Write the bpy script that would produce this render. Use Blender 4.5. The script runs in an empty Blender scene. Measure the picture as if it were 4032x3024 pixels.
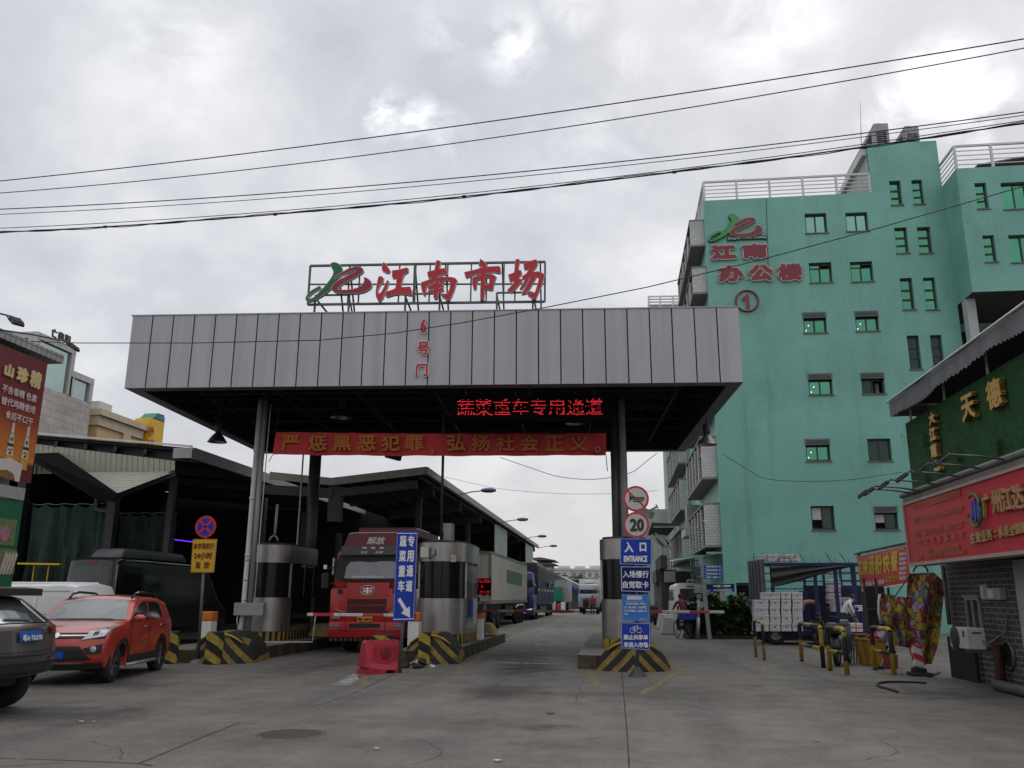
import bpy,bmesh,math,random
from mathutils import Vector as V,Matrix as MX
R = math.radians
rnd = random.Random(7)
SC = bpy.context.scene
COL = SC.collection
# ------------------------------------------------------------------ camera
F = 3350.0; H = 1.55; PITCH = math.atan(838 / F); YAW = R(7.0); ROLL = R(0.26)
RM = (MX.Rotation(YAW,3,'Z') @ MX.Rotation(math.pi / 2 + PITCH,3,'X') @ MX.Rotation(ROLL,3,'Z'))
CAM = V((0,0,H))
cd = bpy.data.cameras.new('camera'); cam = bpy.data.objects.new('camera',cd); COL.objects.link(cam)
cam.location = CAM; cam.rotation_euler = RM.to_euler()
cd.sensor_width = 36; cd.lens = 36 * F / 4032; cd.clip_start = .05; cd.clip_end = 3000
SC.camera = cam
# ------------------------------------------------------------------ sky and sun
def nd(nt,t,**kw):
    n = nt.nodes.new(t)
    for k,v in kw.items(): setattr(n,k,v)
    return n
SUN_EL,SUN_AZ = R(48),R(20)          # sun ahead of the camera, behind the clouds
w = bpy.data.worlds.new('World'); SC.world = w; w.use_nodes = True
nt = w.node_tree; nt.nodes.clear(); L = nt.links.new
tc = nd(nt,'ShaderNodeTexCoord')
sky = nd(nt,'ShaderNodeTexSky',sky_type='NISHITA',sun_disc=False,sun_elevation=SUN_EL,sun_rotation=SUN_AZ,dust_density=3.0)
def mth(op,a,b=None,c=None,clamp=False):
    n = nd(nt,'ShaderNodeMath',operation=op,use_clamp=clamp)
    for i,x in enumerate((a,b,c)):
        if x is None: continue
        if isinstance(x,(int,float)): n.inputs[i].default_value = x
        else: L(x,n.inputs[i])
    return n.outputs[0]
sep = nd(nt,'ShaderNodeSeparateXYZ'); L(tc.outputs['Generated'],sep.inputs[0])
zc = mth('MAXIMUM',sep.outputs[2],0.0)
den = mth('ADD',zc,0.5)
cmb = nd(nt,'ShaderNodeCombineXYZ'); L(mth('DIVIDE',sep.outputs[0],den),cmb.inputs[0]); L(mth('DIVIDE',sep.outputs[1],den),cmb.inputs[1])
def noise(scale,detail,rough,off,dist=0.0):
    mp = nd(nt,'ShaderNodeVectorMath',operation='ADD'); L(cmb.outputs[0],mp.inputs[0]); mp.inputs[1].default_value = off
    n = nd(nt,'ShaderNodeTexNoise'); n.inputs['Scale'].default_value = scale; n.inputs['Detail'].default_value = detail
    n.inputs['Roughness'].default_value = rough; n.inputs['Distortion'].default_value = dist
    L(mp.outputs[0],n.inputs['Vector']); return n.outputs['Fac']
n1 = noise(3.0,7,.52,(3.1,1.7,0.4),.25)
n2 = noise(8.5,8,.55,(0.3,5.2,1.4),.3)
cl = mth('ADD',mth('MULTIPLY',n1,.7),mth('MULTIPLY',n2,.3))
ramp = nd(nt,'ShaderNodeValToRGB'); L(cl,ramp.inputs[0])
e = ramp.color_ramp.elements
e[0].position = .37; e[0].color = (.54,.56,.61,1)
e[1].position = .66; e[1].color = (.86,.865,.88,1)
m = ramp.color_ramp.elements.new(.5); m.color = (.65,.668,.71,1)
# ragged bright gaps where the sun nearly breaks through
spots = [((1500,430),.016,.75),((1640,470),.014,.75),((1740,540),.016,.5),((2010,170),.02,.6),((1760,140),.02,.25),
         ((3720,330),.024,.85),((3850,420),.02,.8),((3500,420),.016,.4),((2250,40),.016,.4),((2460,240),.016,.2),((700,180),.05,.18),((3050,80),.04,.3),((2350,560),.05,.15)]
tot = None
def raydir(px,py): return (RM @ V(((px - 2016) / F,-(py - 1512) / F,-1))).normalized()
for (px,py),rad,amp in spots:
    d = nd(nt,'ShaderNodeVectorMath',operation='DISTANCE'); L(tc.outputs['Generated'],d.inputs[0]); d.inputs[1].default_value = raydir(px,py)
    g = mth('SUBTRACT',1.0,mth('DIVIDE',d.outputs['Value'],rad * 2.6),clamp=True)
    g = mth('MULTIPLY',mth('POWER',g,1.3),amp)
    tot = g if tot is None else mth('MAXIMUM',tot,g)
gap = mth('MULTIPLY',mth('MULTIPLY',tot,mth('MULTIPLY',mth('SUBTRACT',noise(10,9,.62,(7.7,2.2,3.1),.5),.42,clamp=True),6.0),clamp=True),1.0)
zen = mth('ADD',1.0,mth('MULTIPLY',mth('POWER',mth('SUBTRACT',zc,.6,clamp=True),1.0),2.6))   # overcast sky brightens to the zenith
hz = nd(nt,'ShaderNodeMixRGB'); hz.blend_type = 'MIX'; L(mth('SUBTRACT',1.0,mth('MULTIPLY',zc,4.5),clamp=True),hz.inputs[0]); L(ramp.outputs[0],hz.inputs[1]); hz.inputs[2].default_value = (.68,.665,.655,1)
mul = nd(nt,'ShaderNodeVectorMath',operation='SCALE'); L(hz.outputs[0],mul.inputs[0]); L(zen,mul.inputs['Scale'])
addg = nd(nt,'ShaderNodeVectorMath',operation='ADD'); L(mul.outputs[0],addg.inputs[0])
gc = nd(nt,'ShaderNodeCombineXYZ')
for i in range(3): L(gap,gc.inputs[i])
L(gc.outputs[0],addg.inputs[1])
bgc = nd(nt,'ShaderNodeBackground'); L(addg.outputs[0],bgc.inputs[0]); bgc.inputs[1].default_value = 1.0
bgs = nd(nt,'ShaderNodeBackground'); L(sky.outputs[0],bgs.inputs[0]); bgs.inputs[1].default_value = .06
mixs = nd(nt,'ShaderNodeMixShader'); mixs.inputs[0].default_value = .93; L(bgs.outputs[0],mixs.inputs[1]); L(bgc.outputs[0],mixs.inputs[2])
out = nd(nt,'ShaderNodeOutputWorld'); L(mixs.outputs[0],out.inputs[0])
sl = bpy.data.lights.new('sun','SUN'); so = bpy.data.objects.new('sun',sl); COL.objects.link(so)
sl.energy = .6; sl.angle = R(25); sl.color = (1,.95,.88)
so.rotation_euler = V((math.sin(SUN_AZ) * math.cos(SUN_EL),math.cos(SUN_AZ) * math.cos(SUN_EL),math.sin(SUN_EL))).to_track_quat('Z','Y').to_euler()
SC.view_settings.view_transform = 'Standard'; SC.view_settings.look = 'None'; SC.view_settings.exposure = 0.12; SC.view_settings.gamma = 1.0
try:
    SC.cycles.max_bounces = 6; SC.cycles.diffuse_bounces = 3; SC.cycles.glossy_bounces = 3; SC.cycles.caustics_reflective = False
except Exception: pass
# ------------------------------------------------------------------ photo geometry: a pixel on a real plane gives a place in the street
def ray(px,py): return RM @ V(((px - 2016) / F,-(py - 1512) / F,-1))
def G(px,py,z=0.0):
    d = ray(px,py); return CAM + d * ((z - H) / d.z)
def S(px,py,Y):
    d = ray(px,py); return CAM + d * (Y / d.y)
def SX(px,py,X):
    d = ray(px,py); return CAM + d * (X / d.x)
def HP(px,py,p0,n):
    d = ray(px,py); return CAM + d * ((V(p0) - CAM).dot(n) / d.dot(n))
# ------------------------------------------------------------------ materials
MATS = {}
def mat(name,col,rough=.7,metal=0.0,var=.12,sc=2.0,bump=0.0,bsc=None,coat=0.0,emit=0.0,dirt=0.0,dcol=(.03,.028,.025),spec=.5,trans=0.0,alpha=1.0,streak=0.0):
    if name in MATS: return MATS[name]
    m = bpy.data.materials.new(name); m.use_nodes = True; t = m.node_tree; b = t.nodes['Principled BSDF']; l = t.links.new
    b.inputs['Base Color'].default_value = (*col,1); b.inputs['Roughness'].default_value = rough; b.inputs['Metallic'].default_value = metal
    b.inputs['Coat Weight'].default_value = coat; b.inputs['Coat Roughness'].default_value = .08; b.inputs['Specular IOR Level'].default_value = spec
    b.inputs['Transmission Weight'].default_value = trans; b.inputs['Alpha'].default_value = alpha
    co = nd(t,'ShaderNodeTexCoord').outputs['Object']
    cur = None
    if var or dirt or streak:
        n = nd(t,'ShaderNodeTexNoise'); n.inputs['Scale'].default_value = sc; n.inputs['Detail'].default_value = 6; n.inputs['Roughness'].default_value = .65; l(co,n.inputs['Vector'])
        h = nd(t,'ShaderNodeMapRange'); l(n.outputs['Fac'],h.inputs['Value']); h.inputs['From Min'].default_value = .3; h.inputs['From Max'].default_value = .7
        h.inputs['To Min'].default_value = 1 - var; h.inputs['To Max'].default_value = 1 + var
        mu = nd(t,'ShaderNodeVectorMath',operation='SCALE'); mu.inputs[0].default_value = col; l(h.outputs[0],mu.inputs['Scale']); cur = mu.outputs[0]
        if dirt:
            n2 = nd(t,'ShaderNodeTexNoise'); n2.inputs['Scale'].default_value = sc * 2.7; n2.inputs['Detail'].default_value = 8; n2.inputs['Roughness'].default_value = .7; l(co,n2.inputs['Vector'])
            h2 = nd(t,'ShaderNodeMapRange'); l(n2.outputs['Fac'],h2.inputs['Value']); h2.inputs['From Min'].default_value = .48; h2.inputs['From Max'].default_value = .72; h2.inputs['To Max'].default_value = dirt
            mx = nd(t,'ShaderNodeMixRGB'); l(h2.outputs[0],mx.inputs[0]); l(cur,mx.inputs[1]); mx.inputs[2].default_value = (*dcol,1); cur = mx.outputs[0]
        if streak:
            mp = nd(t,'ShaderNodeMapping'); mp.inputs['Scale'].default_value = (sc * 3,sc * 3,sc * .12); l(co,mp.inputs[0])
            n3 = nd(t,'ShaderNodeTexNoise'); n3.inputs['Scale'].default_value = 1.5; n3.inputs['Detail'].default_value = 5; l(mp.outputs[0],n3.inputs['Vector'])
            h3 = nd(t,'ShaderNodeMapRange'); l(n3.outputs['Fac'],h3.inputs['Value']); h3.inputs['From Min'].default_value = .45; h3.inputs['From Max'].default_value = .75; h3.inputs['To Max'].default_value = streak
            mx = nd(t,'ShaderNodeMixRGB'); l(h3.outputs[0],mx.inputs[0]); l(cur,mx.inputs[1]); mx.inputs[2].default_value = (*dcol,1); cur = mx.outputs[0]
        l(cur,b.inputs['Base Color'])
    if bump:
        n = nd(t,'ShaderNodeTexNoise'); n.inputs['Scale'].default_value = bsc or sc * 6; n.inputs['Detail'].default_value = 5; l(co,n.inputs['Vector'])
        bp = nd(t,'ShaderNodeBump'); bp.inputs['Strength'].default_value = bump; bp.inputs['Distance'].default_value = .02; l(n.outputs['Fac'],bp.inputs['Height']); l(bp.outputs[0],b.inputs['Normal'])
    if emit:
        b.inputs['Emission Color'].default_value = (*col,1); b.inputs['Emission Strength'].default_value = emit
    MATS[name] = m
    return m
def pattern(name,kind,c1,c2,size,rough=.8,axis=None,w=.5,blotch=0.0,bump=0.0):
    """brick / stripe / wave patterns in object space"""
    if name in MATS: return MATS[name]
    m = mat(name,c1,rough,var=0); t = m.node_tree; b = t.nodes['Principled BSDF']; l = t.links.new
    co = nd(t,'ShaderNodeTexCoord').outputs['Object']; sp = nd(t,'ShaderNodeSeparateXYZ'); l(co,sp.inputs[0])
    nz = nd(t,'ShaderNodeTexNoise'); nz.inputs['Scale'].default_value = .9; nz.inputs['Detail'].default_value = 8; nz.inputs['Roughness'].default_value = .62; l(co,nz.inputs['Vector'])
    if kind == 'brick':
        cb = nd(t,'ShaderNodeCombineXYZ')
        a = nd(t,'ShaderNodeMath',operation='ADD'); l(sp.outputs[0],a.inputs[0]); l(sp.outputs[1],a.inputs[1]); l(a.outputs[0],cb.inputs[0]); l(sp.outputs[2],cb.inputs[1])
        bk = nd(t,'ShaderNodeTexBrick'); bk.inputs['Scale'].default_value = 1; bk.inputs['Brick Width'].default_value = size[0]; bk.inputs['Row Height'].default_value = size[1]
        bk.inputs['Mortar Size'].default_value = size[2]; bk.inputs['Mortar Smooth'].default_value = .2; bk.offset = size[3] if len(size) > 3 else .5
        bk.inputs['Color1'].default_value = (*c1,1); bk.inputs['Color2'].default_value = (c1[0] * .86,c1[1] * .88,c1[2] * .88,1); bk.inputs['Mortar'].default_value = (*c2,1); l(cb.outputs[0],bk.inputs['Vector'])
        mx = nd(t,'ShaderNodeMixRGB'); mx.blend_type = 'MULTIPLY'; mx.inputs[0].default_value = 1; l(bk.outputs['Color'],mx.inputs[1])
        h = nd(t,'ShaderNodeMapRange'); l(nz.outputs['Fac'],h.inputs['Value']); h.inputs['From Min'].default_value = .3; h.inputs['From Max'].default_value = .7; h.inputs['To Min'].default_value = 1 - blotch; h.inputs['To Max'].default_value = 1 + blotch * .6
        l(h.outputs[0],mx.inputs[2]); l(mx.outputs[0],b.inputs['Base Color'])
        if bump:
            bp = nd(t,'ShaderNodeBump'); bp.inputs['Strength'].default_value = bump; bp.inputs['Distance'].default_value = .01; bp.invert = True; l(bk.outputs['Fac'],bp.inputs['Height']); l(bp.outputs[0],b.inputs['Normal'])
    else:
        d = nd(t,'ShaderNodeVectorMath',operation='DOT_PRODUCT'); l(co,d.inputs[0]); d.inputs[1].default_value = axis
        f = nd(t,'ShaderNodeMath',operation='FRACT'); q = nd(t,'ShaderNodeMath',operation='DIVIDE'); l(d.outputs['Value'],q.inputs[0]); q.inputs[1].default_value = size; l(q.outputs[0],f.inputs[0])
        g = nd(t,'ShaderNodeMath',operation='LESS_THAN'); l(f.outputs[0],g.inputs[0]); g.inputs[1].default_value = w
        mx = nd(t,'ShaderNodeMixRGB'); l(g.outputs[0],mx.inputs[0]); mx.inputs[1].default_value = (*c2,1); mx.inputs[2].default_value = (*c1,1)
        h = nd(t,'ShaderNodeMapRange'); nz.inputs['Scale'].default_value = 7; l(nz.outputs['Fac'],h.inputs['Value']); h.inputs['From Min'].default_value = .35; h.inputs['From Max'].default_value = .65; h.inputs['To Min'].default_value = 1 - blotch; h.inputs['To Max'].default_value = 1.1
        m2 = nd(t,'ShaderNodeMixRGB'); m2.blend_type = 'MULTIPLY'; m2.inputs[0].default_value = 1; l(mx.outputs[0],m2.inputs[1]); l(h.outputs[0],m2.inputs[2]); l(m2.outputs[0],b.inputs['Base Color'])
    return m
# ------------------------------------------------------------------ mesh building
def mw(o): return (mw(o.parent) @ o.matrix_basis) if o.parent else o.matrix_basis.copy()
class MB:
    def __init__(s,m=None): s.b = bmesh.new(); s.ms = []; s.i = 0; s.m(m) if m else None
    def m(s,m):
        if m not in s.ms: s.ms.append(m)
        s.i = s.ms.index(m); return s
    def f(s,pts):
        vs = [s.b.verts.new(p) for p in pts]
        fc = s.b.faces.new(vs); fc.material_index = s.i; return fc
    def box(s,lo,hi,bev=0.0,mx=None,taper=None):
        lo,hi = V(lo),V(hi); p = []
        for z in (0,1):
            for x,y in ((0,0),(1,0),(1,1),(0,1)):
                q = V(((lo.x,hi.x)[x],(lo.y,hi.y)[y],(lo.z,hi.z)[z]))
                if taper and z: c = (lo + hi) / 2; q.x = c.x + (q.x - c.x) * taper[0]; q.y = c.y + (q.y - c.y) * taper[1]
                p.append(mx @ q if mx is not None else q)
        v = [s.b.verts.new(q) for q in p]; fs = []
        for ix in ((3,2,1,0),(4,5,6,7),(0,1,5,4),(1,2,6,5),(2,3,7,6),(3,0,4,7)):
            fc = s.b.faces.new([v[i] for i in ix]); fc.material_index = s.i; fs.append(fc)
        if bev:
            es = {e for fc in fs for e in fc.edges}
            r = bmesh.ops.bevel(s.b,geom=list(es),offset=bev,segments=2,affect='EDGES',profile=.5)
            for fc in r['faces']: fc.material_index = s.i
        return s
    def bx(s,c,d,bev=0.0,rz=0.0,mx=None):
        c,d = V(c),V(d) / 2
        m = MX.Translation(c) @ MX.Rotation(rz,4,'Z')
        if mx is not None: m = MX.Translation(c) @ mx
        return s.box(-d,d,bev,m)
    def cyl(s,a,b,r,n=10,r2=None,caps=True):
        a,b = V(a),V(b); d = (b - a); q = d.to_track_quat('Z','Y'); r2 = r if r2 is None else r2
        A = []; B = []
        for k in range(n):
            t = 2 * math.pi * k / n; u = q @ V((math.cos(t),math.sin(t),0)); A.append(s.b.verts.new(a + u * r)); B.append(s.b.verts.new(b + u * r2))
        for k in range(n):
            fc = s.b.faces.new((A[k],A[(k + 1) % n],B[(k + 1) % n],B[k])); fc.material_index = s.i; fc.smooth = True
        if caps:
            for c,f in ((A[::-1],0),(B,0)):
                fc = s.b.faces.new(c); fc.material_index = s.i
        return s
    def tube(s,pts,r,n=6):
        pts = [V(p) for p in pts]; rings = []
        for k,p in enumerate(pts):
            d = (pts[min(k + 1,len(pts) - 1)] - pts[max(k - 1,0)]).normalized()
            up = V((0,0,1)) if abs(d.z) < .95 else V((0,1,0)); u = d.cross(up).normalized(); v = u.cross(d)
            rr = r[k] if isinstance(r,(list,tuple)) else r
            rings.append([s.b.verts.new(p + (u * math.cos(2 * math.pi * j / n) + v * math.sin(2 * math.pi * j / n)) * rr) for j in range(n)])
        for A,B in zip(rings,rings[1:]):
            for j in range(n):
                fc = s.b.faces.new((A[j],A[(j + 1) % n],B[(j + 1) % n],B[j])); fc.material_index = s.i; fc.smooth = True
        for c in (rings[0][::-1],rings[-1]):
            fc = s.b.faces.new(c); fc.material_index = s.i
        return s
    def bar(s,a,b,w,h=None):
        a,b = V(a),V(b); d = b - a; h = h or w
        q = d.to_track_quat('Z','Y').to_matrix().to_4x4()
        return s.box((-w / 2,-h / 2,0),(w / 2,h / 2,d.length),mx=MX.Translation(a) @ q)
    def prism(s,pts,off,side=None):
        """flat outline of 3-D points, thickened by the vector off"""
        off = V(off); n = len(pts); a = [s.b.verts.new(V(p) + off) for p in pts]; b = [s.b.verts.new(p) for p in pts]
        fa = s.b.faces.new(a); fa.material_index = s.i; fb = s.b.faces.new(b[::-1]); si = s.i
        if side is not None: s.m(side); si2 = s.i
        else: si2 = si
        fb.material_index = si2
        for k in range(n):
            fc = s.b.faces.new((b[k],b[(k + 1) % n],a[(k + 1) % n],a[k])); fc.material_index = si2
        s.i = si; return s
    def lathe(s,prof,c=(0,0,0),n=16,ax='Z',smooth=True,caps=False):
        c = V(c); rings = []
        for r,h in prof:
            ring = []
            for k in range(n):
                t = 2 * math.pi * k / n; x,y = r * math.cos(t),r * math.sin(t)
                p = V((x,y,h)) if ax == 'Z' else (V((h,x,y)) if ax == 'X' else V((y,h,x)))
                ring.append(s.b.verts.new(c + p))
            rings.append(ring)
        for A,B in zip(rings,rings[1:]):
            for k in range(n):
                fc = s.b.faces.new((A[k],A[(k + 1) % n],B[(k + 1) % n],B[k])); fc.material_index = s.i; fc.smooth = smooth
        for r_ in (rings[0][::-1],rings[-1]):
            if caps and (r_[0].co - r_[1].co).length > 1e-5:
                fc = s.b.faces.new(r_); fc.material_index = s.i
        return s
    def ball(s,c,r,n=10,sq=(1,1,1)):
        res = bmesh.ops.create_uvsphere(s.b,u_segments=n,v_segments=max(6,n * 2 // 3),radius=r,matrix=MX.Translation(V(c)) @ MX.Diagonal((*sq,1)))
        for v in res['verts']:
            for fc in v.link_faces: fc.material_index = s.i; fc.smooth = True
        return s
    def grid(s,fn,nu,nv):
        P = [[s.b.verts.new(fn(i / nu,j / nv)) for i in range(nu + 1)] for j in range(nv + 1)]
        for j in range(nv):
            for i in range(nu):
                fc = s.b.faces.new((P[j][i],P[j][i + 1],P[j + 1][i + 1],P[j + 1][i])); fc.material_index = s.i; fc.smooth = True
        return s
    def build(s,name,parent=None,local=False,smooth=None,fix=True):
        me = bpy.data.meshes.new(name)
        if fix: bmesh.ops.recalc_face_normals(s.b,faces=s.b.faces[:])
        if parent is not None and not local: s.b.transform(mw(parent).inverted())
        s.b.to_mesh(me); s.b.free()
        for m_ in s.ms: me.materials.append(m_)
        o = bpy.data.objects.new(name,me); COL.objects.link(o)
        if parent is not None: o.parent = parent
        if smooth:
            me.shade_smooth(); me.set_sharp_from_angle(angle=R(smooth))
        return o
def tag(o,label,cat,group=None,kind=None):
    if label: o['label'] = label
    if cat: o['category'] = cat
    if group: o['group'] = group
    if kind: o['kind'] = kind
    return o
def thing(name,label,cat,loc=(0,0,0),rz=0.0,group=None):
    o = bpy.data.objects.new(name,None); COL.objects.link(o); o.location = loc; o.rotation_euler = (0,0,rz); o.empty_display_size = .2
    return tag(o,label,cat,group)
def struct(name,b): o = b.build(name); o['kind'] = 'structure'; return o
def kids(o): return list(o.children)
def dup(o,loc=None,rz=None,label=None,parent=None):
    c = o.copy(); COL.objects.link(c)
    if parent is not None: c.parent = parent
    if loc is not None: c.location = loc
    if rz is not None: c.rotation_euler = (0,0,rz)
    if label: c['label'] = label
    for ch in kids(o): dup(ch,parent=c)
    return c
DG = None
def txt(b,s_,o,u,v,depth=.01,bold=0.0,shear=0.0):
    """writing s_ fitted into the rectangle o, u (rightwards), v (upwards), standing depth proud of it; bold thickens the strokes (metres)"""
    o,u,v = V(o),V(u),V(v)
    c = bpy.data.curves.new('t','FONT'); c.body = s_; c.shear = shear; c.resolution_u = 2; c.fill_mode = 'FRONT'
    ob = bpy.data.objects.new('t',c); COL.objects.link(ob)
    dg = bpy.context.evaluated_depsgraph_get(); me = bpy.data.meshes.new_from_object(ob.evaluated_get(dg))
    bpy.data.objects.remove(ob); bpy.data.curves.remove(c)
    if not me.vertices: bpy.data.meshes.remove(me); return b
    xs = [p.co.x for p in me.vertices]; ys = [p.co.y for p in me.vertices]; x0,x1,y0,y1 = min(xs),max(xs),min(ys),max(ys)
    n = u.cross(v).normalized(); un,vn = u.normalized(),v.normalized(); ul,vl = u.length,v.length
    sh = [(0,0)] if bold <= 0 else [(bold * math.cos(k * math.pi / 4),bold * math.sin(k * math.pi / 4)) for k in range(8)]
    polys = [list(po.vertices) for po in me.polygons]; ec = set()
    for ix in polys:
        for k in range(len(ix)): ec.add((ix[k],ix[(k + 1) % len(ix)]))
    rim_e = [(p,q) for p,q in ec if (q,p) not in ec]
    for si,(sx_,sy_) in enumerate(sh):
        vs = []
        for p in me.vertices:
            tx = (p.co.x - x0) / max(1e-6,x1 - x0) * (ul - 2 * bold) + bold + sx_; ty = (p.co.y - y0) / max(1e-6,y1 - y0) * (vl - 2 * bold) + bold + sy_
            vs.append(b.b.verts.new(o + un * tx + vn * ty + n * (depth + si * .0004)))
        for ix in polys:
            try: b.b.faces.new([vs[k] for k in ix]).material_index = b.i
            except ValueError: pass
        if depth > .012:
            bk = {}
            for p,q in rim_e:
                for k in (p,q):
                    if k not in bk: bk[k] = b.b.verts.new(vs[k].co - n * depth)
                try: b.b.faces.new((vs[p],bk[p],bk[q],vs[q])).material_index = b.i
                except ValueError: pass
    bpy.data.meshes.remove(me); return b
def smooth_loop(p,k=3):
    n = len(p); out = []
    for i in range(n):
        a,b,c,d = (V((*p[(i + j) % n],0)) for j in (-1,0,1,2))
        for t in range(k):
            t /= k; out.append(tuple((.5 * ((2 * b) + (c - a) * t + (2 * a - 5 * b + 4 * c - d) * t * t + (3 * b - a - 3 * c + d) * t ** 3))[:2]))
    return out
def D(x,y,z=0.0): return G(x * 1.82278,y * 1.82278,z)     # viewing-size pixels
# ------------------------------------------------------------------ shared materials
steel = mat('brushed_steel',(.36,.345,.33),.38,.8,var=.22,sc=1.2,streak=.35,dcol=(.10,.09,.08))
darksteel = mat('dark_steel',(.05,.05,.05),.6,.3,var=.25)
galv = mat('galvanised',(.34,.35,.36),.5,.6,var=.15,dirt=.2)
white = mat('white_paint',(.72,.71,.69),.55,var=.06,dirt=.12,dcol=(.3,.28,.25))
black = mat('black_paint',(.018,.018,.018),.5,var=.2)
rubber = mat('rubber',(.016,.016,.016),.85,var=.3,bump=.1)
yellow = mat('yellow_paint',(.50,.34,.03),.65,var=.2,sc=3,dirt=.55,dcol=(.08,.065,.04))
concrete = mat('concrete',(.17,.16,.145),.9,var=.25,sc=2.5,bump=.3,dirt=.45,streak=.3)
darkconc = mat('dirty_concrete',(.075,.068,.06),.92,var=.35,sc=2.5,bump=.35,dirt=.5)
glassd = mat('dark_glass',(.012,.014,.015),.06,var=0,coat=.6)
boothglass = mat('booth_glass',(.008,.009,.009),.14,var=0,spec=.25)
chrome = mat('chrome',(.6,.6,.6),.15,1.0,var=.05)
redp = mat('red_plastic',(.48,.045,.055),.45,var=.15,dirt=.15)
bluesign = mat('blue_sign',(.010,.045,.38),.5,var=.06,dirt=.06,spec=.25)
signwhite = mat('sign_white',(.74,.74,.74),.5,var=.05)
grey = mat('grey_box',(.30,.30,.30),.55,var=.12,dirt=.2)
plastic = mat('grey_white',(.55,.54,.52),.5,var=.08,dirt=.2)
orange = mat('orange_paint',(.68,.16,.02),.5,var=.1,dirt=.15)
wirem = mat('cable_black',(.012,.012,.014),.6,var=0)
# ------------------------------------------------------------------ ground
def ground_mat():
    m = mat('worn_road',(.1,.1,.1),.82,var=0,spec=.35); t = m.node_tree; b = t.nodes['Principled BSDF']; l = t.links.new
    co = nd(t,'ShaderNodeTexCoord').outputs['Object']
    def nz(sc,det,ro,mp=(1,1,1),dist=0):
        p = nd(t,'ShaderNodeMapping'); p.inputs['Scale'].default_value = mp; l(co,p.inputs[0])
        n = nd(t,'ShaderNodeTexNoise'); n.inputs['Scale'].default_value = sc; n.inputs['Detail'].default_value = det; n.inputs['Roughness'].default_value = ro; n.inputs['Distortion'].default_value = dist
        l(p.outputs[0],n.inputs['Vector']); return n.outputs['Fac']
    def rng(x,a,b_,c,d):
        h = nd(t,'ShaderNodeMapRange'); l(x,h.inputs['Value']); h.inputs['From Min'].default_value = a; h.inputs['From Max'].default_value = b_; h.inputs['To Min'].default_value = c; h.inputs['To Max'].default_value = d; return h.outputs[0]
    big = rng(nz(.16,5,.6,dist=.6),.3,.7,.74,1.22); mid = rng(nz(1.3,10,.8),.32,.68,.72,1.28); fine = rng(nz(24,6,.85),.3,.7,.62,1.38)
    track = rng(nz(.9,6,.6,(1.0,.07,1),.3),.42,.7,1.0,.68)
    spot = rng(nz(2.6,6,.75,dist=.8),.63,.74,1.0,.5)
    cur = None
    dirts = []
    for x_,y_,rx,ry,st in ((1140,1443,1.0,2.6,.75),(1085,1495,.9,1.6,.6),(1110,1415,1.0,3.0,.5),(1186,1571,.4,.35,.6),(700,1440,1.1,3.0,.4),(950,1560,1.6,1.0,.3),(1500,1500,2.0,2.5,.3),(1800,1480,2.0,1.6,.4),(120,1545,1.6,1.2,.6),(260,1480,1.6,1.0,.5),(1250,1610,.8,.7,.3),(2050,1500,1.2,1.4,.5),(620,1600,2.2,.8,.25)):
        p_ = D(x_,y_); sb_ = nd(t,'ShaderNodeVectorMath',operation='SUBTRACT'); l(co,sb_.inputs[0]); sb_.inputs[1].default_value = p_; ml = nd(t,'ShaderNodeVectorMath',operation='MULTIPLY'); l(sb_.outputs[0],ml.inputs[0]); ml.inputs[1].default_value = (1 / rx,1 / ry,0); ln_ = nd(t,'ShaderNodeVectorMath',operation='LENGTH'); l(ml.outputs[0],ln_.inputs[0])
        wn_ = nd(t,'ShaderNodeMath',operation='ADD'); l(ln_.outputs['Value'],wn_.inputs[0]); l(rng(nz(1.7,6,.7),.3,.7,-.45,.45),wn_.inputs[1]); dirts.append(rng(wn_.outputs[0],.25,1.0,1 - st,1.0))
    for x in [big,mid,fine,track,spot] + dirts:
        if cur is None: cur = x; continue
        n = nd(t,'ShaderNodeMath',operation='MULTIPLY'); l(cur,n.inputs[0]); l(x,n.inputs[1]); cur = n.outputs[0]
    tint = nd(t,'ShaderNodeMixRGB'); l(rng(nz(.35,4,.6),.4,.65,0,1),tint.inputs[0]); tint.inputs[1].default_value = (.136,.126,.115,1); tint.inputs[2].default_value = (.15,.133,.115,1)
    sc = nd(t,'ShaderNodeVectorMath',operation='SCALE'); l(tint.outputs[0],sc.inputs[0]); l(cur,sc.inputs['Scale']); l(sc.outputs[0],b.inputs['Base Color'])
    l(rng(nz(1.6,6,.7),.35,.7,.92,.58),b.inputs['Roughness'])
    bp = nd(t,'ShaderNodeBump'); bp.inputs['Strength'].default_value = .35; bp.inputs['Distance'].default_value = .012
    ad = nd(t,'ShaderNodeMath',operation='ADD'); l(nz(60,4,.7),ad.inputs[0]); l(nz(4,5,.6),ad.inputs[1]); l(ad.outputs[0],bp.inputs['Height']); l(bp.outputs[0],b.inputs['Normal'])
    return m
b = MB(ground_mat()); b.f([(-700,-60,0),(700,-60,0),(700,1800,0),(-700,1800,0)]); struct('ground',b)
def worn(name,col,keep=.5,sc=9):
    m = mat(name,col,.8,var=.15,sc=3); t = m.node_tree; bs = t.nodes['Principled BSDF']; l = t.links.new
    co = nd(t,'ShaderNodeTexCoord').outputs['Object']; n = nd(t,'ShaderNodeTexNoise'); n.inputs['Scale'].default_value = sc; n.inputs['Detail'].default_value = 9; n.inputs['Roughness'].default_value = .8; l(co,n.inputs['Vector'])
    h = nd(t,'ShaderNodeMapRange'); l(n.outputs['Fac'],h.inputs['Value']); h.inputs['From Min'].default_value = keep; h.inputs['From Max'].default_value = keep + .09; h.inputs['To Min'].default_value = 0; h.inputs['To Max'].default_value = .8; l(h.outputs[0],bs.inputs['Alpha'])
    return m
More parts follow.
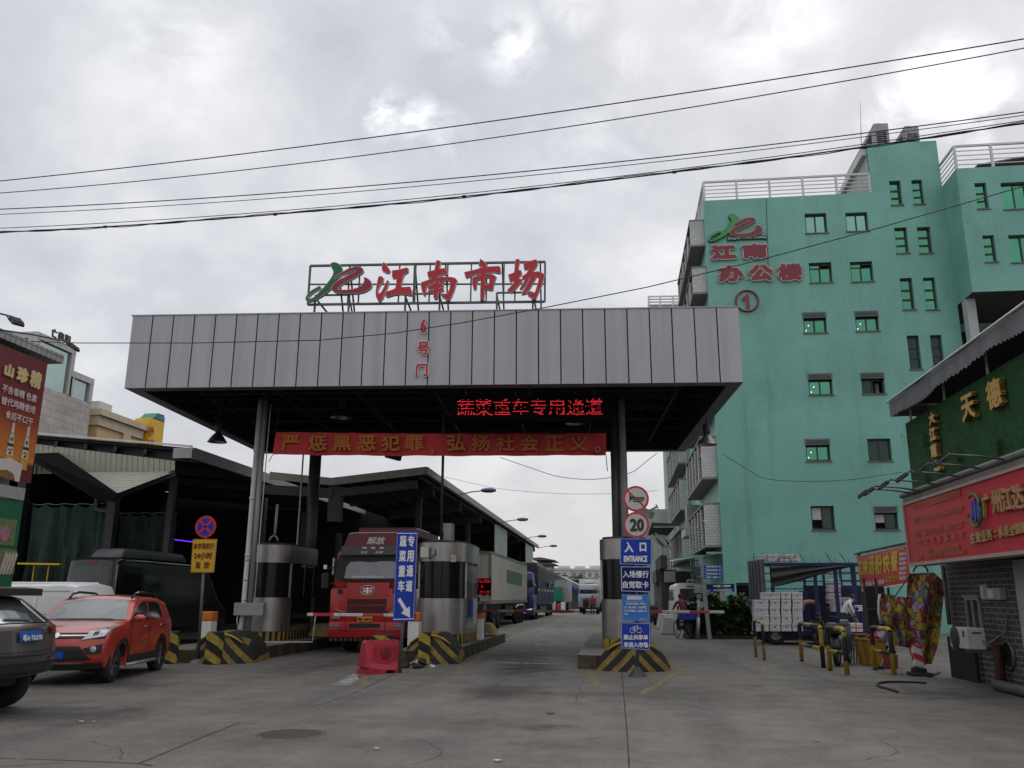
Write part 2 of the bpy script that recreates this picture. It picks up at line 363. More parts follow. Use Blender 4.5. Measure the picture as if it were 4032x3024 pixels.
wy = worn('worn_yellow_line',(.27,.19,.06),.53); wy2 = worn('yellow_edge_line',(.30,.22,.09),.44); ww = worn('worn_white_line',(.36,.35,.33),.43,5); tar = worn('tar_joint',(.012,.012,.012),.40,5)
def strip(b,pts,wd,z=.004):
    pts = [V((p[0],p[1],0)) for p in pts]
    for a,c in zip(pts,pts[1:]):
        d = (c - a).normalized(); n = V((-d.y,d.x,0)) * wd / 2; zz = V((0,0,z))
        b.f([a - n + zz,c - n + zz,c + n + zz,a + n + zz])
    return b
b = MB(wy)
for x,y,wpx in ((400,1583,90),(468,1562,80),(520,1548,60),(600,1549,60),(680,1531,50),(756,1538,30),(842,1511,22),(1050,1515,40),(560,1526,60),(640,1515,60),(1590,1572,120),(1760,1603,140)):
    p = D(x,y); q = D(x + wpx * .55,y - 3); r_ = D(x - wpx * .55,y + 3)
    strip(b,[r_,q],.13)
for a,c in (((1630,1596),(1800,1606)),((1810,1607),(2090,1618)),((2040,1650),(2200,1659)),((1430,1560),(1560,1566)),((1900,1571),(1985,1577))): strip(b,[D(*a),D(*c)],.16)
struct('road_marking_yellow',b)
b = MB(wy2)
strip(b,[D(1290,1360),D(1271,1412),D(1275,1462),D(1300,1490)],.13); strip(b,[D(1440,1424),D(1470,1450),D(1385,1500)],.13)
strip(b,[D(775,1445),D(790,1482)],.16); strip(b,[D(1090,1385),D(1040,1418),D(985,1450)],.08)
struct('lane_edge_line',b)
b = MB(ww)
strip(b,[D(1080,1390),D(1275,1394)],.5); strip(b,[D(1085,1432),D(1200,1434)],.3); strip(b,[D(780,1455),D(735,1480)],.3); strip(b,[D(1256,1354),D(1285,1354)],.35)
strip(b,[(-4.3,30),(-4.0,42),(-3.9,60)],.12); struct('road_marking_white',b)
b = MB(tar)
strip(b,[D(1342,1440),D(1349,1520),D(1355,1590),D(1362,1700)],.016); strip(b,[D(-40,1637),D(150,1643),D(300,1650),D(420,1600),D(520,1560)],.022)
strip(b,[D(300,1650),D(330,1655)],.03); strip(b,[D(660,1533),D(760,1500),D(860,1452)],.018); strip(b,[D(-60,1660),D(140,1648)],.02)
struct('pavement_joint',b)
r_ = random.Random(9)
b = MB(tar)
for x,y,n_,s_ in ((1480,1520,9,.9),(860,1590,8,.7),(1900,1600,9,.8),(200,1600,8,.6),(1250,1480,7,1.2)):
    p = D(x,y); q = [p]; a_ = r_.uniform(0,6)
    for k in range(n_): a_ += r_.uniform(-.6,.6); q.append(q[-1] + V((math.cos(a_),math.sin(a_),0)) * s_ * r_.uniform(.15,.5))
    strip(b,q,.009,.006)
struct('road_crack',b)
# manhole cover set in the road
p = D(628,1586); mh = thing('manhole_cover','round iron manhole cover set in the road foreground','manhole',(p.x,p.y,0))
iron = mat('cast_iron',(.045,.042,.04),.7,.4,var=.3,sc=9,bump=.5)
MB(iron).lathe([(.0001,.006),(.33,.006),(.34,.003),(.34,0)],n=28).build('lid',mh,local=True)
MB(darkconc).lathe([(.345,.004),(.40,.004),(.41,0)],n=28).build('rim',mh,local=True)
# ------------------------------------------------------------------ traffic islands
kerbm = pattern('kerb_paint','stripe',(.085,.066,.035),(.035,.032,.028),.9,.9,axis=(0,1,0),w=.4,blotch=.5)
def island(x0,x1,y0,y1,z=.3):
    b = MB(concrete); pts = []
    for k in range(9):
        t = math.pi * k / 8; pts.append(V(((x0 + x1) / 2 - math.cos(t) * (x1 - x0) / 2,y0 - math.sin(t) * .25,0)))
    pts += [V((x1,y1,0)),V((x0,y1,0))]
    b.prism([p + V((0,0,.0)) for p in pts],(0,0,z),kerbm); return struct('pavement',b)
island(-11.3,-8.95,20.2,34); island(-5.35,-4.0,20.9,31); island(-.95,.95,20.0,33)
chev = {}
def chevron(name,cx):
    if name in MATS: return MATS[name]
    m = mat(name,(.4,.28,.03),.8,var=0); t = m.node_tree; bs = t.nodes['Principled BSDF']; l = t.links.new
    co = nd(t,'ShaderNodeTexCoord').outputs['Object']; sp = nd(t,'ShaderNodeSeparateXYZ'); l(co,sp.inputs[0])
    a = nd(t,'ShaderNodeMath',operation='ABSOLUTE'); l(sp.outputs[0],a.inputs[0])
    s_ = nd(t,'ShaderNodeMath',operation='ADD'); l(a.outputs[0],s_.inputs[0]); l(sp.outputs[2],s_.inputs[1])
    q = nd(t,'ShaderNodeMath',operation='DIVIDE'); l(s_.outputs[0],q.inputs[0]); q.inputs[1].default_value = .34
    f = nd(t,'ShaderNodeMath',operation='FRACT'); l(q.outputs[0],f.inputs[0])
    g = nd(t,'ShaderNodeMath',operation='LESS_THAN'); l(f.outputs[0],g.inputs[0]); g.inputs[1].default_value = .45
    n = nd(t,'ShaderNodeTexNoise'); n.inputs['Scale'].default_value = 5; n.inputs['Detail'].default_value = 8; n.inputs['Roughness'].default_value = .75; l(co,n.inputs['Vector'])
    h = nd(t,'ShaderNodeMapRange'); l(n.outputs['Fac'],h.inputs['Value']); h.inputs['From Min'].default_value = .4; h.inputs['From Max'].default_value = .68; h.inputs['To Min'].default_value = 1; h.inputs['To Max'].default_value = .18
    mx = nd(t,'ShaderNodeMixRGB'); l(g.outputs[0],mx.inputs[0]); mx.inputs[1].default_value = (.016,.014,.012,1); mx.inputs[2].default_value = (.27,.18,.035,1)
    m2 = nd(t,'ShaderNodeMixRGB'); m2.blend_type = 'MULTIPLY'; m2.inputs[0].default_value = 1; l(mx.outputs[0],m2.inputs[1]); l(h.outputs[0],m2.inputs[2]); l(m2.outputs[0],bs.inputs['Base Color'])
    bp = nd(t,'ShaderNodeBump'); bp.inputs['Strength'].default_value = .4; bp.inputs['Distance'].default_value = .03; l(n.outputs['Fac'],bp.inputs['Height']); l(bp.outputs[0],bs.inputs['Normal'])
    return m
def nose(x,y,hw,h,back,label):
    """sloping dome-shaped concrete island end, striped in chevrons"""
    t = thing('island_end_block',label,'barrier block',(x,y,0),group='striped concrete island ends')
    b = MB(chevron('chevron_stripes',0)); N = 14
    prof = []
    for k in range(N + 1):
        u = -1 + 2 * k / N; prof.append((u * hw,h * (max(0,1 - abs(u) ** 2.3) ** .75) * .86 + .09))
    rows = []
    for (dy,sc_,up) in ((0,1.0,0),(.16,.97,.04),(.5,.9,.06),(back,.86,.05)):
        rows.append([(px * sc_,dy - (1 - (px / hw) ** 2) * .28 * (1 if dy < .3 else .4),pz + up) for px,pz in prof])
    base = [(px,-(1 - (px / hw) ** 2) * .42 - .05,0) for px,_ in prof]
    vs = [[b.b.verts.new(p) for p in r_] for r_ in [base] + rows]
    for A,B in zip(vs,vs[1:]):
        for k in range(N):
            fc = b.b.faces.new((A[k],A[k + 1],B[k + 1],B[k])); fc.smooth = True
    for A,B in zip(vs[1:],vs[2:]):
        pass
    sd = [[r_[0] for r_ in vs],[r_[-1] for r_ in vs]]
    for q in sd:
        lo = b.b.verts.new((q[-1].co.x,q[-1].co.y,0)); b.b.faces.new(q + [lo])
    b.build('body',t,local=True)
    m_ = MB(yellow); m_.tube([(px * .985,-.06 - (1 - (px / hw) ** 2) * .26,pz + .0) for px,pz in prof[2:N - 1]],.024); m_.build('painted_rim',t,local=True)
    return t
nose(.28,19.75,.80,.62,1.2,'chevron striped concrete island end under the column of blue signs')
nose(-4.5,21.0,.70,.66,1.2,'chevron striped concrete island end behind the tall blue lane sign')
nose(-9.4,20.25,.78,.68,1.2,'chevron striped concrete island end beside the orange car')
# ------------------------------------------------------------------ toll gate canopy
GA = math.atan2(1.05,16.56); GW,GD = 16.6,10.9; GB,GT = 7.0,9.06
gate = thing('entrance_gate','wide grey panelled toll gate canopy on round steel columns over the lanes','gate',(-13.2,21.0,0),GA)
GM = mw(gate); GN = (GM.to_3x3() @ V((0,-1,0))).normalized(); G0 = GM.translation
def GL(x,y,z): return GM @ V((x,y,z))
def GP(px,py,dy=0.0): return HP(px,py,GL(0,dy,0),GN)       # on the plane dy behind the fascia
alu = [mat('fascia_panel_%s' % k,c,.42,.15,var=.05,sc=.6,streak=.3,dcol=(.13,.125,.125)) for k,c in (('plain',(.40,.395,.415)),('cool',(.385,.385,.41)),('pale',(.415,.41,.425)))]
seam = mat('panel_seam',(.012,.012,.012),.8,var=0)
b = MB(seam); b.box((0.03,.03,GB + .02),(GW - .03,.36,GT - .03)); b.box((.03,.36,GB + .02),(.36,GD,GT - .03)); b.box((GW - .36,.36,GB + .02),(GW - .03,GD,GT - .03)); b.box((.36,GD - .36,GB + .02),(GW - .36,GD - .03,GT - .03))
n = 28; pw = GW / n
for k in range(n):
    b.m(alu[rnd.choice((0,0,1,2))]); g = .016
    b.box((k * pw + g,0,GB),((k + 1) * pw - g,.029,GT),.006)
nd_ = 18; pd = GD / nd_
for k in range(nd_):
    b.m(alu[rnd.choice((0,1,2))])
    b.box((0,k * pd + .012 + (.03 if k == 0 else 0),GB),(.029,(k + 1) * pd - .012,GT),.005); b.box((GW - .029,k * pd + .012 + (.03 if k == 0 else 0),GB),(GW,(k + 1) * pd - .012,GT),.005)
b.m(mat('fascia_return',(.15,.15,.155),.5,.1,var=.1,dirt=.3))
b.box((.03,.03,GB - .004),(GW - .03,.36,GB + .019)); b.box((.03,.361,GB - .004),(.36,GD,GB + .019)); b.box((GW - .36,.361,GB - .004),(GW - .03,GD,GB + .019)); b.box((.361,GD - .36,GB - .004),(GW - .361,GD,GB + .019))
b.m(galv); b.box((-.02,-.02,GT),(GW + .02,.3,GT + .03))
b.build('fascia',gate,local=True)
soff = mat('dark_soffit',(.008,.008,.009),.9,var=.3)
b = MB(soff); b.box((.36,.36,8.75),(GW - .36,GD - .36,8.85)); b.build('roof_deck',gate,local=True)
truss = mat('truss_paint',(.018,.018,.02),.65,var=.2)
b = MB(truss); nx,ny = 7,5; dx,dy = (GW - .8) / nx,(GD - .8) / ny; zb,zt = 7.16,8.6
for i in range(nx):
    for j in range(ny):
        c = V((.4 + (i + .5) * dx,.4 + (j + .5) * dy,zb))
        for a in (0,1):
            for q in (0,1): b.cyl(c,(.4 + (i + a) * dx,.4 + (j + q) * dy,zt),.028,5,caps=False)
        if i < nx - 1: b.cyl(c,c + V((dx,0,0)),.035,5,caps=False)
        if j < ny - 1: b.cyl(c,c + V((0,dy,0)),.035,5,caps=False)
for i in range(nx + 1): b.cyl((.4 + i * dx,.4,zt),(.4 + i * dx,GD - .4,zt),.035,5,caps=False)
for j in range(ny + 1): b.cyl((.4,.4 + j * dy,zt),(GW - .4,.4 + j * dy,zt),.035,5,caps=False)
for k in range(7): b.bar((.4,.5 + k * 1.6,zb - .02),(GW - .4,.5 + k * 1.6,zb - .02),.03)
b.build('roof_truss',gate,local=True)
colm = mat('column_paint',(.32,.32,.325),.5,.2,var=.15,sc=1.5,streak=.35,dcol=(.05,.048,.045)); cold = mat('dark_column',(.055,.056,.058),.45,.3,var=.25,streak=.2,dcol=(.015,.015,.015))
def col(wx,wy,r=.2,m=None,z0=.3):
    b = MB(m or colm); b.cyl((wx,wy,z0),(wx,wy,7.3),r,18); b.cyl((wx,wy,z0),(wx,wy,z0 + .05),r * 1.6,18)
    for z in (3.0,5.5): b.cyl((wx,wy,z),(wx,wy,z + .03),r + .008,18)
    return b.build('column',gate)
ca,cb_ = S(977,2465,23.45),S(953,2465,23.35); col(ca.x,23.45,.085); cc = S(2424,1900,24.3); col(cc.x,24.3,.125,cold); col(-10.35,28.3,.2,cold); col(.2,29.3,.2,cold)
b = MB(mat('pvc_pipe',(.60,.58,.55),.5,var=.15,sc=2,streak=.5,dcol=(.2,.18,.15)))
px_ = cb_.x; b.tube([(px_ - .12,23.35,.25),(px_ - .05,23.34,.5),(px_,23.34,1.0),(px_ + .02,23.35,7.2)],.066,10)
for z in (1.0,2.6,4.2,5.6): b.cyl((px_ + .005,23.345,z),(px_ + .005,23.345,z + .1),.076,10)
for z in (1.4,1.95,2.5): b.m(yellow); b.cyl((px_ + .005,23.345,z),(px_ + .005,23.345,z + .04),.079,10)
b.build('drainpipe',gate)
cc = S(2455,1900,24.2); b = MB(mat('grey_pipe',(.22,.215,.225),.5,var=.12,streak=.2)); b.cyl((cc.x,24.2,.3),(cc.x,24.2,7.1),.095,12); b.build('drainpipe',gate)
b = MB(plastic); b.tube([(ca.x + .16,23.35,.35),(ca.x + .19,23.35,4),(ca.x + .22,23.35,7.0)],.016); b.build('conduit',gate); MB(plastic).tube([(-10.75,28.1,.35),(-10.72,28.1,7.0)],.03).build('conduit',gate)
# number over the lane
redl = mat('letter_red',(.42,.018,.035),.45,var=.08); pink = mat('letter_rim',(.68,.62,.62),.5,var=.05)
def rimmed(parent,s_,tl,tr,bl,plane,name='character',depth=.06,rim=.035,bold=.02,face=None,rimm=None):
    o,a,c = plane(*bl),plane(*tl),plane(*tr); u = c - a; v = a - o; n_ = u.cross(v).normalized()
    b = MB(rimm or pink); uu,vv = u.normalized() * rim,v.normalized() * rim
    txt(b,s_,o - uu - vv,u + 2 * uu,v + 2 * vv,depth - .008,bold + rim); b.m(face or redl); txt(b,s_,o,u,v,depth,bold)
    return b.build(name,parent,fix=False)
gn = thing('gate_number','three red raised characters with pale rims stacked on the grey fascia','lettering',GP(1660,1485))
pl = lambda x,y: GP(x,y)
rimmed(gn,'6',(1655,1258),(1682,1258),(1655,1314),pl,'character',.06,.02,.022); rimmed(gn,'号',(1645,1347),(1693,1347),(1643,1400),pl,'character',.06,.02,.014); rimmed(gn,'门',(1639,1432),(1687,1432),(1637,1483),pl,'character',.06,.02,.014)
# ------------------------------------------------------------------ rooftop sign
SY = .7
PA = lambda x,y: GP(1180 + x * .23508,1010 + y * .23508,SY); PB = lambda x,y: GP(1640 + x * .23508,1010 + y * .23508,SY)
p = GP(1690,1230,SY); rs = thing('rooftop_sign','red brush characters and green leaf logo on an open steel frame above the gate','sign',(p.x,p.y,9.05))
frm = mat('sign_frame_steel',(.12,.125,.125),.5,.6,var=.15,dirt=.3)
b = MB(frm); bk = GN * -.08
def fb(a,c,w_=.055): b.bar(a + bk,c + bk,w_)
TL,TR,BL,BR = GP(1219,1043,SY),GP(2146,1027,SY),GP(1209,1196,SY),GP(2145,1184,SY)
def lerp(a,c,t): return a + (c - a) * t
fb(TL,TR,.06); fb(BL,BR,.06); fb(TL,BL); fb(TR,BR); fb(lerp(TL,BL,.48),lerp(TR,BR,.56),.04)
for t in (.17,.215,.385,.448,.454,.515,.59,.69,.755,.828,.875): fb(lerp(TL,TR,t),lerp(BL,BR,t),.04)
base = GL(0,SY,9.06).z
for t,q in ((.03,.12),(.175,.17),(.415,.45),(.56,.58),(.80,.82),(.95,.98)):
    a = lerp(BL,BR,t); b.bar(V((a.x,a.y,base)) + bk,lerp(BL,BR,t) + bk + V((0,0,.28)),.05)
    back = -GN * 1.3; c = lerp(TL,TR,q); b.bar(V((c.x,c.y,base)) + back,c + bk,.045); b.bar(V((c.x,c.y,base)) + back,lerp(BL,BR,t) + bk + V((0,0,.2)),.04)
for t0,t1 in ((.03,.175),(.415,.56),(.8,.95)): b.bar(lerp(BL,BR,t0) + bk + V((0,0,.28)),lerp(BL,BR,t1) + bk + V((0,0,.28)),.045)
b.build('frame',rs)
rim = mat('channel_letter_edge',(.62,.60,.58),.45,.2,var=.08); rface = mat('channel_letter_red',(.50,.012,.028),.4,var=.1,sc=1.5); gface = mat('leaf_green',(.006,.13,.045),.4,var=.15,sc=1.5); rdark = mat('logo_dark_red',(.28,.012,.03),.4,var=.1)
LG = [(540,150),(570,130),(620,130),(675,155),(715,200),(730,250),(720,300),(690,350),(650,420),(590,500),(520,570),(440,640),(350,700),(270,740),(190,768),(150,765),(125,745),(130,700),(160,655),(210,605),(280,560),(345,527),(362,530),(368,545),(350,560),(280,595),(215,640),(170,690),(158,720),(178,738),(230,725),(290,685),(350,620),(420,550),(490,465),(540,400),(575,340),(590,290),(580,250),(555,210)]
LR = [(590,397),(640,350),(720,305),(800,255),(880,220),(960,205),(1030,210),(1070,235),(1080,265),(1060,300),(1000,335),(900,395),(780,455),(700,510),(655,550),(660,578),(700,590),(800,590),(920,575),(1010,545),(1070,500),(1100,450),(1105,410),(1095,380),(1140,395),(1190,430),(1220,480),(1215,530),(1170,575),(1080,620),(960,640),(800,645),(680,635),(600,610),(560,580),(555,540),(590,495),(660,440),(760,380),(860,330),(950,285),(975,262),(940,252),(860,275),(760,320),(680,350),(620,385)]
def grow(p,d):
    out = []; n = len(p)
    ar = sum(p[i][0] * p[(i + 1) % n][1] - p[(i + 1) % n][0] * p[i][1] for i in range(n)); sg = 1 if ar > 0 else -1
    for i in range(n):
        a,c,e_ = V((*p[i - 1],0)),V((*p[i],0)),V((*p[(i + 1) % n],0))
        n1_ = (c - a).normalized(); n2_ = (e_ - c).normalized(); nn = V((n1_.y + n2_.y,-n1_.x - n2_.x,0))
        nn = nn.normalized() if nn.length > 1e-6 else V((n1_.y,-n1_.x,0)); q = c + nn * d * sg; out.append((q.x,q.y))
    return out
def channel(parent,name,polys,plane,nrm,face,edge,depth=.13,g=9,off=0.0):
    b = MB(edge)
    for k,pg in enumerate(polys):
        o = nrm * (off + k * .004)
        b.m(edge); b.prism([plane(*q) + o for q in grow(pg,g)],nrm * (depth - .015))
        b.m(face); b.prism([plane(*q) + o for q in pg],nrm * depth)
    return b.build(name,parent)
channel(rs,'logo_leaf',[smooth_loop(LG,2)],PA,GN,gface,rim); channel(rs,'logo_ribbon',[smooth_loop(LR,2)],PA,GN,rdark,rim,off=.02)
J = [[(1420,120),(1460,165),(1510,240),(1525,265),(1500,295),(1460,290),(1405,260),(1395,230),(1400,170)],[(1345,360),(1385,362),(1415,390),(1405,430),(1355,500),(1325,570),(1325,640),(1345,655),(1385,620),(1430,540),(1480,425),(1500,440),(1490,500),(1440,620),(1400,720),(1360,770),(1330,760),(1300,700),(1292,620),(1310,500),(1330,400)],
     [(1565,265),(1690,250),(1800,215),(1830,230),(1825,280),(1760,320),(1735,380),(1720,470),(1705,545),(1860,535),(1885,600),(1890,665),(1860,672),(1760,650),(1650,650),(1560,670),(1480,700),(1455,680),(1455,620),(1560,590),(1620,560),(1635,480),(1640,370),(1580,390),(1565,360)]]
N_ = [[(345,95),(385,95),(415,120),(395,190),(380,235),(490,222),(530,290),(525,305),(440,320),(370,345),(345,370),(350,385),(270,395),(272,355),(215,370),(205,350),(195,285),(315,255)],
      [(270,392),(350,378),(450,370),(600,375),(660,395),(685,430),(670,470),(640,570),(600,670),(560,750),(530,752),(440,690),(410,645),(520,655),(545,620),(570,560),(575,480),(560,430),(520,412),(470,425),(440,460),(375,432),(300,450),(240,470),(175,515),(165,560),(165,640),(150,680),(130,665),(100,570),(88,490),(100,460),(200,425)],
      [(205,540),(250,505),(290,492),(440,485),(460,510),(455,530),(380,550),(220,575),(210,565)],[(200,605),(310,580),(455,550),(465,590),(440,600),(370,620),(210,635)],[(310,480),(350,440),(390,440),(375,560),(365,700),(350,735),(315,735),(300,700),(305,600)]]
SH = [[(1078,68),(1120,100),(1165,150),(1175,195),(1145,205),(1065,180),(1053,165)],[(812,290),(980,255),(1080,222),(1150,205),(1380,190),(1405,210),(1415,285),(1400,300),(1290,280),(1200,290),(1155,320),(1150,330),(1080,330),(1070,305),(985,315),(845,375),(830,360)],
      [(1080,325),(1155,318),(1150,560),(1140,640),(1130,745),(1080,750),(1080,600),(1085,400),(1040,410),(1015,460),(1010,540),(990,580),(965,560),(945,470),(945,390),(960,375),(1075,340)],[(1150,320),(1250,325),(1310,345),(1340,375),(1220,372),(1150,380)],[(1215,368),(1340,375),(1320,420),(1300,500),(1280,585),(1225,570),(1225,490),(1235,410)],[(1145,500),(1195,505),(1235,485),(1290,550),(1280,585),(1240,585),(1145,560)]]
CH = [[(1670,75),(1715,75),(1735,95),(1715,170),(1710,260),(1750,258),(1765,310),(1720,370),(1715,410),(1765,405),(1770,420),(1720,490),(1650,570),(1590,630),(1535,580),(1600,510),(1640,460),(1645,415),(1575,435),(1560,400),(1545,330),(1640,300),(1655,220),(1660,130)],
      [(1800,145),(1990,80),(2015,90),(2030,150),(2000,210),(1920,285),(2030,280),(2110,305),(2142,335),(2125,400),(2100,500),(2050,610),(2000,730),(1960,730),(1880,670),(1855,635),(1980,635),(2000,600),(2030,500),(2055,400),(2030,350),(2010,360),(1940,490),(1880,590),(1830,640),(1770,655),(1775,630),(1850,520),(1900,410),(1925,360),(1905,365),(1830,490),(1770,565),(1738,560),(1780,490),(1830,400),(1780,390),(1775,360),(1850,310),(1890,230),(1900,210),(1820,240),(1805,200)]]
for pg,pln in ((J,PA),(N_,PB),(SH,PB),(CH,PB)): channel(rs,'character',pg,pln,GN,rface,rim)
# ------------------------------------------------------------------ LED board and banner under the canopy
LD = lambda x,y: GP(x,y,.45)
a,c,o = LD(1770,1556),LD(2400,1556),LD(1770,1660)
led = thing('led_board','long black LED board with red dotted lane message hanging under the canopy','LED sign',a)
b = MB(mat('led_black',(.003,.003,.003),.9,var=0,spec=.05)); b.prism([a,c,LD(2400,1660),o],GN * -.18); b.build('case',led)
for t in (.1,.5,.9): q = lerp(a,c,t); MB(darksteel).cyl(q - GN * .1,V((q.x,q.y,8.7)) - GN * .1,.025,6).build('hanger',led)
def led_dots(parent,s_,o,u,v,px_,name,em,rng_skip=.12,seed=3):
    """lamps of a dot-matrix display: the glyphs are sampled on a grid"""
    r_ = random.Random(seed); b = MB()
    cu = bpy.data.curves.new('t','FONT'); cu.body = s_; ob = bpy.data.objects.new('t',cu); COL.objects.link(ob)
    me = bpy.data.meshes.new_from_object(ob.evaluated_get(bpy.context.evaluated_depsgraph_get())); bpy.data.objects.remove(ob)
    me.calc_loop_triangles(); P = [p.co.copy() for p in me.vertices]; x0 = min(p.x for p in P); x1 = max(p.x for p in P); y0 = min(p.y for p in P); y1 = max(p.y for p in P)
    nxx,nyy = px_; on = set()
    for lt in me.loop_triangles:
        A,B,C = (P[i] for i in lt.vertices)
        t = [((q.x - x0) / (x1 - x0) * nxx,(q.y - y0) / (y1 - y0) * nyy) for q in (A,B,C)]
        for i in range(int(min(q[0] for q in t)) ,int(max(q[0] for q in t)) + 1):
            for j in range(int(min(q[1] for q in t)),int(max(q[1] for q in t)) + 1):
                cx_,cy_ = i + .5,j + .5; d = [(t[k][0] - cx_) * (t[(k + 1) % 3][1] - cy_) - (t[(k + 1) % 3][0] - cx_) * (t[k][1] - cy_) for k in range(3)]
                if all(x >= -.05 for x in d) or all(x <= .05 for x in d): on.add((i,j))
    bpy.data.meshes.remove(me); b.m(em); nrm = u.cross(v).normalized(); du,dv = u / nxx,v / nyy
    off_rows = {j for j in range(nyy) if r_.random() < rng_skip}
    for i,j in sorted(on):
        if j in off_rows and r_.random() < .8 or r_.random() < .04: continue
        q = o + du * (i + .18) + dv * (j + .18) + nrm * .008
        b.f([q,q + du * .6,q + du * .6 + dv * .6,q + dv * .6])
    return b.build(name,parent,fix=False)
ledred = mat('led_lit_red',(1.0,.02,.035),.5,var=0,emit=1.0)
o = LD(1800,1638); u = LD(2374,1636) - o; v = LD(1800,1572) - o
led_dots(led,'蔬菜重车专用通道',o,u,v,(146,17),'lit_lamps',ledred,.34)
BN = lambda x,y: GP(x,y,1.75)
TLb,TRb,BLb,BRb = BN(1088,1701),BN(2387,1706),BN(1074,1790),BN(2386,1792)
ban = thing('hanging_banner','long red cloth banner with dull gold slogan hung between the front columns','banner',TLb)
redcloth = mat('red_cloth',(.46,.035,.035),.8,var=.12,sc=1.2,bump=.3,bsc=3); gold = mat('dull_gold_print',(.42,.13,.03),.8,var=.15)
def bf(uu,vv):
    p = lerp(lerp(BLb,BRb,uu),lerp(TLb,TRb,uu),vv); return p + GN * (.05 * math.sin(uu * 31) * (1 - vv) + .03 * math.sin(uu * 75 + vv * 3)) + V((0,0,-.03 * math.sin(uu * math.pi)))
MB(redcloth).grid(bf,90,6).build('cloth',ban)
chars = '严惩黑恶犯罪，弘扬社会正义。'
xs = [1110,1216,1313,1408,1503,1597,1695,1761,1857,1953,2048,2145,2242,2340]
for ch,x in zip(chars,xs):
    y = 1715 + (x - 1110) / 1240 * 2
    if ch == '，': q = [(x + 2,y + 55),14,24]
    elif ch == '。': q = [(x,y + 42),26,26]
    else: q = [(x,y),74,62]
    (xx,yy),ww_,hh = q; b = MB(gold); o = BN(xx,yy + hh); txt(b,ch,o,BN(xx + ww_,yy + hh) - o,BN(xx,yy) - o,.09,.016); b.build('character',ban,fix=False)
for q,d in ((TLb,(0,.1,1.6)),(TRb,(0,.1,1.6)),(BRb,(.03,0,-.45)),(BLb,(-.1,0,-.2))): MB(wirem).tube([q,q + V(d)],.011).build('rope',ban)
# ------------------------------------------------------------------ high-bay lamps and cameras under the canopy
lamp_in = mat('lamp_reflector',(.5,.5,.48),.25,.8,var=.05); lamp_dk = mat('lamp_housing',(.045,.045,.048),.5,.3,var=.1); lamp_lt = mat('lamp_bell_grey',(.24,.235,.23),.4,.6,var=.1)
def highbay(p,label,shade=None,r=.3,top=8.6):
    t = thing('bay_lamp',label,'lamp',(p.x,p.y,p.z),group='bell lamps hung from the canopy')
    MB(lamp_dk).lathe([(.001,.64),(.1,.63),(.115,.58),(.115,.36),(.07,.3)],n=14).cyl((0,0,.6),(0,0,top - p.z),.018,6).build('ballast_housing',t,local=True)
    s = MB(shade or lamp_dk); s.lathe([(.07,.31),(.1,.27),(.17,.2),(r * .85,.08),(r,.0),(r + .015,-.01)],n=20); s.build('bell',t,local=True)
    MB(lamp_in).lathe([(r - .01,.006),(r * .8,.075),(.16,.18),(.08,.23),(.0001,.235)],n=20).build('reflector',t,local=True)
    return t
highbay(HP(855,1740,GL(0,4.6,0),GN),'dark bell lamp hanging off the left edge of the canopy')
highbay(HP(2785,1750,GL(0,4.6,0),GN),'pale grey bell lamp hanging off the right edge of the canopy',lamp_lt)
highbay(HP(1343,1645,GL(0,3.6,0),GN),'bell lamp under the canopy above the left end of the red banner',None,.33)
highbay(HP(2267,1668,GL(0,3.0,0),GN),'bell lamp under the canopy near the right end of the red banner',None,.3)
def cctv(p,label,rz,pitch=-.25,mount=(0,0,.3),s=1.0,m=None):
    t = thing('security_camera',label,'camera',p,rz)
    mx = MX.Rotation(pitch,4,'X') @ MX.Diagonal((s,s,s,1))
    b = MB(m or plastic); b.box((-.055,-.2,-.05),(.055,.16,.05),.012,mx); b.box((-.065,-.26,.05),(.065,.17,.062),mx=mx); b.build('body',t,local=True)
    b = MB(glassd); b.cyl(mx @ V((0,-.2,0)),mx @ V((0,-.215,0)),.04 * s,12); b.build('lens',t,local=True)
    b = MB(m or plastic); b.cyl((0,.05,0),mount,.018 * s,6); b.cyl(mount,V(mount) * 1.04,.05 * s,8); b.build('bracket',t,local=True)
    return t
cctv(GP(1552,1800,2.3),'dark security camera hanging below the middle of the red banner',-.9,-.15,(0,.1,.5),1.3,lamp_dk)
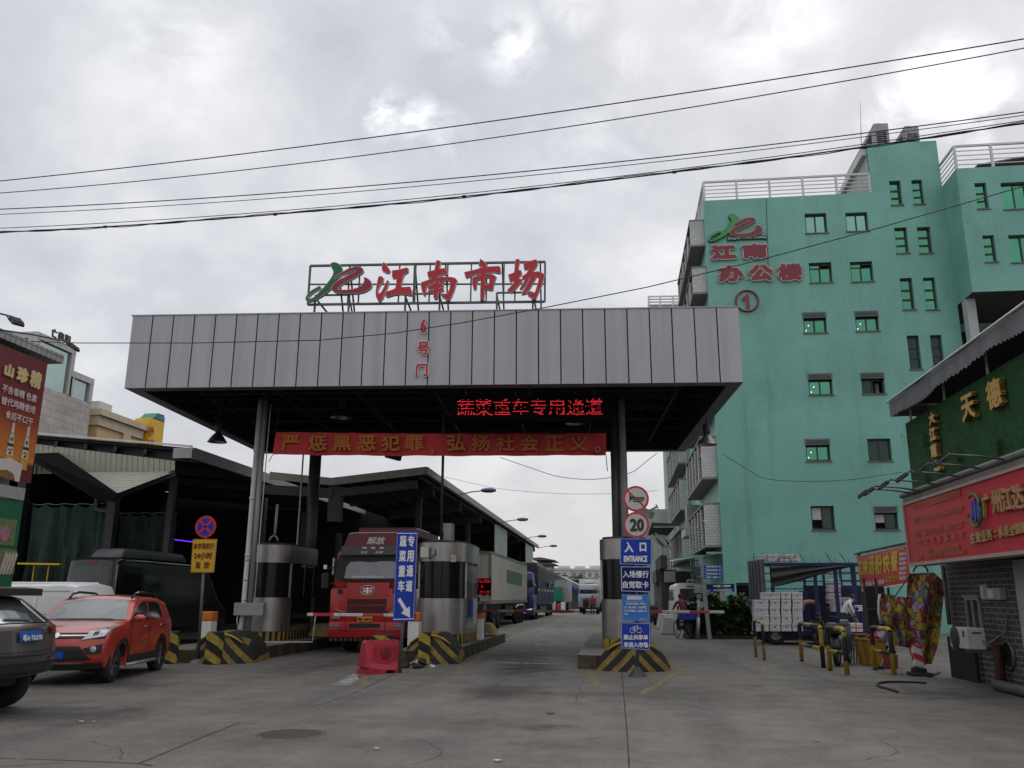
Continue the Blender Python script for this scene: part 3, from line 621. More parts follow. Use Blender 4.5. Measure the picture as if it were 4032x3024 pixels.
# ------------------------------------------------------------------ green tiled office building
def tile_mat():
    m = mat('green_tile',(.14,.36,.28),.55,var=0); t = m.node_tree; b = t.nodes['Principled BSDF']; l = t.links.new
    co = nd(t,'ShaderNodeTexCoord').outputs['Object']; sp = nd(t,'ShaderNodeSeparateXYZ'); l(co,sp.inputs[0])
    a = nd(t,'ShaderNodeMath',operation='ADD'); l(sp.outputs[0],a.inputs[0]); l(sp.outputs[1],a.inputs[1])
    cb = nd(t,'ShaderNodeCombineXYZ'); l(a.outputs[0],cb.inputs[0]); l(sp.outputs[2],cb.inputs[1])
    bk = nd(t,'ShaderNodeTexBrick'); bk.offset = .5; bk.inputs['Scale'].default_value = 1
    for k,v in (('Brick Width',.17),('Row Height',.085),('Mortar Size',.015),('Mortar Smooth',.3)): bk.inputs[k].default_value = v
    bk.inputs['Color1'].default_value = (.205,.475,.40,1); bk.inputs['Color2'].default_value = (.19,.445,.372,1); l(cb.outputs[0],bk.inputs['Vector'])
    def nz(sc,det,ro,mp=(1,1,1)):
        p = nd(t,'ShaderNodeMapping'); p.inputs['Scale'].default_value = mp; l(co,p.inputs[0]); n = nd(t,'ShaderNodeTexNoise'); n.inputs['Scale'].default_value = sc; n.inputs['Detail'].default_value = det; n.inputs['Roughness'].default_value = ro; l(p.outputs[0],n.inputs['Vector']); return n.outputs['Fac']
    def rng(x,a_,b_,c,d):
        h = nd(t,'ShaderNodeMapRange'); l(x,h.inputs['Value']); h.inputs['From Min'].default_value = a_; h.inputs['From Max'].default_value = b_; h.inputs['To Min'].default_value = c; h.inputs['To Max'].default_value = d; return h.outputs[0]
    mo = nd(t,'ShaderNodeMixRGB'); l(rng(nz(.45,9,.75,(1,1,.5)),.50,.70,0,.85),mo.inputs[0]); mo.inputs[1].default_value = (.165,.385,.32,1); mo.inputs[2].default_value = (.028,.085,.068,1); l(mo.outputs[0],bk.inputs['Mortar'])
    m1 = nd(t,'ShaderNodeVectorMath',operation='SCALE'); l(bk.outputs['Color'],m1.inputs[0]); l(rng(nz(.25,7,.6),.3,.7,.86,1.12),m1.inputs['Scale'])
    m2 = nd(t,'ShaderNodeMixRGB'); l(rng(nz(.8,7,.65,(1.5,1.5,.07)),.56,.8,0,.4),m2.inputs[0]); l(m1.outputs[0],m2.inputs[1]); m2.inputs[2].default_value = (.045,.12,.10,1)
    l(m2.outputs[0],b.inputs['Base Color'])
    return m
tile = tile_mat()
wt = pattern('white_tile','brick',(.60,.60,.58),(.28,.28,.27),(.24,.14,.010,.5),.45,blotch=.2)
palewall = mat('pale_render',(.36,.42,.39),.8,var=.15,streak=.3,dcol=(.15,.17,.16))
frame_br = mat('window_frame_brown',(.022,.018,.017),.5,var=.1); frame_gr = mat('vent_frame',(.13,.16,.145),.5,.4,var=.1)
gl_green = mat('green_mirror_glass',(.10,.33,.21),.06,.9,var=.05,sc=.4); gl_grey = mat('pale_mirror_glass',(.22,.42,.36),.08,.9,var=.06,sc=.5); gl_dark = mat('dark_green_glass',(.015,.05,.035),.08,.2,var=.2)
roomdark = mat('room_dark',(.006,.006,.006),.9,var=0); papr = mat('pasted_paper',(.5,.48,.46),.8,var=.12)
OY = 43.0; OX0,OX1,OTZ = 5.06,13.75,22.3; TX1,TTZ = 17.3,25.1
ob = thing('office_building','tall green tiled office building with red lettering and railings on its roof','building',(OX0,OY,0))
def FW(x,y): return S(x * 1.82278,y * 1.82278,OY)
W2 = [(1737,462,1789,502,'slide',gl_grey),(1825,460,1878,498,'slide',gl_grey),(1746,568,1800,609,'tran',gl_green),(1835,566,1889,607,'tran',gl_green),
      (1733,676,1788,718,'vent',gl_green),(1845,673,1901,714,'vent',gl_green),(1744,808,1801,852,'vent',gl_green),(1858,806,1914,850,'ventopen',gl_dark),
      (1738,949,1796,995,'vent',gl_green),(1872,948,1929,995,'slide',gl_dark),(1750,1093,1806,1144,'paper',gl_dark),(1886,1094,1943,1144,'ventpaper',gl_dark),
      (1920,391,1951,442,'n3',gl_green),(1968,389,1998,440,'n3',gl_green),(1931,492,1965,546,'n3',gl_green),(1980,491,2016,546,'n3',gl_green),
      (1943,601,1978,668,'n3',gl_green),(1993,600,2028,668,'n3',gl_green),(1958,725,1993,797,'n3',gl_dark),(2008,724,2042,790,'n3',gl_dark),(1975,868,2002,930,'n3',gl_dark),(2024,865,2056,925,'n3',gl_dark)]
holes = []
for x0,y0,x1,y1,k,g in W2:
    a,c,d = FW(x0,y0),FW(x1,y1),FW((x0 + x1) / 2,y1)
    wd = (c.x - a.x) * .97; cx_ = (a.x + c.x) / 2; holes.append([cx_ - wd / 2,cx_ + wd / 2,c.z,a.z,k,g])
def wall_holes(b,x0,x1,z0,z1,hs,Y,dep=.3,top=None):
    xs = sorted({x0,x1,*(h[0] for h in hs),*(h[1] for h in hs)}); zs = sorted({z0,z1,*(h[2] for h in hs),*(h[3] for h in hs)})
    for i in range(len(xs) - 1):
        for j in range(len(zs) - 1):
            cx_,cz = (xs[i] + xs[i + 1]) / 2,(zs[j] + zs[j + 1]) / 2
            if any(h[0] < cx_ < h[1] and h[2] < cz < h[3] for h in hs): continue
            if top and cz > top(cx_): continue
            b.f([(xs[i],Y,zs[j]),(xs[i + 1],Y,zs[j]),(xs[i + 1],Y,zs[j + 1]),(xs[i],Y,zs[j + 1])])
    for h in hs:
        if h[4] == 0: continue
        for p,q in (((h[0],h[2]),(h[1],h[2])),((h[1],h[2]),(h[1],h[3])),((h[1],h[3]),(h[0],h[3])),((h[0],h[3]),(h[0],h[2]))):
            b.f([(p[0],Y,p[1]),(q[0],Y,q[1]),(q[0],Y + dep,q[1]),(p[0],Y + dep,p[1])])
door = FW(1590,1259); door2 = FW(1637,1330)
hd = [door.x,door2.x,0.0,door.z,'door',gl_dark]; 
WB = 46.0
b = MB(tile); hs = [h for h in holes] + [hd]
cut = [OX0,OX1,OTZ,TTZ,0,0]
wall_holes(b,OX0,TX1,0,TTZ,hs + [cut],OY)
D_ = 30.0
b.f([(OX0,OY,0),(OX0,OY + D_,0),(OX0,OY + D_,OTZ),(OX0,OY,OTZ)]); b.f([(TX1,OY,0),(TX1,OY + D_,0),(TX1,OY + D_,TTZ),(TX1,OY,TTZ)])
b.m(concrete); b.f([(OX0,OY + .01,OTZ),(OX1,OY + .01,OTZ),(OX1,OY + D_,OTZ),(OX0,OY + D_,OTZ)]); b.f([(OX1,OY,TTZ),(TX1,OY,TTZ),(TX1,OY + 16,TTZ),(OX1,OY + 16,TTZ)]); b.f([(OX0,OY + D_,0),(TX1,OY + D_,0),(TX1,OY + D_,OTZ),(OX0,OY + D_,OTZ)])
b.m(palewall); b.f([(OX1,OY + .1,OTZ),(OX1,OY + 16,OTZ),(OX1,OY + 16,TTZ - 1.2),(OX1,OY + .1,TTZ - .3)])
b.m(wt); b.box((OX1 - .25,OY + .15,TTZ - .55),(OX1 + .3,OY + 16,TTZ - .2))
b.build('wall',ob)
b = MB(roomdark); b.box((OX0 + .3,OY + 1.6,.02),(TX1 - .3,OY + 1.7,22)); b.build('interior',ob)
frames_lit = mat('ceiling_lamp_lit',(1,.98,.9),.5,var=0,emit=1.2)
def window(parent,x0,x1,z0,z1,Y,kind,g):
    y = Y + .21; fr = .085; b = MB(frame_br)
    def hb(za,zb,xa=x0,xb=x1,yy=y,dd=.06): b.box((xa,yy,za),(xb,yy + dd,zb))
    hb(z0,z0 + fr); hb(z1 - fr,z1); b.box((x0,y,z0 + fr),(x0 + fr,y + .06,z1 - fr)); b.box((x1 - fr,y,z0 + fr),(x1,y + .06,z1 - fr))
    zt = z1 - fr; panes = []; b.m(concrete); b.box((x0 - .05,Y - .06,z0 - .06),(x1 + .05,Y - .002,z0 - .002)); b.m(frame_br)
    if kind == 'n3':
        hgt = z1 - z0
        for t in (.36,.66): hb(z0 + hgt * (1 - t) - .05,z0 + hgt * (1 - t) + .05,x0 + fr,x1 - fr)
        panes = [(x0 + fr,x1 - fr,z0 + fr,z1 - fr)]
    else:
        if kind.startswith('vent'):
            zt = z1 - (z1 - z0) * .27
            b.m(frame_gr); b.box((x0 - .03,Y - .03,zt),(x1 + .03,Y + .02,z1 + .02)); b.m(roomdark); b.box((x0 + .05,Y - .036,zt + .06),(x1 - .05,Y - .031,z1 - .05)); b.m(frame_gr)
            for k in range(4): b.box((x0 + .05,Y - .06,zt + .08 + k * (z1 - zt - .14) / 4),(x1 - .05,Y - .037,zt + .10 + k * (z1 - zt - .14) / 4))
            b.m(frame_br); hb(zt - fr,zt)
            zt -= fr
        if kind == 'tran':
            zt = z1 - (z1 - z0) * .24; hb(zt - .03,zt + .03,x0 + fr,x1 - fr); zt -= .03
        xm = (x0 + x1) / 2; b.box((xm - .035,y,z0 + fr),(xm + .035,y + .06,zt))
        panes = [(x0 + fr,xm - .035,z0 + fr,zt),(xm + .035,x1 - fr,z0 + fr,zt)]
        if kind == 'tran': panes += [(x0 + fr,xm,zt + .06,z1 - fr)]; b.box((xm + .02,y - .25,z1 - .2),(x1 - fr,y - .02,z1 - .17))
    wo = b.build('window',parent)
    for i,(xa,xb,za,zb) in enumerate(panes):
        b = MB(g)
        if kind == 'ventopen' and i == 1: b.m(papr); b.box((xa + .25,y + .5,za),(xb,y + .52,zb)); b.m(roomdark); b.box((xa,y + .3,za),(xa + .2,y + .32,zb))
        elif 'paper' in kind and i == 0: b.m(papr); b.box((xa,y + .01,za + (zb - za) * .42),(xb,y + .03,zb)); b.m(roomdark); b.box((xa,y + .2,za),(xb,y + .22,za + (zb - za) * .42))
        else:
            tilt = rnd.uniform(-.02,.02); ym = y + .03
            b.f([(xa,ym,za),(xb,ym + tilt,za),(xb,ym + tilt,zb),(xa,ym,zb)])
            if kind == 'vent' and i == 0 and g is gl_green:
                b.m(frames_lit)
                for q in (.6,.18): b.lathe([(.0001,0),(.032,0)],(xa + (xb - xa) * (.45 if q > .5 else .15),ym - .012,za + (zb - za) * q),10,'Y')
        b.build('pane',wo)
for h in holes: window(ob,*h[:4],OY,h[4],h[5])
b = MB(glassd); b.box((hd[0],OY + .4,0),(hd[1],OY + .45,hd[3])); b.m(frame_br); b.box((hd[0],OY + .1,hd[3] - .12),(hd[1],OY + .2,hd[3])); b.build('door',ob)
# projecting wing on the right
WX,WY,WZ0,WZ1 = 17.3,41.1,15.9,22.45
wins = []
for (px0,py0,px1,py1,k) in ((3836,721,3896,820,'n3'),(3939,720,4060,820,'slide'),(3867,927,3928,1030,'n3'),(3969,926,4090,1030,'slide')):
    a,c = S(px0,py0,WY),S(px1,py1,WY); wins.append([a.x,c.x,c.z,a.z,k,gl_green])
b = MB(tile); wall_holes(b,WX,26,WZ0,WZ1,wins,WY)
b.f([(WX,WY,WZ0),(WX,OY + .5,WZ0),(WX,OY + .5,WZ1),(WX,WY,WZ1)]); b.m(darkconc); b.f([(WX,WY,WZ0),(26,WY,WZ0),(26,OY + 4,WZ0),(WX,OY + 4,WZ0)]); b.m(concrete); b.f([(WX,WY,WZ1),(26,WY,WZ1),(26,OY + 14,WZ1),(WX,OY + 14,WZ1)])
b.m(roomdark); b.box((WX + .3,WY + 1,WZ0 + .1),(25.8,WY + 1.1,WZ1 - .1))
wing = b.build('wing',ob)
for h in wins: window(ob,*h[:4],WY,h[4],h[5])
b = MB(tile); b.box((TX1,OY + 3.2,0),(27,OY + 3.4,15.9)); b.m(glassd); b.box((18.6,OY + 3.0,9),(26,OY + 3.19,15.4)); b.build('recessed_wall',ob)
b = MB(mat('pale_column',(.42,.42,.43),.6,var=.08)); b.box((17.31,42.0,0),(17.75,42.5,15.88)); b.build('column',ob)
# roof railings
rail = mat('white_railing',(.62,.62,.62),.45,var=.06,dirt=.12)
def railing(pts,z,h,np_,name='railing'):
    b = MB(rail)
    for (a,c),k in zip(zip(pts,pts[1:]),np_):
        a,c = V((*a,z)),V((*c,z)); d = c - a
        for i in range(1 if (a - V((*pts[0],z))).length > .01 else 0,k + 1): q = a + d * (i / k); b.bar(q,q + V((0,0,h)),.11)
        for t in (.18,.38,.58,.78): b.bar(a + V((0,0,h * t)),c + V((0,0,h * t)),.04)
        b.bar(a + V((0,0,h)),c + V((0,0,h)),.10)
    return b.build(name,ob)
railing([(OX0 + .06,OY + 26),(OX0 + .06,OY + .06),(OX1,OY + .06)],OTZ,1.1,[9,5])
railing([(WX + .06,OY + 6),(WX + .06,WY + .06),(26,WY + .06)],WZ1,1.25,[3,5])
# air-conditioner bays on the left side wall
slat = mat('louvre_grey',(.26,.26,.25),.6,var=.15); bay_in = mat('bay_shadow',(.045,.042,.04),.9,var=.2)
def bay(y0,y1,z0,z1,n_):
    b = MB(wt); xo = 4.32
    b.box((xo,y0,z0 + .1),(OX0 - .002,y0 + .22,z1)); b.box((xo,y1 - .22,z0 + .1),(OX0 - .002,y1,z1))
    b.m(mat('bay_slab',(.26,.23,.23),.8,var=.1)); b.box((xo - .03,y0 - .02,z0),(OX0 - .002,y1 + .02,z0 + .099)); b.box((xo - .03,y0 - .02,z1 + .001),(OX0 - .002,y1 + .02,z1 + .09))
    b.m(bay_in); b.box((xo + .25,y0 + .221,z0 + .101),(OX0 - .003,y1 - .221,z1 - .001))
    b.m(wt); w_ = (y1 - y0 - .44) / n_
    for k in range(1,n_): b.box((xo,y0 + .22 + k * w_ - .12,z0 + .101),(xo + .24,y0 + .22 + k * w_ + .12,z1 - .001))
    b.m(slat)
    for k in range(0,n_):
        a,c = y0 + .22 + k * w_ + .13,y0 + .22 + (k + 1) * w_ - .13
        if k % 2:
            for j in range(12): zz = z0 + .18 + j * (z1 - z0 - .25) / 12; b.box((xo + .03,a,zz),(xo + .2,c,zz + .05))
        else:
            b.box((xo + .08,a,z0 + .101),(xo + .14,a + .08,z1 - .001)); b.box((xo + .08,c - .08,z0 + .101),(xo + .14,c,z1 - .001)); b.box((xo + .08,a,(z0 + z1) / 2 + .3),(xo + .14,c,(z0 + z1) / 2 + .4))
    return b.build('air_conditioner_bay',ob)
for z0,z1 in ((3.95,6.05),(7.3,9.4),(10.5,12.6),(13.8,15.7),(17.1,18.56),(19.8,21.26)):
    bay(43.3,53.0,z0,z1,5)
    bay(59.2,72.5,z0,z1,6)
b = MB(wt); b.box((4.1,53.2,5.2),(5.05,56.4,5.65)); b.m(slat); b.box((4.3,53.6,5.65),(5.05,55.2,7.1)); b.build('balcony_ledge',ob)
b = MB(galv); b.box((4.3,43.1,3.62),(5.9,43.2,3.72)); b.box((2.9,43.1,3.5),(4.3,43.15,3.55))
b.m(mat('green_glass_canopy',(.02,.20,.11),.25,var=.15,spec=.6)); b.prism([(4.9,42.9,3.62),(2.7,43.3,3.25),(2.9,50,3.6),(4.9,50,3.9)],(0,0,.04)); b.build('canopy',ob)
b = MB(palewall)
for x in (4.7,4.85): b.cyl((x,57,.1),(x,57,21),.06,8)
b.build('drainpipe',ob)
b = MB(wirem); b.tube([FW(1655,430) + V((0,-.03,0)),FW(1660,600) + V((0,-.03,0)),FW(1610,606) + V((0,-.03,0))],.012)
b.build('wall_cable',ob)
# lettering on the facade
mar = mat('sign_maroon',(.20,.012,.025),.4,var=.1,coat=.2); trim = mat('sign_trim_pale',(.55,.42,.40),.5,var=.05)
CO = lambda x,y: S(2780 + x * .24707,830 + y * .24707,OY - .02)
ON = V((0,-1,0))
lt = thing('building_lettering','large maroon characters spelling the building name on the green wall','lettering',CO(230,800))
for ch,x0,y0,x1,y1 in (('江',78,560,485,795),('南',580,546,980,775),('办',202,885,605,1150),('公',690,873,1070,1135),('楼',1152,858,1535,1127)):
    b = MB(trim); o = CO(x0,y1); u = V((CO(x1,y1).x - o.x,0,0)); v = V((0,0,CO(x0,y0).z - o.z)); uu,vv = u.normalized() * .06,v.normalized() * .06
    txt(b,ch,o - uu - vv,u + 2 * uu,v + 2 * vv,.10,.12); b.m(mar); txt(b,ch,o,u,v,.12,.07); b.build('character',lt,fix=False)
def logo_map(p): return CO(40 + (p[0] - 125) * 850 / 1095,75 + (p[1] - 130) * 430 / 640 - (p[0] - 125) * .0)
lgm = lambda x,y: logo_map((x,y))
lg = thing('building_logo','green leaf and maroon ribbon logo with small latin lettering high on the green wall','logo',CO(400,480))
channel(lg,'logo_leaf',[smooth_loop(LG,2)],lgm,ON,mat('leaf_bright',(.05,.30,.07),.35,var=.1),mat('leaf_edge',(.008,.03,.016),.5),.14,8)
channel(lg,'logo_ribbon',[smooth_loop(LR,2)],lgm,ON,mar,trim,.14,9,.02)
b = MB(mat('leaf_edge',(.008,.03,.016),.5)); o = CO(345,478); u = CO(962,452) - o; u.y = 0; v = V((0,0,CO(345,425).z - o.z)); txt(b,'Jiangnan Office Building',o - V((.05,0,.06)),u + V((.1,0,0)),v + V((0,0,.12)),.05,.075)
b.m(mat('latin_letters',(.22,.40,.28),.5)); txt(b,'Jiangnan Office Building',o,u,v,.07,.012); b.build('latin_name',lg,fix=False)
cn = thing('building_number','maroon ring holding the numeral one on the green wall','number',CO(652,1440))
c = CO(652,1440); rr = (CO(847,1440).x - CO(457,1440).x) / 2
b = MB(mar); b.lathe([(rr * .84,-.02),(rr * .86,-.1),(rr * .97,-.1),(rr,-.02),(rr * .84,-.02)],c,40,'Y'); b.build('ring',cn)
b = MB(trim); o = CO(566,1545); u = V((CO(688,1545).x - o.x,0,0)); v = V((0,0,CO(566,1338).z - o.z)); q = V((.04,0,.04)); P1 = [(568,1398),(640,1338),(678,1338),(690,1545),(637,1545),(630,1408),(575,1436)]; b.prism([CO(*p_) for p_ in grow(P1,7)],ON * .09); b.m(mar); b.prism([CO(*p_) for p_ in P1],ON * .11); b.build('numeral',cn,fix=False)
# roof equipment on the tower
vent_g = mat('roof_unit_grey',(.33,.33,.33),.6,var=.1,streak=.25); 
for i,(x0,x1,zt,yl) in enumerate(((S(3437,480,43.4).x,S(3496,480,43.4).x,S(3437,487,43.4).z,6),(S(3560,500,43.4).x,S(3617,500,43.4).x,S(3560,497,43.4).z,4))):
    t = thing('roof_air_unit',('taller grey louvred air unit on the green tower roof, nearer the antenna','shorter grey louvred air unit at the right on the green tower roof')[i],'air unit',(x0,43.4,TTZ),group='air units on the tower roof')
    b = MB(vent_g); b.box((x0,43.4,TTZ),(x1,43.4 + yl,zt),.03); b.box((x0 + .1,43.6,zt),(x1 - .35,44.6,zt + .12)); b.build('housing',t)
    b = MB(roomdark); b.box((x0 + .12,43.385,TTZ + .05),(x0 + .62,43.398,zt - .45)); b.box((x0 - .013,43.9,TTZ + .05),(x0 - .002,43.4 + yl * .7,zt - .3))
    b.m(vent_g)
    for k in range(8): zz = TTZ + .1 + k * (zt - TTZ - .55) / 8; b.box((x0 + .12,43.36,zz),(x0 + .62,43.384,zz + .025))
    b.box((x0 + .36,43.355,TTZ + .05),(x0 + .38,43.36,zt - .45)); b.build('louvre',t)
t = thing('lightning_rod','thin tall rod standing on the edge of the green tower roof','rod',(13.5,43.3,TTZ - .3)); MB(galv).cyl((13.55,43.3,TTZ - .4),S(3387,398,43.3),.025,5,.012).build('rod',t)
t = thing('roof_awning','dark frame and sheet awning behind the railing of the right wing','awning',(20,44,WZ1)); b = MB(mat('awning_sheet',(.18,.17,.17),.7,var=.15)); b.prism([(19.2,43,WZ1 + 1.1),(25.8,43,WZ1 + 2.0),(25.8,50,WZ1 + 2.3),(19.2,50,WZ1 + 1.6)],(0,0,.06)); b.build('sheet',t)
b = MB(darksteel)
for x in (19.3,22,25.5):
    b.bar((x,43.1,WZ1),(x,43.1,WZ1 + 1.1 + (x - 19.2) * .13),.07); b.bar((x,43.1,WZ1 + .3),(x + 1,43.1,WZ1 + 1.2 + (x - 18.2) * .13),.05)
b.build('frame',t)
# ------------------------------------------------------------------ restaurant shop on the right
brick = pattern('grey_brick','brick',(.062,.058,.055),(.19,.18,.17),(.30,.10,.012,.5),.85,blotch=.45,bump=.3)
signred = mat('signboard_red',(.46,.018,.03),.5,var=.08,sc=.7,dirt=.08,dcol=(.3,.06,.06)); goldl = mat('gold_letters',(.42,.25,.11),.45,.2,var=.1,dirt=.2); fadedg = mat('faded_gold',(.45,.14,.06),.7,var=.12)
sh = thing('shop_building','grey brick shop on the right with an artificial grass upper wall','shop',(6.8,19.4,0))
b = MB(brick)
b.box((6.85,9,0),(12,19.3,3.3)); b.box((6.78,15.9,0),(6.848,16.95,2.3)); b.box((6.79,17.95,0),(6.848,18.5,1.0)); b.build('wall',sh)
turfm = mat('artificial_turf',(.016,.078,.018),.95,var=.5,sc=9,bump=1.0,bsc=60)
b = MB(turfm); b.box((6.9,9,3.35),(7.05,20.93,5.6)); b.box((7.05,20.78,3.35),(11,20.93,5.6)); b.build('turf_wall',sh)
b = MB(mat('shop_ledge',(.16,.155,.15),.85,var=.2,dirt=.4)); b.box((6.0,9,3.46),(6.9,18.9,3.6),.03); b.cyl((6.02,9,3.66),(6.02,18.95,3.66),.06,8); b.build('ledge',sh)
# turf stubble
b = MB(turfm)
for k in range(2600):
    y,z = rnd.uniform(11,20.9),rnd.uniform(3.7,5.6); a = rnd.uniform(-.03,.03); b.f([(6.9,y - .008,z),(6.9,y + .008,z),(6.865,y + a,z - .03 + rnd.uniform(0,.02))])
o = b.build('turf_blades',sh); o['kind'] = 'stuff'
def side_text(b,s_,x0,y0,x1,y1,X,sw=0,depth=.03,bold=.01):
    o = SX(x0,y1,X); r_ = SX(x1,y1 + sw,X); t = SX(x0,y0,X); u = V((0,r_.y - o.y,0)); return txt(b,s_,o,u,V((0,0,t.z - o.z)),depth,bold)
def XZ(x,y,X): return SX(x,y,X)
# upper gold characters
up = thing('turf_lettering','gold raised characters fixed on the dark green turf wall','lettering',SX(3705,1880,6.88))
yl = mat('bright_gold',(.55,.33,.07),.4,.2,var=.1); dk = mat('letter_side_brown',(.12,.06,.012),.6)
def goldchar(ch,x0,y0,x1,y1,X=6.88,dep=.1):
    o = SX(x0,y1,X); u = V((0,SX(x1,y1,X).y - o.y,0)); v = V((0,0,SX(x0,y0,X).z - o.z))
    b = MB(dk); txt(b,ch,o,u,v,dep - .012,.02); b.m(yl); txt(b,ch,o,u,v,dep,.018); b.build('character',up,fix=False)
for ch,x0,y0,x1,y1 in (('大',3679,1627,3703,1676),('江',3682,1685,3707,1742),('南',3687,1749,3711,1806),('北',3697,1814,3722,1860),('天',3812,1560,3866,1665),('德',3914,1500,3975,1620)): goldchar(ch,x0,y0,x1,y1)
# long red signboard
sb = thing('signboard','long faded red signboard with gold characters over the brick shop front','sign',(6.0,18.84,2.24))
b = MB(signred); b.box((6.0,9.5,2.26),(6.3,18.83,3.44)); b.m(mat('sign_edge',(.36,.29,.25),.6,var=.1)); b.box((5.97,9.5,3.44),(6.32,18.86,3.49)); b.box((5.97,18.83,2.2),(6.32,18.86,3.44)); b.box((5.975,9.5,2.2),(6.32,18.83,2.26)); b.build('board',sb)
b = MB(goldl)
for ch,x0,y0,x1,y1 in (('广',3884,1944,3914,2038),('州',3922,1929,3962,2026),('江',3962,1920,4005,2016),('达',4004,1908,4050,2010)): b = MB(goldl); side_text(b,ch,x0,y0,x1,y1,5.985,0,.05,.012); b.build('character',sb,fix=False)
b = MB(goldl)
for i,ch in enumerate('主营业务：承接全国蔬菜'):
    x = 3828 + i * 22.5; y = 2098 - i * 4.6
    if ch == '：': side_text(b,ch,x + 5,y + 10,x + 10,y + 38,5.985,0,.03)
    else: side_text(b,ch,x,y,x + 20,y + 44,5.985,0,.03,.008)
b.build('lettering',sb,fix=False)
b = MB(fadedg)
for s_,x0,y0,x1,y1,sl in (('广州一站：白云区增槎路蔬菜批发市场',3590,1985,3784,2012,-42),('手机：13925075891 020-81793339',3595,2036,3793,2066,-36),('电话：020-81770304 13854372257',3600,2088,3795,2118,-30),('广州二站：豫、鲁、冀、皖、苏',3606,2126,3798,2152,-22),('地址：江南蔬菜市场大棚',3648,2160,3780,2182,-14),('电话：13954072775 18858500065',3610,2184,3802,2206,-12)):
    o = SX(x0,y1 + 0,5.99); r_ = SX(x1,y1 + sl,5.99); u = V((0,r_.y - o.y,0)); t = SX(x0,y0,5.99); txt(b,s_,o,u,V((0,0,(t.z - o.z))),.008,.004)
b.build('faded_text',sb,fix=False)
b = MB(mat('emblem_blue',(.03,.015,.30),.4,var=.1)); c = SX(3847,2010,5.985)
ry,rz_ = .26,.2
for k,(a,w_) in enumerate(((-.13,.07),(-.03,.08),(.09,.09))):
    pts = []
    for q in range(13): t = -1 + q / 6; pts.append((5.98,c.y - a * 1.1 - w_ * (1 - abs(t) ** 2) ** .5 * .9 - .03 * t,c.z + t * (.245 - abs(a) * .5)))
    for q in range(12,-1,-1): t = -1 + q / 6; pts.append((5.98,c.y - a * 1.1 + w_ * (1 - abs(t) ** 2) ** .5 * .35 - .03 * t,c.z + t * (.24 - abs(a) * .5)))
    b.prism([V(p) for p in pts[1:12] + pts[14:25]],(-.03,0,0))
b.m(mat('emblem_green',(.01,.16,.04),.4)); b.tube([(5.94,c.y - .33 * math.cos(t) * .75 - .1 * math.sin(t),c.z + .25 * math.sin(t) - .10 * math.cos(t)) for t in [k * 2 * math.pi / 22 - 2.6 for k in range(19)]],.022)
b.build('emblem',sb)
# floodlights on arms
def flood(p0,p1,label,par=None):
    t = thing('floodlight',label,'floodlight',p0,group='floodlights on arms')
    b = MB(mat('arm_grey',(.10,.105,.11),.5,.5,var=.15)); b.tube([p0,lerp(p0,p1,.5) + V((0,0,.02)),p1],.018); b.build('arm',t)
    d = (V(p1) - V(p0)); d.z = 0; d.normalize(); s_ = V((-d.y,d.x,0)); q = V(p1)
    b = MB(lamp_dk); mx = MX((( d.x,s_.x,0,q.x + d.x * .12),(d.y,s_.y,0,q.y + d.y * .12),(0,0,1,q.z - .11),(0,0,0,1))) @ MX.Rotation(R(35),4,'Y')
    b.box((-.1,-.1,-.025),(.12,.1,.03),.01,mx)
    for k in range(5): b.box((-.09 + k * .04,-.09,.03),(-.075 + k * .04,.09,.05),mx=mx)
    b.build('lamp_head',t)
    b = MB(lamp_dk); b.tube([mx @ V((0,-.11,0)),q + s_ * -.12,q + s_ * .12,mx @ V((0,.11,0))],.011); b.build('bracket',t)
fl = [((3610,1930),(3480,1940),'farthest'),((3640,1925),(3545,1915),'second'),((3710,1902),(3610,1880),'third'),((3800,1870),(3712,1850),'fourth'),((3890,1842),(3795,1808),'fifth'),((3990,1808),(3912,1768),'sixth')]
for i,(a,c,nme) in enumerate(fl):
    p0 = SX(*a,6.1); p1 = SX(*c,5.55); p1.y = p0.y + .05; p1.z = p0.z + .16
    flood(V((6.1,p0.y,3.62)),V((5.2,p0.y + .1,3.75)),'dark floodlight on a rod above the red signboard, %s from the awning tip end' % ('nearest' if i == 0 else nme) if i else 'dark floodlight on the rod at the far tip of the red signboard')
# awning
aw = thing('awning','grey canvas awning with a scalloped edge over the turf wall','awning',(6.5,20.7,6.1))
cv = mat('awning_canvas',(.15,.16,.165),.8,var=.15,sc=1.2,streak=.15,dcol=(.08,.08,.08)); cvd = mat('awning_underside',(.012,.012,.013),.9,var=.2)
AX,AY,AZ = 6.62,20.9,6.02
b = MB(cv)
def avf(u,v): y = AY - u * 12; return (AX - .05 - .02 * math.sin(u * 90 + 3 * math.sin(u * 17)) * v,y,AZ + .1 - v * (.34 + .04 * math.sin(u * 11)) - .045 * abs(math.sin(u * 251)) * (v > .9) + .02 * math.sin(u * 29))
b.grid(avf,480,4); b.f([(AX - .05,AY,AZ + .12),(AX - .05,AY - 12,AZ + .12),(AX + 1.6,AY - 12,AZ + 1.0),(AX + 1.6,AY,AZ + 1.0)]); b.grid(lambda u,v: (AX - .05 + u * 2.2,AY + .02 + .02 * math.sin(u * 30),AZ + .12 - v * .36 + u * .05 * (1 - v)),20,2)
b.build('canvas',aw)
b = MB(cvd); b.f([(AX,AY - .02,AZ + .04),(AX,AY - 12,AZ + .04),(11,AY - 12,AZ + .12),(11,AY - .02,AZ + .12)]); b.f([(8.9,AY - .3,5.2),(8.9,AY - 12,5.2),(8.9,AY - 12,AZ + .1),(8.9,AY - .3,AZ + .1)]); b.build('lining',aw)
b = MB(rail); b.cyl((AX - .11,AY,AZ + .1),(AX - .11,AY - 12,AZ + .1),.022,6)
b.build('front_tube',aw)
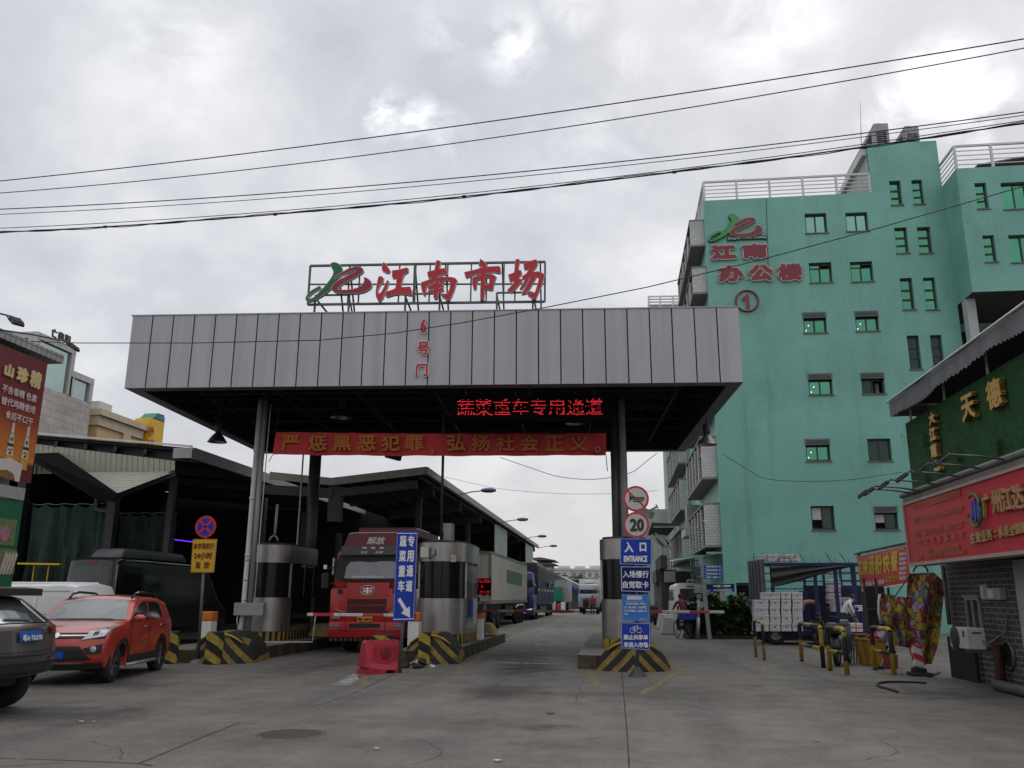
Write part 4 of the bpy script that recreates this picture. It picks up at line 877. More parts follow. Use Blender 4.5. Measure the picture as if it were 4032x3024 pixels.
for y in (20.75,18.6,16.4,14.2): MB(rail).cyl((6.98,y,5.5),(6.98,y,AZ + .03),.03,6).build('post',aw)
# hanging plants on the turf
for i,(x,y) in enumerate(((3558,1720),(3634,1720),(3770,1780),(3640,1870),(3925,1700 + 40))):
    p = SX(x,y,6.84); t = thing('hanging_plant',('trailing plant at the far top corner of the turf wall','small dark plant left of the upper gold characters','small dark plant between the two gold character groups','trailing plant below the column of gold characters','dark plant low under the biggest gold character')[i],'plant',p,group='small plants on the turf wall')
    b = MB(mat('dark_leaf',(.012,.03,.012),.8,var=.4,sc=8))
    for k in range(60):
        q = p + V((rnd.gauss(0,.05),rnd.gauss(0,.09),rnd.gauss(-.05,.12))); e_ = V((rnd.uniform(-.05,0),rnd.uniform(-.05,.05),-rnd.uniform(.03,.1))); s_ = V((.01,.02,.01)); b.f([q - s_,q + s_,q + e_])
    b.build('leaves',t,fix=False)
# window, pipes, meter boxes, door on the shop wall
wf = mat('white_frame',(.26,.26,.26),.5,var=.1,dirt=.3)
def xw(y0,y1,z0,z1,X=6.84):
    t = MB(wf); f = .05
    t.box((X - .05,y0,z0),(X,y1,z0 + f)); t.box((X - .05,y0,z1 - f),(X,y1,z1)); t.box((X - .05,y0,z0 + f),(X,y0 + f,z1 - f)); t.box((X - .05,y1 - f,z0 + f),(X,y1,z1 - f)); ym = (y0 + y1) / 2; t.box((X - .05,ym - f / 2,z0 + f),(X,ym + f / 2,z1 - f)); t.box((X - .07,y0 - .05,z1),(X,y1 + .05,z1 + .05))
    o = t.build('window',sh); g = MB(glassd); g.f([(X - .02,y0 + f,z0 + f),(X - .02,y1 - f,z0 + f),(X - .02,y1 - f,z1 - f),(X - .02,y0 + f,z1 - f)]); g.build('pane',o)
a,c = SX(3797,2353,6.8),SX(3868,2490,6.8); xw(c.y,a.y,c.z,a.z)
pm = mat('old_pipe',(.10,.095,.09),.6,var=.25,dirt=.4)
b = MB(pm); p = SX(3712,2225,6.7); q = SX(3745,2460,6.7); b.tube([p,(p.x,p.y,q.z)],.045,8); b.build('drainpipe',sh)
b = MB(mat('rusty_pipe',(.10,.045,.04),.7,var=.3,dirt=.4)); p = SX(3925,2540,6.6); b.tube([(6.6,p.y,.15),(6.6,p.y,p.z),(6.6,p.y - .12,p.z + .08)],.085,10); b.m(pm); b.tube([(6.5,p.y,.1),(6.5,p.y - 3,.1)],.09,10); b.build('waste_pipe',sh)
b = MB(pm); c = SX(3974,2580,6.77); b.lathe([(.2,-.03),(.25,-.06),(.25,0)],c,20,'X'); b.m(roomdark); b.lathe([(.0001,-.028),(.2,-.028)],c,20,'X'); b.build('drain_opening',sh); b = MB(mat('shadow_black',(.012,.012,.012),.9,var=.3)); b.box((6.72,17.98,0),(6.845,19.32,.8),.02); b.build('shadow_block',sh)  # added black block paints the shadow under the air conditioner
b = MB(mat('white_panel',(.33,.33,.33),.6,var=.15,streak=.3)); b.box((6.72,12,.05),(6.84,15.85,2.2)); b.build('side_door',sh)
for i,(x0,y0,x1,y1,d_) in enumerate(((3872,2302,3905,2362,.07),(3912,2315,3968,2362,.12))):
    a,c = SX(x0,y0,6.78),SX(x1,y1,6.78); t = thing('meter_box',('tall grey meter box on the brick wall, further from the door','wide grey meter box on the brick wall, closer to the door')[i],'box',(6.78,c.y,c.z),group='meter boxes on the shop wall')
    b = MB(grey); b.box((6.78 - d_,c.y,c.z),(6.776,a.y,a.z),.012); b.build('body',t); b = MB(plastic); b.box((6.78 - d_ - .012,lerp(c,a,.5).y,c.z + .03),(6.78 - d_ - .001,a.y - .03,a.z - .03)); b.build('cover',t)
# air conditioner
p = SX(3780,2560,6.3); ac = thing('air_conditioner','white outdoor air conditioner unit beside the patterned sheet','air conditioner',(6.3,p.y,p.z))
a,c = SX(3690,2462,6.15),SX(3820,2558,6.15); zt,zb = a.z,c.z
acm = mat('ac_white',(.42,.40,.37),.5,var=.1,dirt=.25,dcol=(.15,.13,.11)); y0,y1 = c.y - .05,c.y + .78
b = MB(acm); b.box((6.1,y0,zb),(6.42,y1,zt),.02); b.build('casing',ac)
b = MB(darksteel); b.lathe([(.0001,-.01),(.2,-.012),(.21,-.002)],(6.098,y1 - .28,(zt + zb) / 2),20,'X')
for k in range(5): b.lathe([(.035 + k * .035,-.02),(.043 + k * .035,-.02)],(6.098,y1 - .28,(zt + zb) / 2),20,'X')
b.build('fan_grille',ac)
b = MB(black); b.box((6.095,y0 + .1,zt - .16),(6.099,y0 + .17,zt - .05)); b.box((6.2,y0 - .004,zt - .1),(6.34,y0 - .001,zt - .07)); b.build('label_plate',ac)
b = MB(pm); b.tube([(6.35,y0 - .02,zb + .15),(6.4,y0 - .1,zb + .1),(6.7,y0 - .12,zb + .3),(6.8,y0 - .1,zb + .6)],.02); b.bar((6.1,y0 + .1,zb - .03),(6.84,y0 + .1,zb - .03),.04); b.bar((6.1,y1 - .1,zb - .03),(6.84,y1 - .1,zb - .03),.04); b.build('bracket',ac)
# ------------------------------------------------------------------ shop with the posters on the left
ls = thing('roadside_shop','pale tiled shop at the left edge with a flat projecting roof','shop',(-12.3,15,0))
b = MB(pattern('grey_roof_tile','brick',(.33,.33,.33),(.16,.16,.16),(.16,.3,.02,0),.6,blotch=.2)); b.box((-13.8,13.2,6.48),(-12.0,16.72,6.66)); b.build('roof',ls)
b = MB(palewall); b.box((-13.6,13.5,0),(-12.35,16.05,6.479)); b.build('wall',ls)
PX = -12.05
def grad(name,stops,z0,z1,axis='Z'):
    m = mat(name,(.3,.02,.02),.45,var=0,coat=.1); t = m.node_tree; bs = t.nodes['Principled BSDF']; l = t.links.new
    co = nd(t,'ShaderNodeTexCoord').outputs['Object']; sp = nd(t,'ShaderNodeSeparateXYZ'); l(co,sp.inputs[0]); h = nd(t,'ShaderNodeMapRange'); l(sp.outputs[axis],h.inputs['Value']); h.inputs['From Min'].default_value = z0; h.inputs['From Max'].default_value = z1
    r_ = nd(t,'ShaderNodeValToRGB'); l(h.outputs[0],r_.inputs[0])
    for k,(p,c) in enumerate(stops):
        e_ = r_.color_ramp.elements[k] if k < 2 else r_.color_ramp.elements.new(p); e_.position = p; e_.color = (*c,1)
    l(r_.outputs[0],bs.inputs['Base Color']); return m
zp0,zp1 = SX(110,1900,PX).z,SX(188,1430,PX).z; yp1 = SX(188,1430,PX).y
po = thing('advertising_poster','dark red and orange food poster with two bottles on the left shop wall','poster',(PX,yp1,zp0))
b = MB(grad('poster_print',[(0,(.12,.012,.012)),(1,(.13,.012,.018)),(.13,(.12,.012,.012)),(.16,(.5,.2,.03)),(.3,(.45,.13,.02)),(.5,(.24,.03,.015)),(.7,(.15,.012,.018))],0,zp1 - zp0)); b.box((PX - .06,13.5,zp0),(PX,yp1,zp1)); b.build('print',po)
cream = mat('poster_cream',(.55,.45,.22),.5,var=.1); pw = mat('poster_white',(.55,.50,.47),.5,var=.05)
b = MB(cream)
for ch,x0,y0,x1,y1 in (('山',12,1425,50,1478),('珍',60,1435,108,1500),('精',112,1450,158,1520)): side_text(b,ch,x0,y0 ,x1,y1,PX + .01,0,.02,.02)
b.m(pw)
for s_,x0,y0,x1,y1,sl in (('不含香精 色素',5,1508,143,1541,38),('替代鸡精使用',2,1556,136,1590,32),('食后不口干',18,1613,128,1645,22),('20846.2',-20,1916 - 5,54,1936,6)):
    o = SX(x0,y1,PX + .01); r_ = SX(x1,y1 + sl,PX + .01); t = SX(x0,y0,PX + .01)
    if s_[0] == '2': continue
    txt(b,s_,o,V((0,r_.y - o.y,0)),V((0,0,t.z - o.z)),.006,.004)
o = SX(2,1905,PX + .01)
b.build('lettering',po,fix=False)
def bottle(yc,zb,h):
    b = MB(mat('bottle_white',(.52,.5,.42),.3,var=.05)); X = PX + .006
    def pg(pts,m_,off=0): b.m(m_); b.prism([(X,yc + y * h,zb + z * h) for y,z in pts],(.006 + off,0,0))
    W_,Ye,Br = mat('bottle_white',(.52,.5,.42),.3),mat('bottle_yellow',(.55,.28,.05),.3,var=.15),mat('bottle_brown',(.07,.025,.012),.4)
    pg([(-.05,.74),(.05,.74),(.035,1.0),(-.035,1.0)],W_); pg([(-.085,.52),(.085,.52),(.055,.74),(-.055,.74)],W_); pg([(-.09,.45),(.09,.45),(.085,.52),(-.085,.52)],Br); pg([(-.115,.25),(.115,.25),(.09,.45),(-.09,.45)],W_); pg([(-.12,0),(.12,0),(.115,.25),(-.115,.25)],Ye)
    pg([(-.055,.745),(.055,.745),(.055,.755),(-.055,.755)],Br,.003)
    c = [(.045 * math.cos(t),.62 + .045 * math.sin(t)) for t in [k * math.pi / 8 for k in range(16)]]; pg(c,mat('bottle_green',(.02,.16,.10),.4),.004)
    pg([(-.06,.36),(-.01,.36),(-.01,.40),(-.06,.40)],mat('letter_red',(.42,.018,.035),.45),.004); pg([(.01,.36),(.06,.36),(.06,.40),(.01,.40)],mat('letter_red',(.42,.018,.035),.45),.004)
    pg([(-.04,.28),(.03,.28),(.045,.33),(-.02,.33)],mat('bottle_brown',(.07,.025,.012),.4),.004)
    return b.build('printed_bottle',po)
for (x,y0,y1) in ((28,1657,1835),(88,1672,1850)):
    a,c = SX(x,y1,PX),SX(x,y0,PX); bottle(a.y,a.z,c.z - a.z)
b = MB(pw); a = SX(40,1880,PX); b.prism([(PX + .014,a.y - .5,a.z - .02),(PX + .014,a.y + .25,a.z - .06),(PX + .014,a.y + .28,a.z + .3),(PX + .014,a.y - .1,a.z + .38),(PX + .014,a.y - .5,a.z + .3)],(.006,0,0)); b.m(mat('mushroom_brown',(.2,.1,.02),.6,var=.4,sc=20)); b.prism([(PX + .022,a.y - .4,a.z - .02),(PX + .022,a.y + .12,a.z - .05),(PX + .022,a.y + .05,a.z + .08),(PX + .022,a.y - .15,a.z + .13),(PX + .022,a.y - .38,a.z + .1)],(.004,0,0)); b.build('printed_dish',po)
gp = thing('vegetable_poster','green poster with vegetable pictures low on the left shop wall','poster',(PX,yp1,1.7))
zg1 = SX(95,1975,PX).z; yg = SX(92,1990,PX).y; b = MB(mat('poster_green',(.01,.12,.05),.5,var=.1)); b.box((PX - .05,13.5,1.5),(PX - .01,yg,zg1)); b.build('board',gp)
b = MB(mat('grey_box',(.3,.3,.3))); b.box((PX - .05,13.5,zg1 + .02),(PX + .02,yg - .03,zg1 + .26)); b.build('top_rail',gp)
veg = mat('veg_print',(.10,.17,.06),.5,var=.6,sc=14,dirt=.6,dcol=(.33,.24,.26)); b = MB(veg)
for (y0,y1) in ((2048,2150),(2165,2262)): a,c = SX(68,y0,PX),SX(60,y1,PX); b.box((PX - .009,13.6,c.z),(PX - .002,a.y,a.z))
b.m(mat('radish_print',(.45,.40,.33),.5,var=.2,sc=8))
for k in range(4): a = SX(8 + k * 13,2260,PX); b.prism([(PX,a.y - .1,a.z),(PX,a.y - .05,a.z - .02),(PX,a.y + .09,a.z + .38),(PX,a.y + .02,a.z + .44)],(.006,0,0))
b.m(mat('onion_print',(.35,.16,.22),.5,var=.25,sc=9)); c = SX(18,2100,PX); b.prism([(PX,c.y + .13 * math.cos(t),c.z + .16 * math.sin(t)) for t in [k * math.pi / 8 for k in range(16)]],(.006,0,0))
b.build('pictures',gp)
p0 = SX(0,1247,-11.6)
flood(V((-12.0,13.6,6.75)),SX(52,1248,-10.2),'dark floodlight on an arm at the left edge above the poster shop')
p1 = SX(265,1345,-10.6); flood(V((-12.0,p1.y - .1,6.62)),p1,'dark floodlight on an arm from the tiled roof corner of the poster shop')
# ------------------------------------------------------------------ buildings behind the left hall
stone = pattern('stone_panels','brick',(.54,.47,.44),(.36,.31,.29),(.7,.35,.02,.5),.7,blotch=.25)
def side_poly(px,X,d,m): b = MB(m); return b.prism([SX(x,y,X) for x,y in px],(-d,0,0))
sx = -26
st = thing('stone_building','pale stone building with a glass stair tower rising behind the left hall','building',SX(260,1750,sx))
b = MB(stone); b.box((sx - 9,30,0),(sx,38.75,10.85)); b.build('wall',st)
b = MB(mat('tower_frame',(.5,.49,.46),.6,var=.15,streak=.3))
def fr_box(y0,y1,z0,z1,w_=.28):
    for yy in (y0,y1): b.box((sx - .4,yy - w_ / 2,z0),(sx + .02,yy + w_ / 2,z1)); b.box((sx - 5,yy - w_ / 2,z0),(sx - 4.6,yy + w_ / 2,z1))
    b.box((sx - 5.01,y0 - w_ / 2,z1),(sx + .03,y1 + w_ / 2,z1 + .3)); 
fr_box(34.3,36.9,10.86,12.9); fr_box(37.05,38.6,10.86,11.8)
b.build('tower_frame',st)
gm = mat('stair_glass',(.35,.45,.43),.08,.75,var=.1,sc=.6)
for (y0,y1,z1) in ((34.45,36.75,12.89),(37.2,38.45,11.79)):
    g = MB(gm); g.f([(sx - .1,y0,10.87),(sx - .1,y1,10.87),(sx - .1,y1,z1),(sx - .1,y0,z1)]); g.f([(sx - 4.7,y0 - .1,10.87),(sx - .4,y0 - .1,10.87),(sx - .4,y0 - .1,z1),(sx - 4.7,y0 - .1,z1)]); g.build('glazing',st)
b = MB(black)
o = SX(232,1350,sx + .05); 
for k,ch in enumerate('亡幽阳'): txt(b,ch,V((sx + .05,35.0 + k * .5,13.22 + .0 * k)),V((0,.4,0)),V((0,0,.42)),.05,.02)
b.build('roof_lettering',st,fix=False)
beige = mat('beige_tile',(.62,.40,.20),.75,var=.12,sc=1.5); beige2 = mat('beige_trim',(.60,.50,.36),.75,var=.1,streak=.2)
be = thing('beige_building','low orange beige building with a pale cornice behind the left hall','building',(sx,41,0))
b = MB(beige); b.box((sx - 12,39.5,0),(sx,43.5,9.9)); b.build('wall',be); b = MB(beige2); b.box((sx - 12.1,39.4,9.9),(sx + .1,43.6,10.4)); b.box((sx - 12.2,39.3,10.4),(sx + .25,43.7,10.72)); b.box((sx - .05,41.7,8),(sx + .12,42.35,9.89)); b.build('cornice',be)
b = MB(gm); b.box((sx + .005,41.85,8.2),(sx + .13,42.2,9.4)); b.build('window',be)
wtk = thing('water_tank','pale square water tank on the beige building roof','tank',SX(425,1612,sx)); a,c = SX(400,1582,-26.5),SX(447,1618,-26.5); b = MB(plastic); b.box((-27.6,a.y,10.95),(-26.6,c.y,a.z + .05)); b.build('tank',wtk); b = MB(darksteel)
for yy in (a.y + .05,c.y - .05): b.bar((-26.65,yy,10.7),(-26.65,yy,10.95),.05)
b.build('stand',wtk)
ys = thing('yellow_sign_tower','yellow sign tower with a red emblem at the end of the beige building','sign',(sx,44.3,9))
yw = mat('sign_yellow',(.72,.46,.01),.5,var=.08,sc=.8); b = MB(yw); b.box((sx - .6,43.75,7),(sx + .35,45.2,11.15),.02); b.build('body',ys)
b = MB(mat('cap_green',(.02,.18,.12),.5)); b.prism([(sx - .5,43.95,11.16),(sx - .5,45.2,11.16),(sx - .5,45.2,11.6),(sx - .5,44.5,11.58)],(.8,0,0)); b.m(mat('cap_red',(.45,.03,.03),.5)); b.prism([(sx + .31,43.95,11.16),(sx + .31,45.2,11.16),(sx + .31,45.2,11.27)],(.03,0,0)); b.m(mat('cap_blue',(.06,.2,.5),.5)); b.prism([(sx + .31,44.15,11.24),(sx + .31,45.2,11.28),(sx + .31,45.2,11.46)],(.03,0,0)); b.build('cap',ys)
b = MB(mat('emblem_red',(.45,.06,.03),.5)); c = SX(595,1699,sx + .36)
for r_ in (.3,.2,.1): b.lathe([(r_,.0),(r_ - .045,.02),(r_ - .05,0)],c,24,'X')
for k,ch in enumerate('闻香'): a = SX(572 + k * 20,1748,sx + .36); txt(b,ch,a,V((0,.36,0)),V((0,0,.3)),.02,.02)
b.build('emblem',ys,fix=False)
# ------------------------------------------------------------------ market halls on the left
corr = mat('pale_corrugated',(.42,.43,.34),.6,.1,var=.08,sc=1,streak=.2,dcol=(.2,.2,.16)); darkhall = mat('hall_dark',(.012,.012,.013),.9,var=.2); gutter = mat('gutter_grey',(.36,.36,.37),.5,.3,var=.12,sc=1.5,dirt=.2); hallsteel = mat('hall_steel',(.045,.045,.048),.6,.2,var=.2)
h1 = thing('market_hall','dark open market hall with a pale corrugated front behind the parked cars','hall',(-14,26.75,0))
E1,Y1,Y1b = -14.08,26.75,46.8
b = MB(gutter); b.bar((E1,Y1,6.18),(E1,Y1b,6.2),.14,.38)
b.build('gutter',h1)
RX = -25.6
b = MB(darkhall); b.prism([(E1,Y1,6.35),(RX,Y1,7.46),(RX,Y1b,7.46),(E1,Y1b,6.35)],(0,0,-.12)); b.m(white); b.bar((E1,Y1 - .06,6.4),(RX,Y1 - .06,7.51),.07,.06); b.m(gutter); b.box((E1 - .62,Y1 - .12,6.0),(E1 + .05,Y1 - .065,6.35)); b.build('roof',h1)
b = MB(hallsteel)
for k in range(10):
    x = E1 - .6 - k * 1.1; z = 6.35 + (E1 - x) * .0967 - .13
    b.bar((x,Y1 + .02,z - .12),(x - .4,Y1 + .9,z - .1),.1,.18)
for yy in (27.2,32,37,42,46.4): b.bar((E1,yy,6.1),(RX,yy,7.2),.14,.35)
b.build('purlin',h1)
ph = SX(0,0,-11)
def corr_panel(p00,p10,p11,p01,n_,amp=.03):
    bb = MB(corr); p00,p10,p11,p01 = map(V,(p00,p10,p11,p01)); nr = (p10 - p00).cross(p01 - p00).normalized()
    pr_ = [0,.06,.12,.88,.94]; am = [1,1,0,0,1]; row = []
    us = []
    for k in range(n_):
        for q,a in zip(pr_,am): us.append(((k + q) / n_,a))
    us.append((1,1))
    A = [bb.b.verts.new(lerp(p00,p10,u) + nr * amp * a) for u,a in us]; B = [bb.b.verts.new(lerp(p01,p11,u) + nr * amp * a) for u,a in us]
    for i in range(len(us) - 1): bb.b.faces.new((A[i],A[i + 1],B[i + 1],B[i]))
    return bb
q0,q1,q2,q3 = S(130,1790,26.8),S(690,1857,26.8),S(690,1815,26.8),S(130,1747,26.8)
q0.z = S(600,1860,26.8).z; q1.z = q0.z
corr_panel(q0,q1,q2,q3,27).build('front_cladding',h1)
a1,a2,a3 = S(346,1861,26.72),S(688,1857,26.72),S(463,1942,25.1)
b = corr_panel(a1,a3,a3 + V((.02,0,.01)),a2,12,.015); b.build('lean_to_sheet',h1)
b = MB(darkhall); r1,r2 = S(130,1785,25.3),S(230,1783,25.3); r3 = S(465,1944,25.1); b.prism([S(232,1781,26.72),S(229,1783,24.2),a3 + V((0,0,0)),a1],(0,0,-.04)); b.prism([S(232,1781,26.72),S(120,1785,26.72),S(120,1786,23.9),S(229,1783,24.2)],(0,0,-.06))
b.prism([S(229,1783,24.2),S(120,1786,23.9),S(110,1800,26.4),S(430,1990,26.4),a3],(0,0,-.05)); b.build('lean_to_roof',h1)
for (x,y,Yp,r_) in ((113,1800,26.4,.15),(452,1950,26,.14),(685,1880,27.1,.1),(1040,1960,33,.12),(1200,2020,38,.12),(1335,2100,43,.12)):
    p = S(x,y,Yp); b = MB(hallsteel if Yp > 27 else mat('hall_post',(.028,.028,.03),.5,.3,var=.2)); b.bar((p.x,p.y,0),(p.x,p.y,p.z),r_ * 2,r_ * 2); b.build('post',h1)
b = MB(hallsteel); b.bar(S(463,1950,26),S(690,1862,26.75),.12,.2); b.bar(S(380,1945,26.4),S(380,2010,26.4),.1); b.bar(S(378,2005,26.4),S(455,2020,26.1),.1); b.build('brace',h1)
b = MB(darkhall); b.box((RX - .2,Y1 + 1,0),(RX,60,7.3)); b.box((RX,46.9,0),(E1 - .2,47.05,6.3)); b.box((RX,47.1,5),(E1 - 4,47.2,7.4)); b.build('back_wall',h1)
# green netting curtains hung between the posts
ncm = mat('dark_green_net',(.022,.045,.034),.9,var=.3,sc=3)
def curtain(x0,x1,yt,yb,Y,label,n_=5):
    pts = [S(x0 + (x1 - x0) * k / (n_ * 4),0,Y).x for k in range(n_ * 4 + 1)]; zt,zb = S((x0 + x1) / 2,yt,Y).z,S((x0 + x1) / 2,yb,Y).z
    t = thing('net_curtain',label,'curtain',(pts[0],Y,zb)); x_0,x_1 = S(x0,yt,Y).x,S(x1,yt,Y).x; b = MB(ncm)
    def f(u,v): s_ = abs(math.sin(u * n_ * math.pi)); return (x_0 + (x_1 - x_0) * (u + .02 * math.sin(u * 40) * (1 - v)),Y + (.13 * math.sin(u * n_ * 6.3 + 2.6 * math.sin(u * 4.1) + 1.8 * math.sin(v * 2 + u * 9)) + .10 * math.sin(u * 17 + v * 2.6 + x0)) * (1.2 - v) + .04 * math.sin(u * 47 + 3 * math.sin(u * 13)),zb + (zt - zb) * v - .12 * s_ * v)
    b.grid(f,n_ * 12,10); b.build('net',t)
    b = MB(galv); b.tube([(x_0 + (x_1 - x_0) * k / 14,Y - .02,zt + .03 - .05 * abs(math.sin(k))) for k in range(15)],.012,4); b.build('rope',t)
curtain(125,425,1985,2330,26.5,'dark green net curtain gathered behind the yellow bar')
curtain(470,700,2020,2330,27.7,'dark green net curtain hung behind the black van')
t = thing('height_bar','yellow horizontal bar on two thin posts behind the white van','barrier',S(135,2360,25.1)); b = MB(mat('sign_yellow',(.72,.46,.01),.5)); a,c = S(75,2219,25.1),S(240,2222,25.1); b.bar(a,c,.16,.05); b.build('bar',t); b = MB(yellow)
for x in (136,193): p = S(x,2225,25.1); b.bar((p.x,p.y,0),(p.x,p.y,p.z),.035)
b.build('post',t)
t = thing('neon_strip','thin violet light strip glowing inside the dark hall','light',S(652,2122,29.5)); b = MB(mat('violet_lit',(.16,.03,1.0),.5,var=0,emit=1.5)); b.bar(S(652,2120,29.5),S(758,2134,29.5),.03); b.build('tube',t)
# second hall
h2 = thing('market_hall','long market hall with an upswept pale eave behind the toll booths','hall',(-7,31,0))
EX,Y2,Y2b = -6.95,30.6,76
pe,pv = S(1677,1837,Y2),S(1305,1881,Y2); pl_ = S(1062,1857,Y2); zE = pe.z; EX = pe.x
b = MB(mat('eave_pale',(.60,.60,.53),.6,.1,var=.08,streak=.12,dcol=(.3,.3,.24))); b.prism([pv,pe,pe + V((0,0,-.28)),pv + V((0,0,-.28))],(0,.1,0)); b.prism([pl_,pv,pv + V((0,0,-.28)),pl_ + V((0,0,-.28))],(0,.1,0)); b.build('front_fascia',h2)
b = MB(darkhall); lf = pl_
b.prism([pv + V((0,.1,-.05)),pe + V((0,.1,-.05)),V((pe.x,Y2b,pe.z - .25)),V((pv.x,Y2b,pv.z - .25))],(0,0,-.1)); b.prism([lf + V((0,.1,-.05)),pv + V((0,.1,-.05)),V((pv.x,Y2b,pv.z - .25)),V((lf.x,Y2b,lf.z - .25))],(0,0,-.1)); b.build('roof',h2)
b = MB(gutter); b.bar((EX,Y2,zE - .14),(EX,Y2b,zE - .36),.14,.26); b.build('gutter',h2)
b = MB(hallsteel)
for yy in range(33,76,6):
    b.bar((EX - .2,yy,zE - .6),(pv.x,yy,pv.z - .6),.16,.45)
for k in range(6): x = EX - .3 - k * .65; b.bar((x,Y2 + .3,zE - .3 - (EX - x) * .1),(x,Y2b,zE - .5 - (EX - x) * .1),.07,.12)
b.build('rafter',h2)
for yy in (33.5,45,57,69,75): b = MB(hallsteel); b.bar((EX - .9,yy,0),(EX - .9,yy,zE - .5),.22); b.build('post',h2)
b = MB(mat('hall_steel_pale',(.10,.10,.098),.6,.2,var=.2)); b.bar((pv.x + .1,Y2 + .35,pv.z - 1.6),(pv.x + .1,Y2 + .35,pv.z - .3),.5,.3); b.bar((pv.x,Y2 + .3,pv.z - .55),(pv.x - 3.2,Y2 + .3,pv.z - .35),.3,.35); b.bar((pv.x,Y2 + .3,pv.z - .55),(pv.x + 3.2,Y2 + .3,pv.z - .25),.2,.3); b.build('beam',h2)
b = MB(darkhall); b.box((-16,76.2,0),(EX - .5,76.4,5.8)); b.box((-16.2,48,0),(-16,76.4,7.6)); b.box((-25,47.4,0),(-11,47.6,5.95)); b.box((-25,47.4,5.96),(-13.2,47.6,7.2)); b.build('back_wall',h2)
# translucent sheets hung from its eave
ptm = mat('hanging_sheet',(.42,.50,.44),.6,var=.15,sc=1.2,dirt=.3,dcol=(.1,.2,.12))
for i,(xa,ya,xb,yb,zb) in enumerate(((1950,2060,1997,2090,2180),(2070,2140,2099,2155,2235))):
    a,c = SX(xa,ya,EX - .1),SX(xb,yb,EX - .1); zz = SX(xa,zb,EX - .1).z
    t = thing('hanging_sheet',('wide mottled pale green sheet hung from the hall eave, nearer one','narrow mottled pale green sheet hung from the hall eave, farther one')[i],'sheet',(a.x,a.y,zz)); MB(ptm).prism([(a.x,a.y,zz),(a.x,c.y,zz),(a.x,c.y,c.z),(a.x,a.y,c.z)],(-.04,0,0)).build('sheet',t)
# street lamps on the eave
lampb = mat('lamp_blue_grey',(.10,.14,.22),.4,.3,var=.1)
for i,yy in enumerate((37.2,51.0,64.5,76)):
    z = zE - .25 - (yy - Y2) * .005
    t = thing('eave_lamp',('lamp arm on the market hall eave, closest to the gate','lamp arm on the market hall eave, second from the gate','lamp arm on the market hall eave, third from the gate','lamp arm at the far end of the market hall eave')[i],'street lamp',(EX,yy,z),group='lamps along the market hall eave')
    b = MB(galv); b.tube([(EX,yy,z),(EX + .6,yy,z + .13),(EX + 1.05,yy,z + .17)],.03); b.build('arm',t)
    b = MB(lampb); b.lathe([(.001,0),(.07,.05),(.11,.25),(.11,.5),(.06,.68),(.001,.7)],(EX + 1.0,yy,z + .19),10,'X'); b.build('head',t)
# ------------------------------------------------------------------ toll booths
boothstripe = pattern('booth_stripe','stripe',(.36,.26,.03),(.02,.018,.016),.24,.8,axis=(1,1,0),w=.5,blotch=.4)
def booth(x0,x1,y0,y1,label,gcol=boothglass):
    t = thing('toll_booth',label,'toll booth',((x0 + x1) / 2,(y0 + y1) / 2,.3)); r = (x1 - x0) * .46
    def ring(gr=0.0):
        out = []; cx_ = (x0 + x1) / 2; hw = (x1 - x0) / 2 + gr
        for k in range(13):
            a = math.pi * k / 12; out.append((cx_ - math.cos(a) ** 1 * hw if True else 0,y0 + r - math.sin(a) * (r + gr)))
        for k in range(13):
            a = math.pi * k / 12; out.append((cx_ + math.cos(a) * hw,y1 - r * .4 + math.sin(a) * (r * .4 + gr)))
        return out
    def band(m,z0,z1,name,gr=0.0,cap=True):
        b = MB(m); q = ring(gr); n = len(q); A = [b.b.verts.new((x,y,z0)) for x,y in q]; B = [b.b.verts.new((x,y,z1)) for x,y in q]
        for k in range(n): f = b.b.faces.new((A[k],A[(k + 1) % n],B[(k + 1) % n],B[k])); f.smooth = True
        if cap: b.b.faces.new(A[::-1]); b.b.faces.new(B)
        return b.build(name,t,smooth=40)
    band(boothstripe,.3,.56,'striped_base',-.01); band(steel,.561,1.5,'lower_panel'); g = band(gcol,1.501,2.49,'window_band',-.03)
    band(steel,2.491,3.0,'upper_panel',.02); band(darksteel,3.001,3.06,'roof',-.05)
    b = MB(steel)
    for x,y in ((x0 + .02,y0 + r),(x1 - .02,y0 + r),(x1 - .02,y1 - .5),(x0 + .02,y1 - .5),(x1 - .02,(y0 + y1) / 2 + .2)): b.box((x - .035,y - .035,1.501),(x + .035,y + .035,2.49))
    b.build('mullion',t)
    b = MB(glassd); b.box((x1 - .02,y0 + r + .1,.7),(x1 + .012,y1 - .6,2.4)); b.build('side_door',t)
    return t
bc = booth(-5.55,-4.2,23.4,26.3,'stainless steel toll booth with curved end beside the red truck')
booth(-10.95,-9.6,24.2,27.2,'dim stainless steel toll booth behind the left gate column')
booth(-.44,.78,22.1,24.0,'stainless steel toll booth half hidden behind the column of blue signs')
b = MB(mat('blue_bag',(.02,.25,.5),.5)); c = S(1690,2345,23.9); b.ball(c,.1,8,(1,.5,1)); b.build('bag',bc); b = MB(bluesign); b.box((-4.19,24.5,1.0),(-4.17,25.0,1.45)); b.build('notice',bc); b = MB(plastic); b.box((-4.19,25.1,.8),(-4.172,25.7,1.5)); b.build('poster',bc)
t = thing('control_box','grey metal box with a tall thin mast on the centre toll booth roof','box',(-5.0,23.9,3.06)); a,c = S(1732,2060,23.9),S(1778,2136,23.9); b = MB(grey); b.box((a.x,23.9,3.06),(c.x,24.3,a.z),.015); b.build('body',t)
b = MB(darksteel); p = S(1738,2060,23.85); b.cyl((p.x,23.85,3.06),(p.x,23.85,7.9),.04,8); b.build('mast',t)
b = MB(wirem); q = S(1710,2130,23.5); b.tube([(a.x + .1,23.88,3.3),(a.x + .12,23.7,3.1),q,S(1715,2180,23.35),S(1690,2205,23.3)],.015); b.build('cable',t)
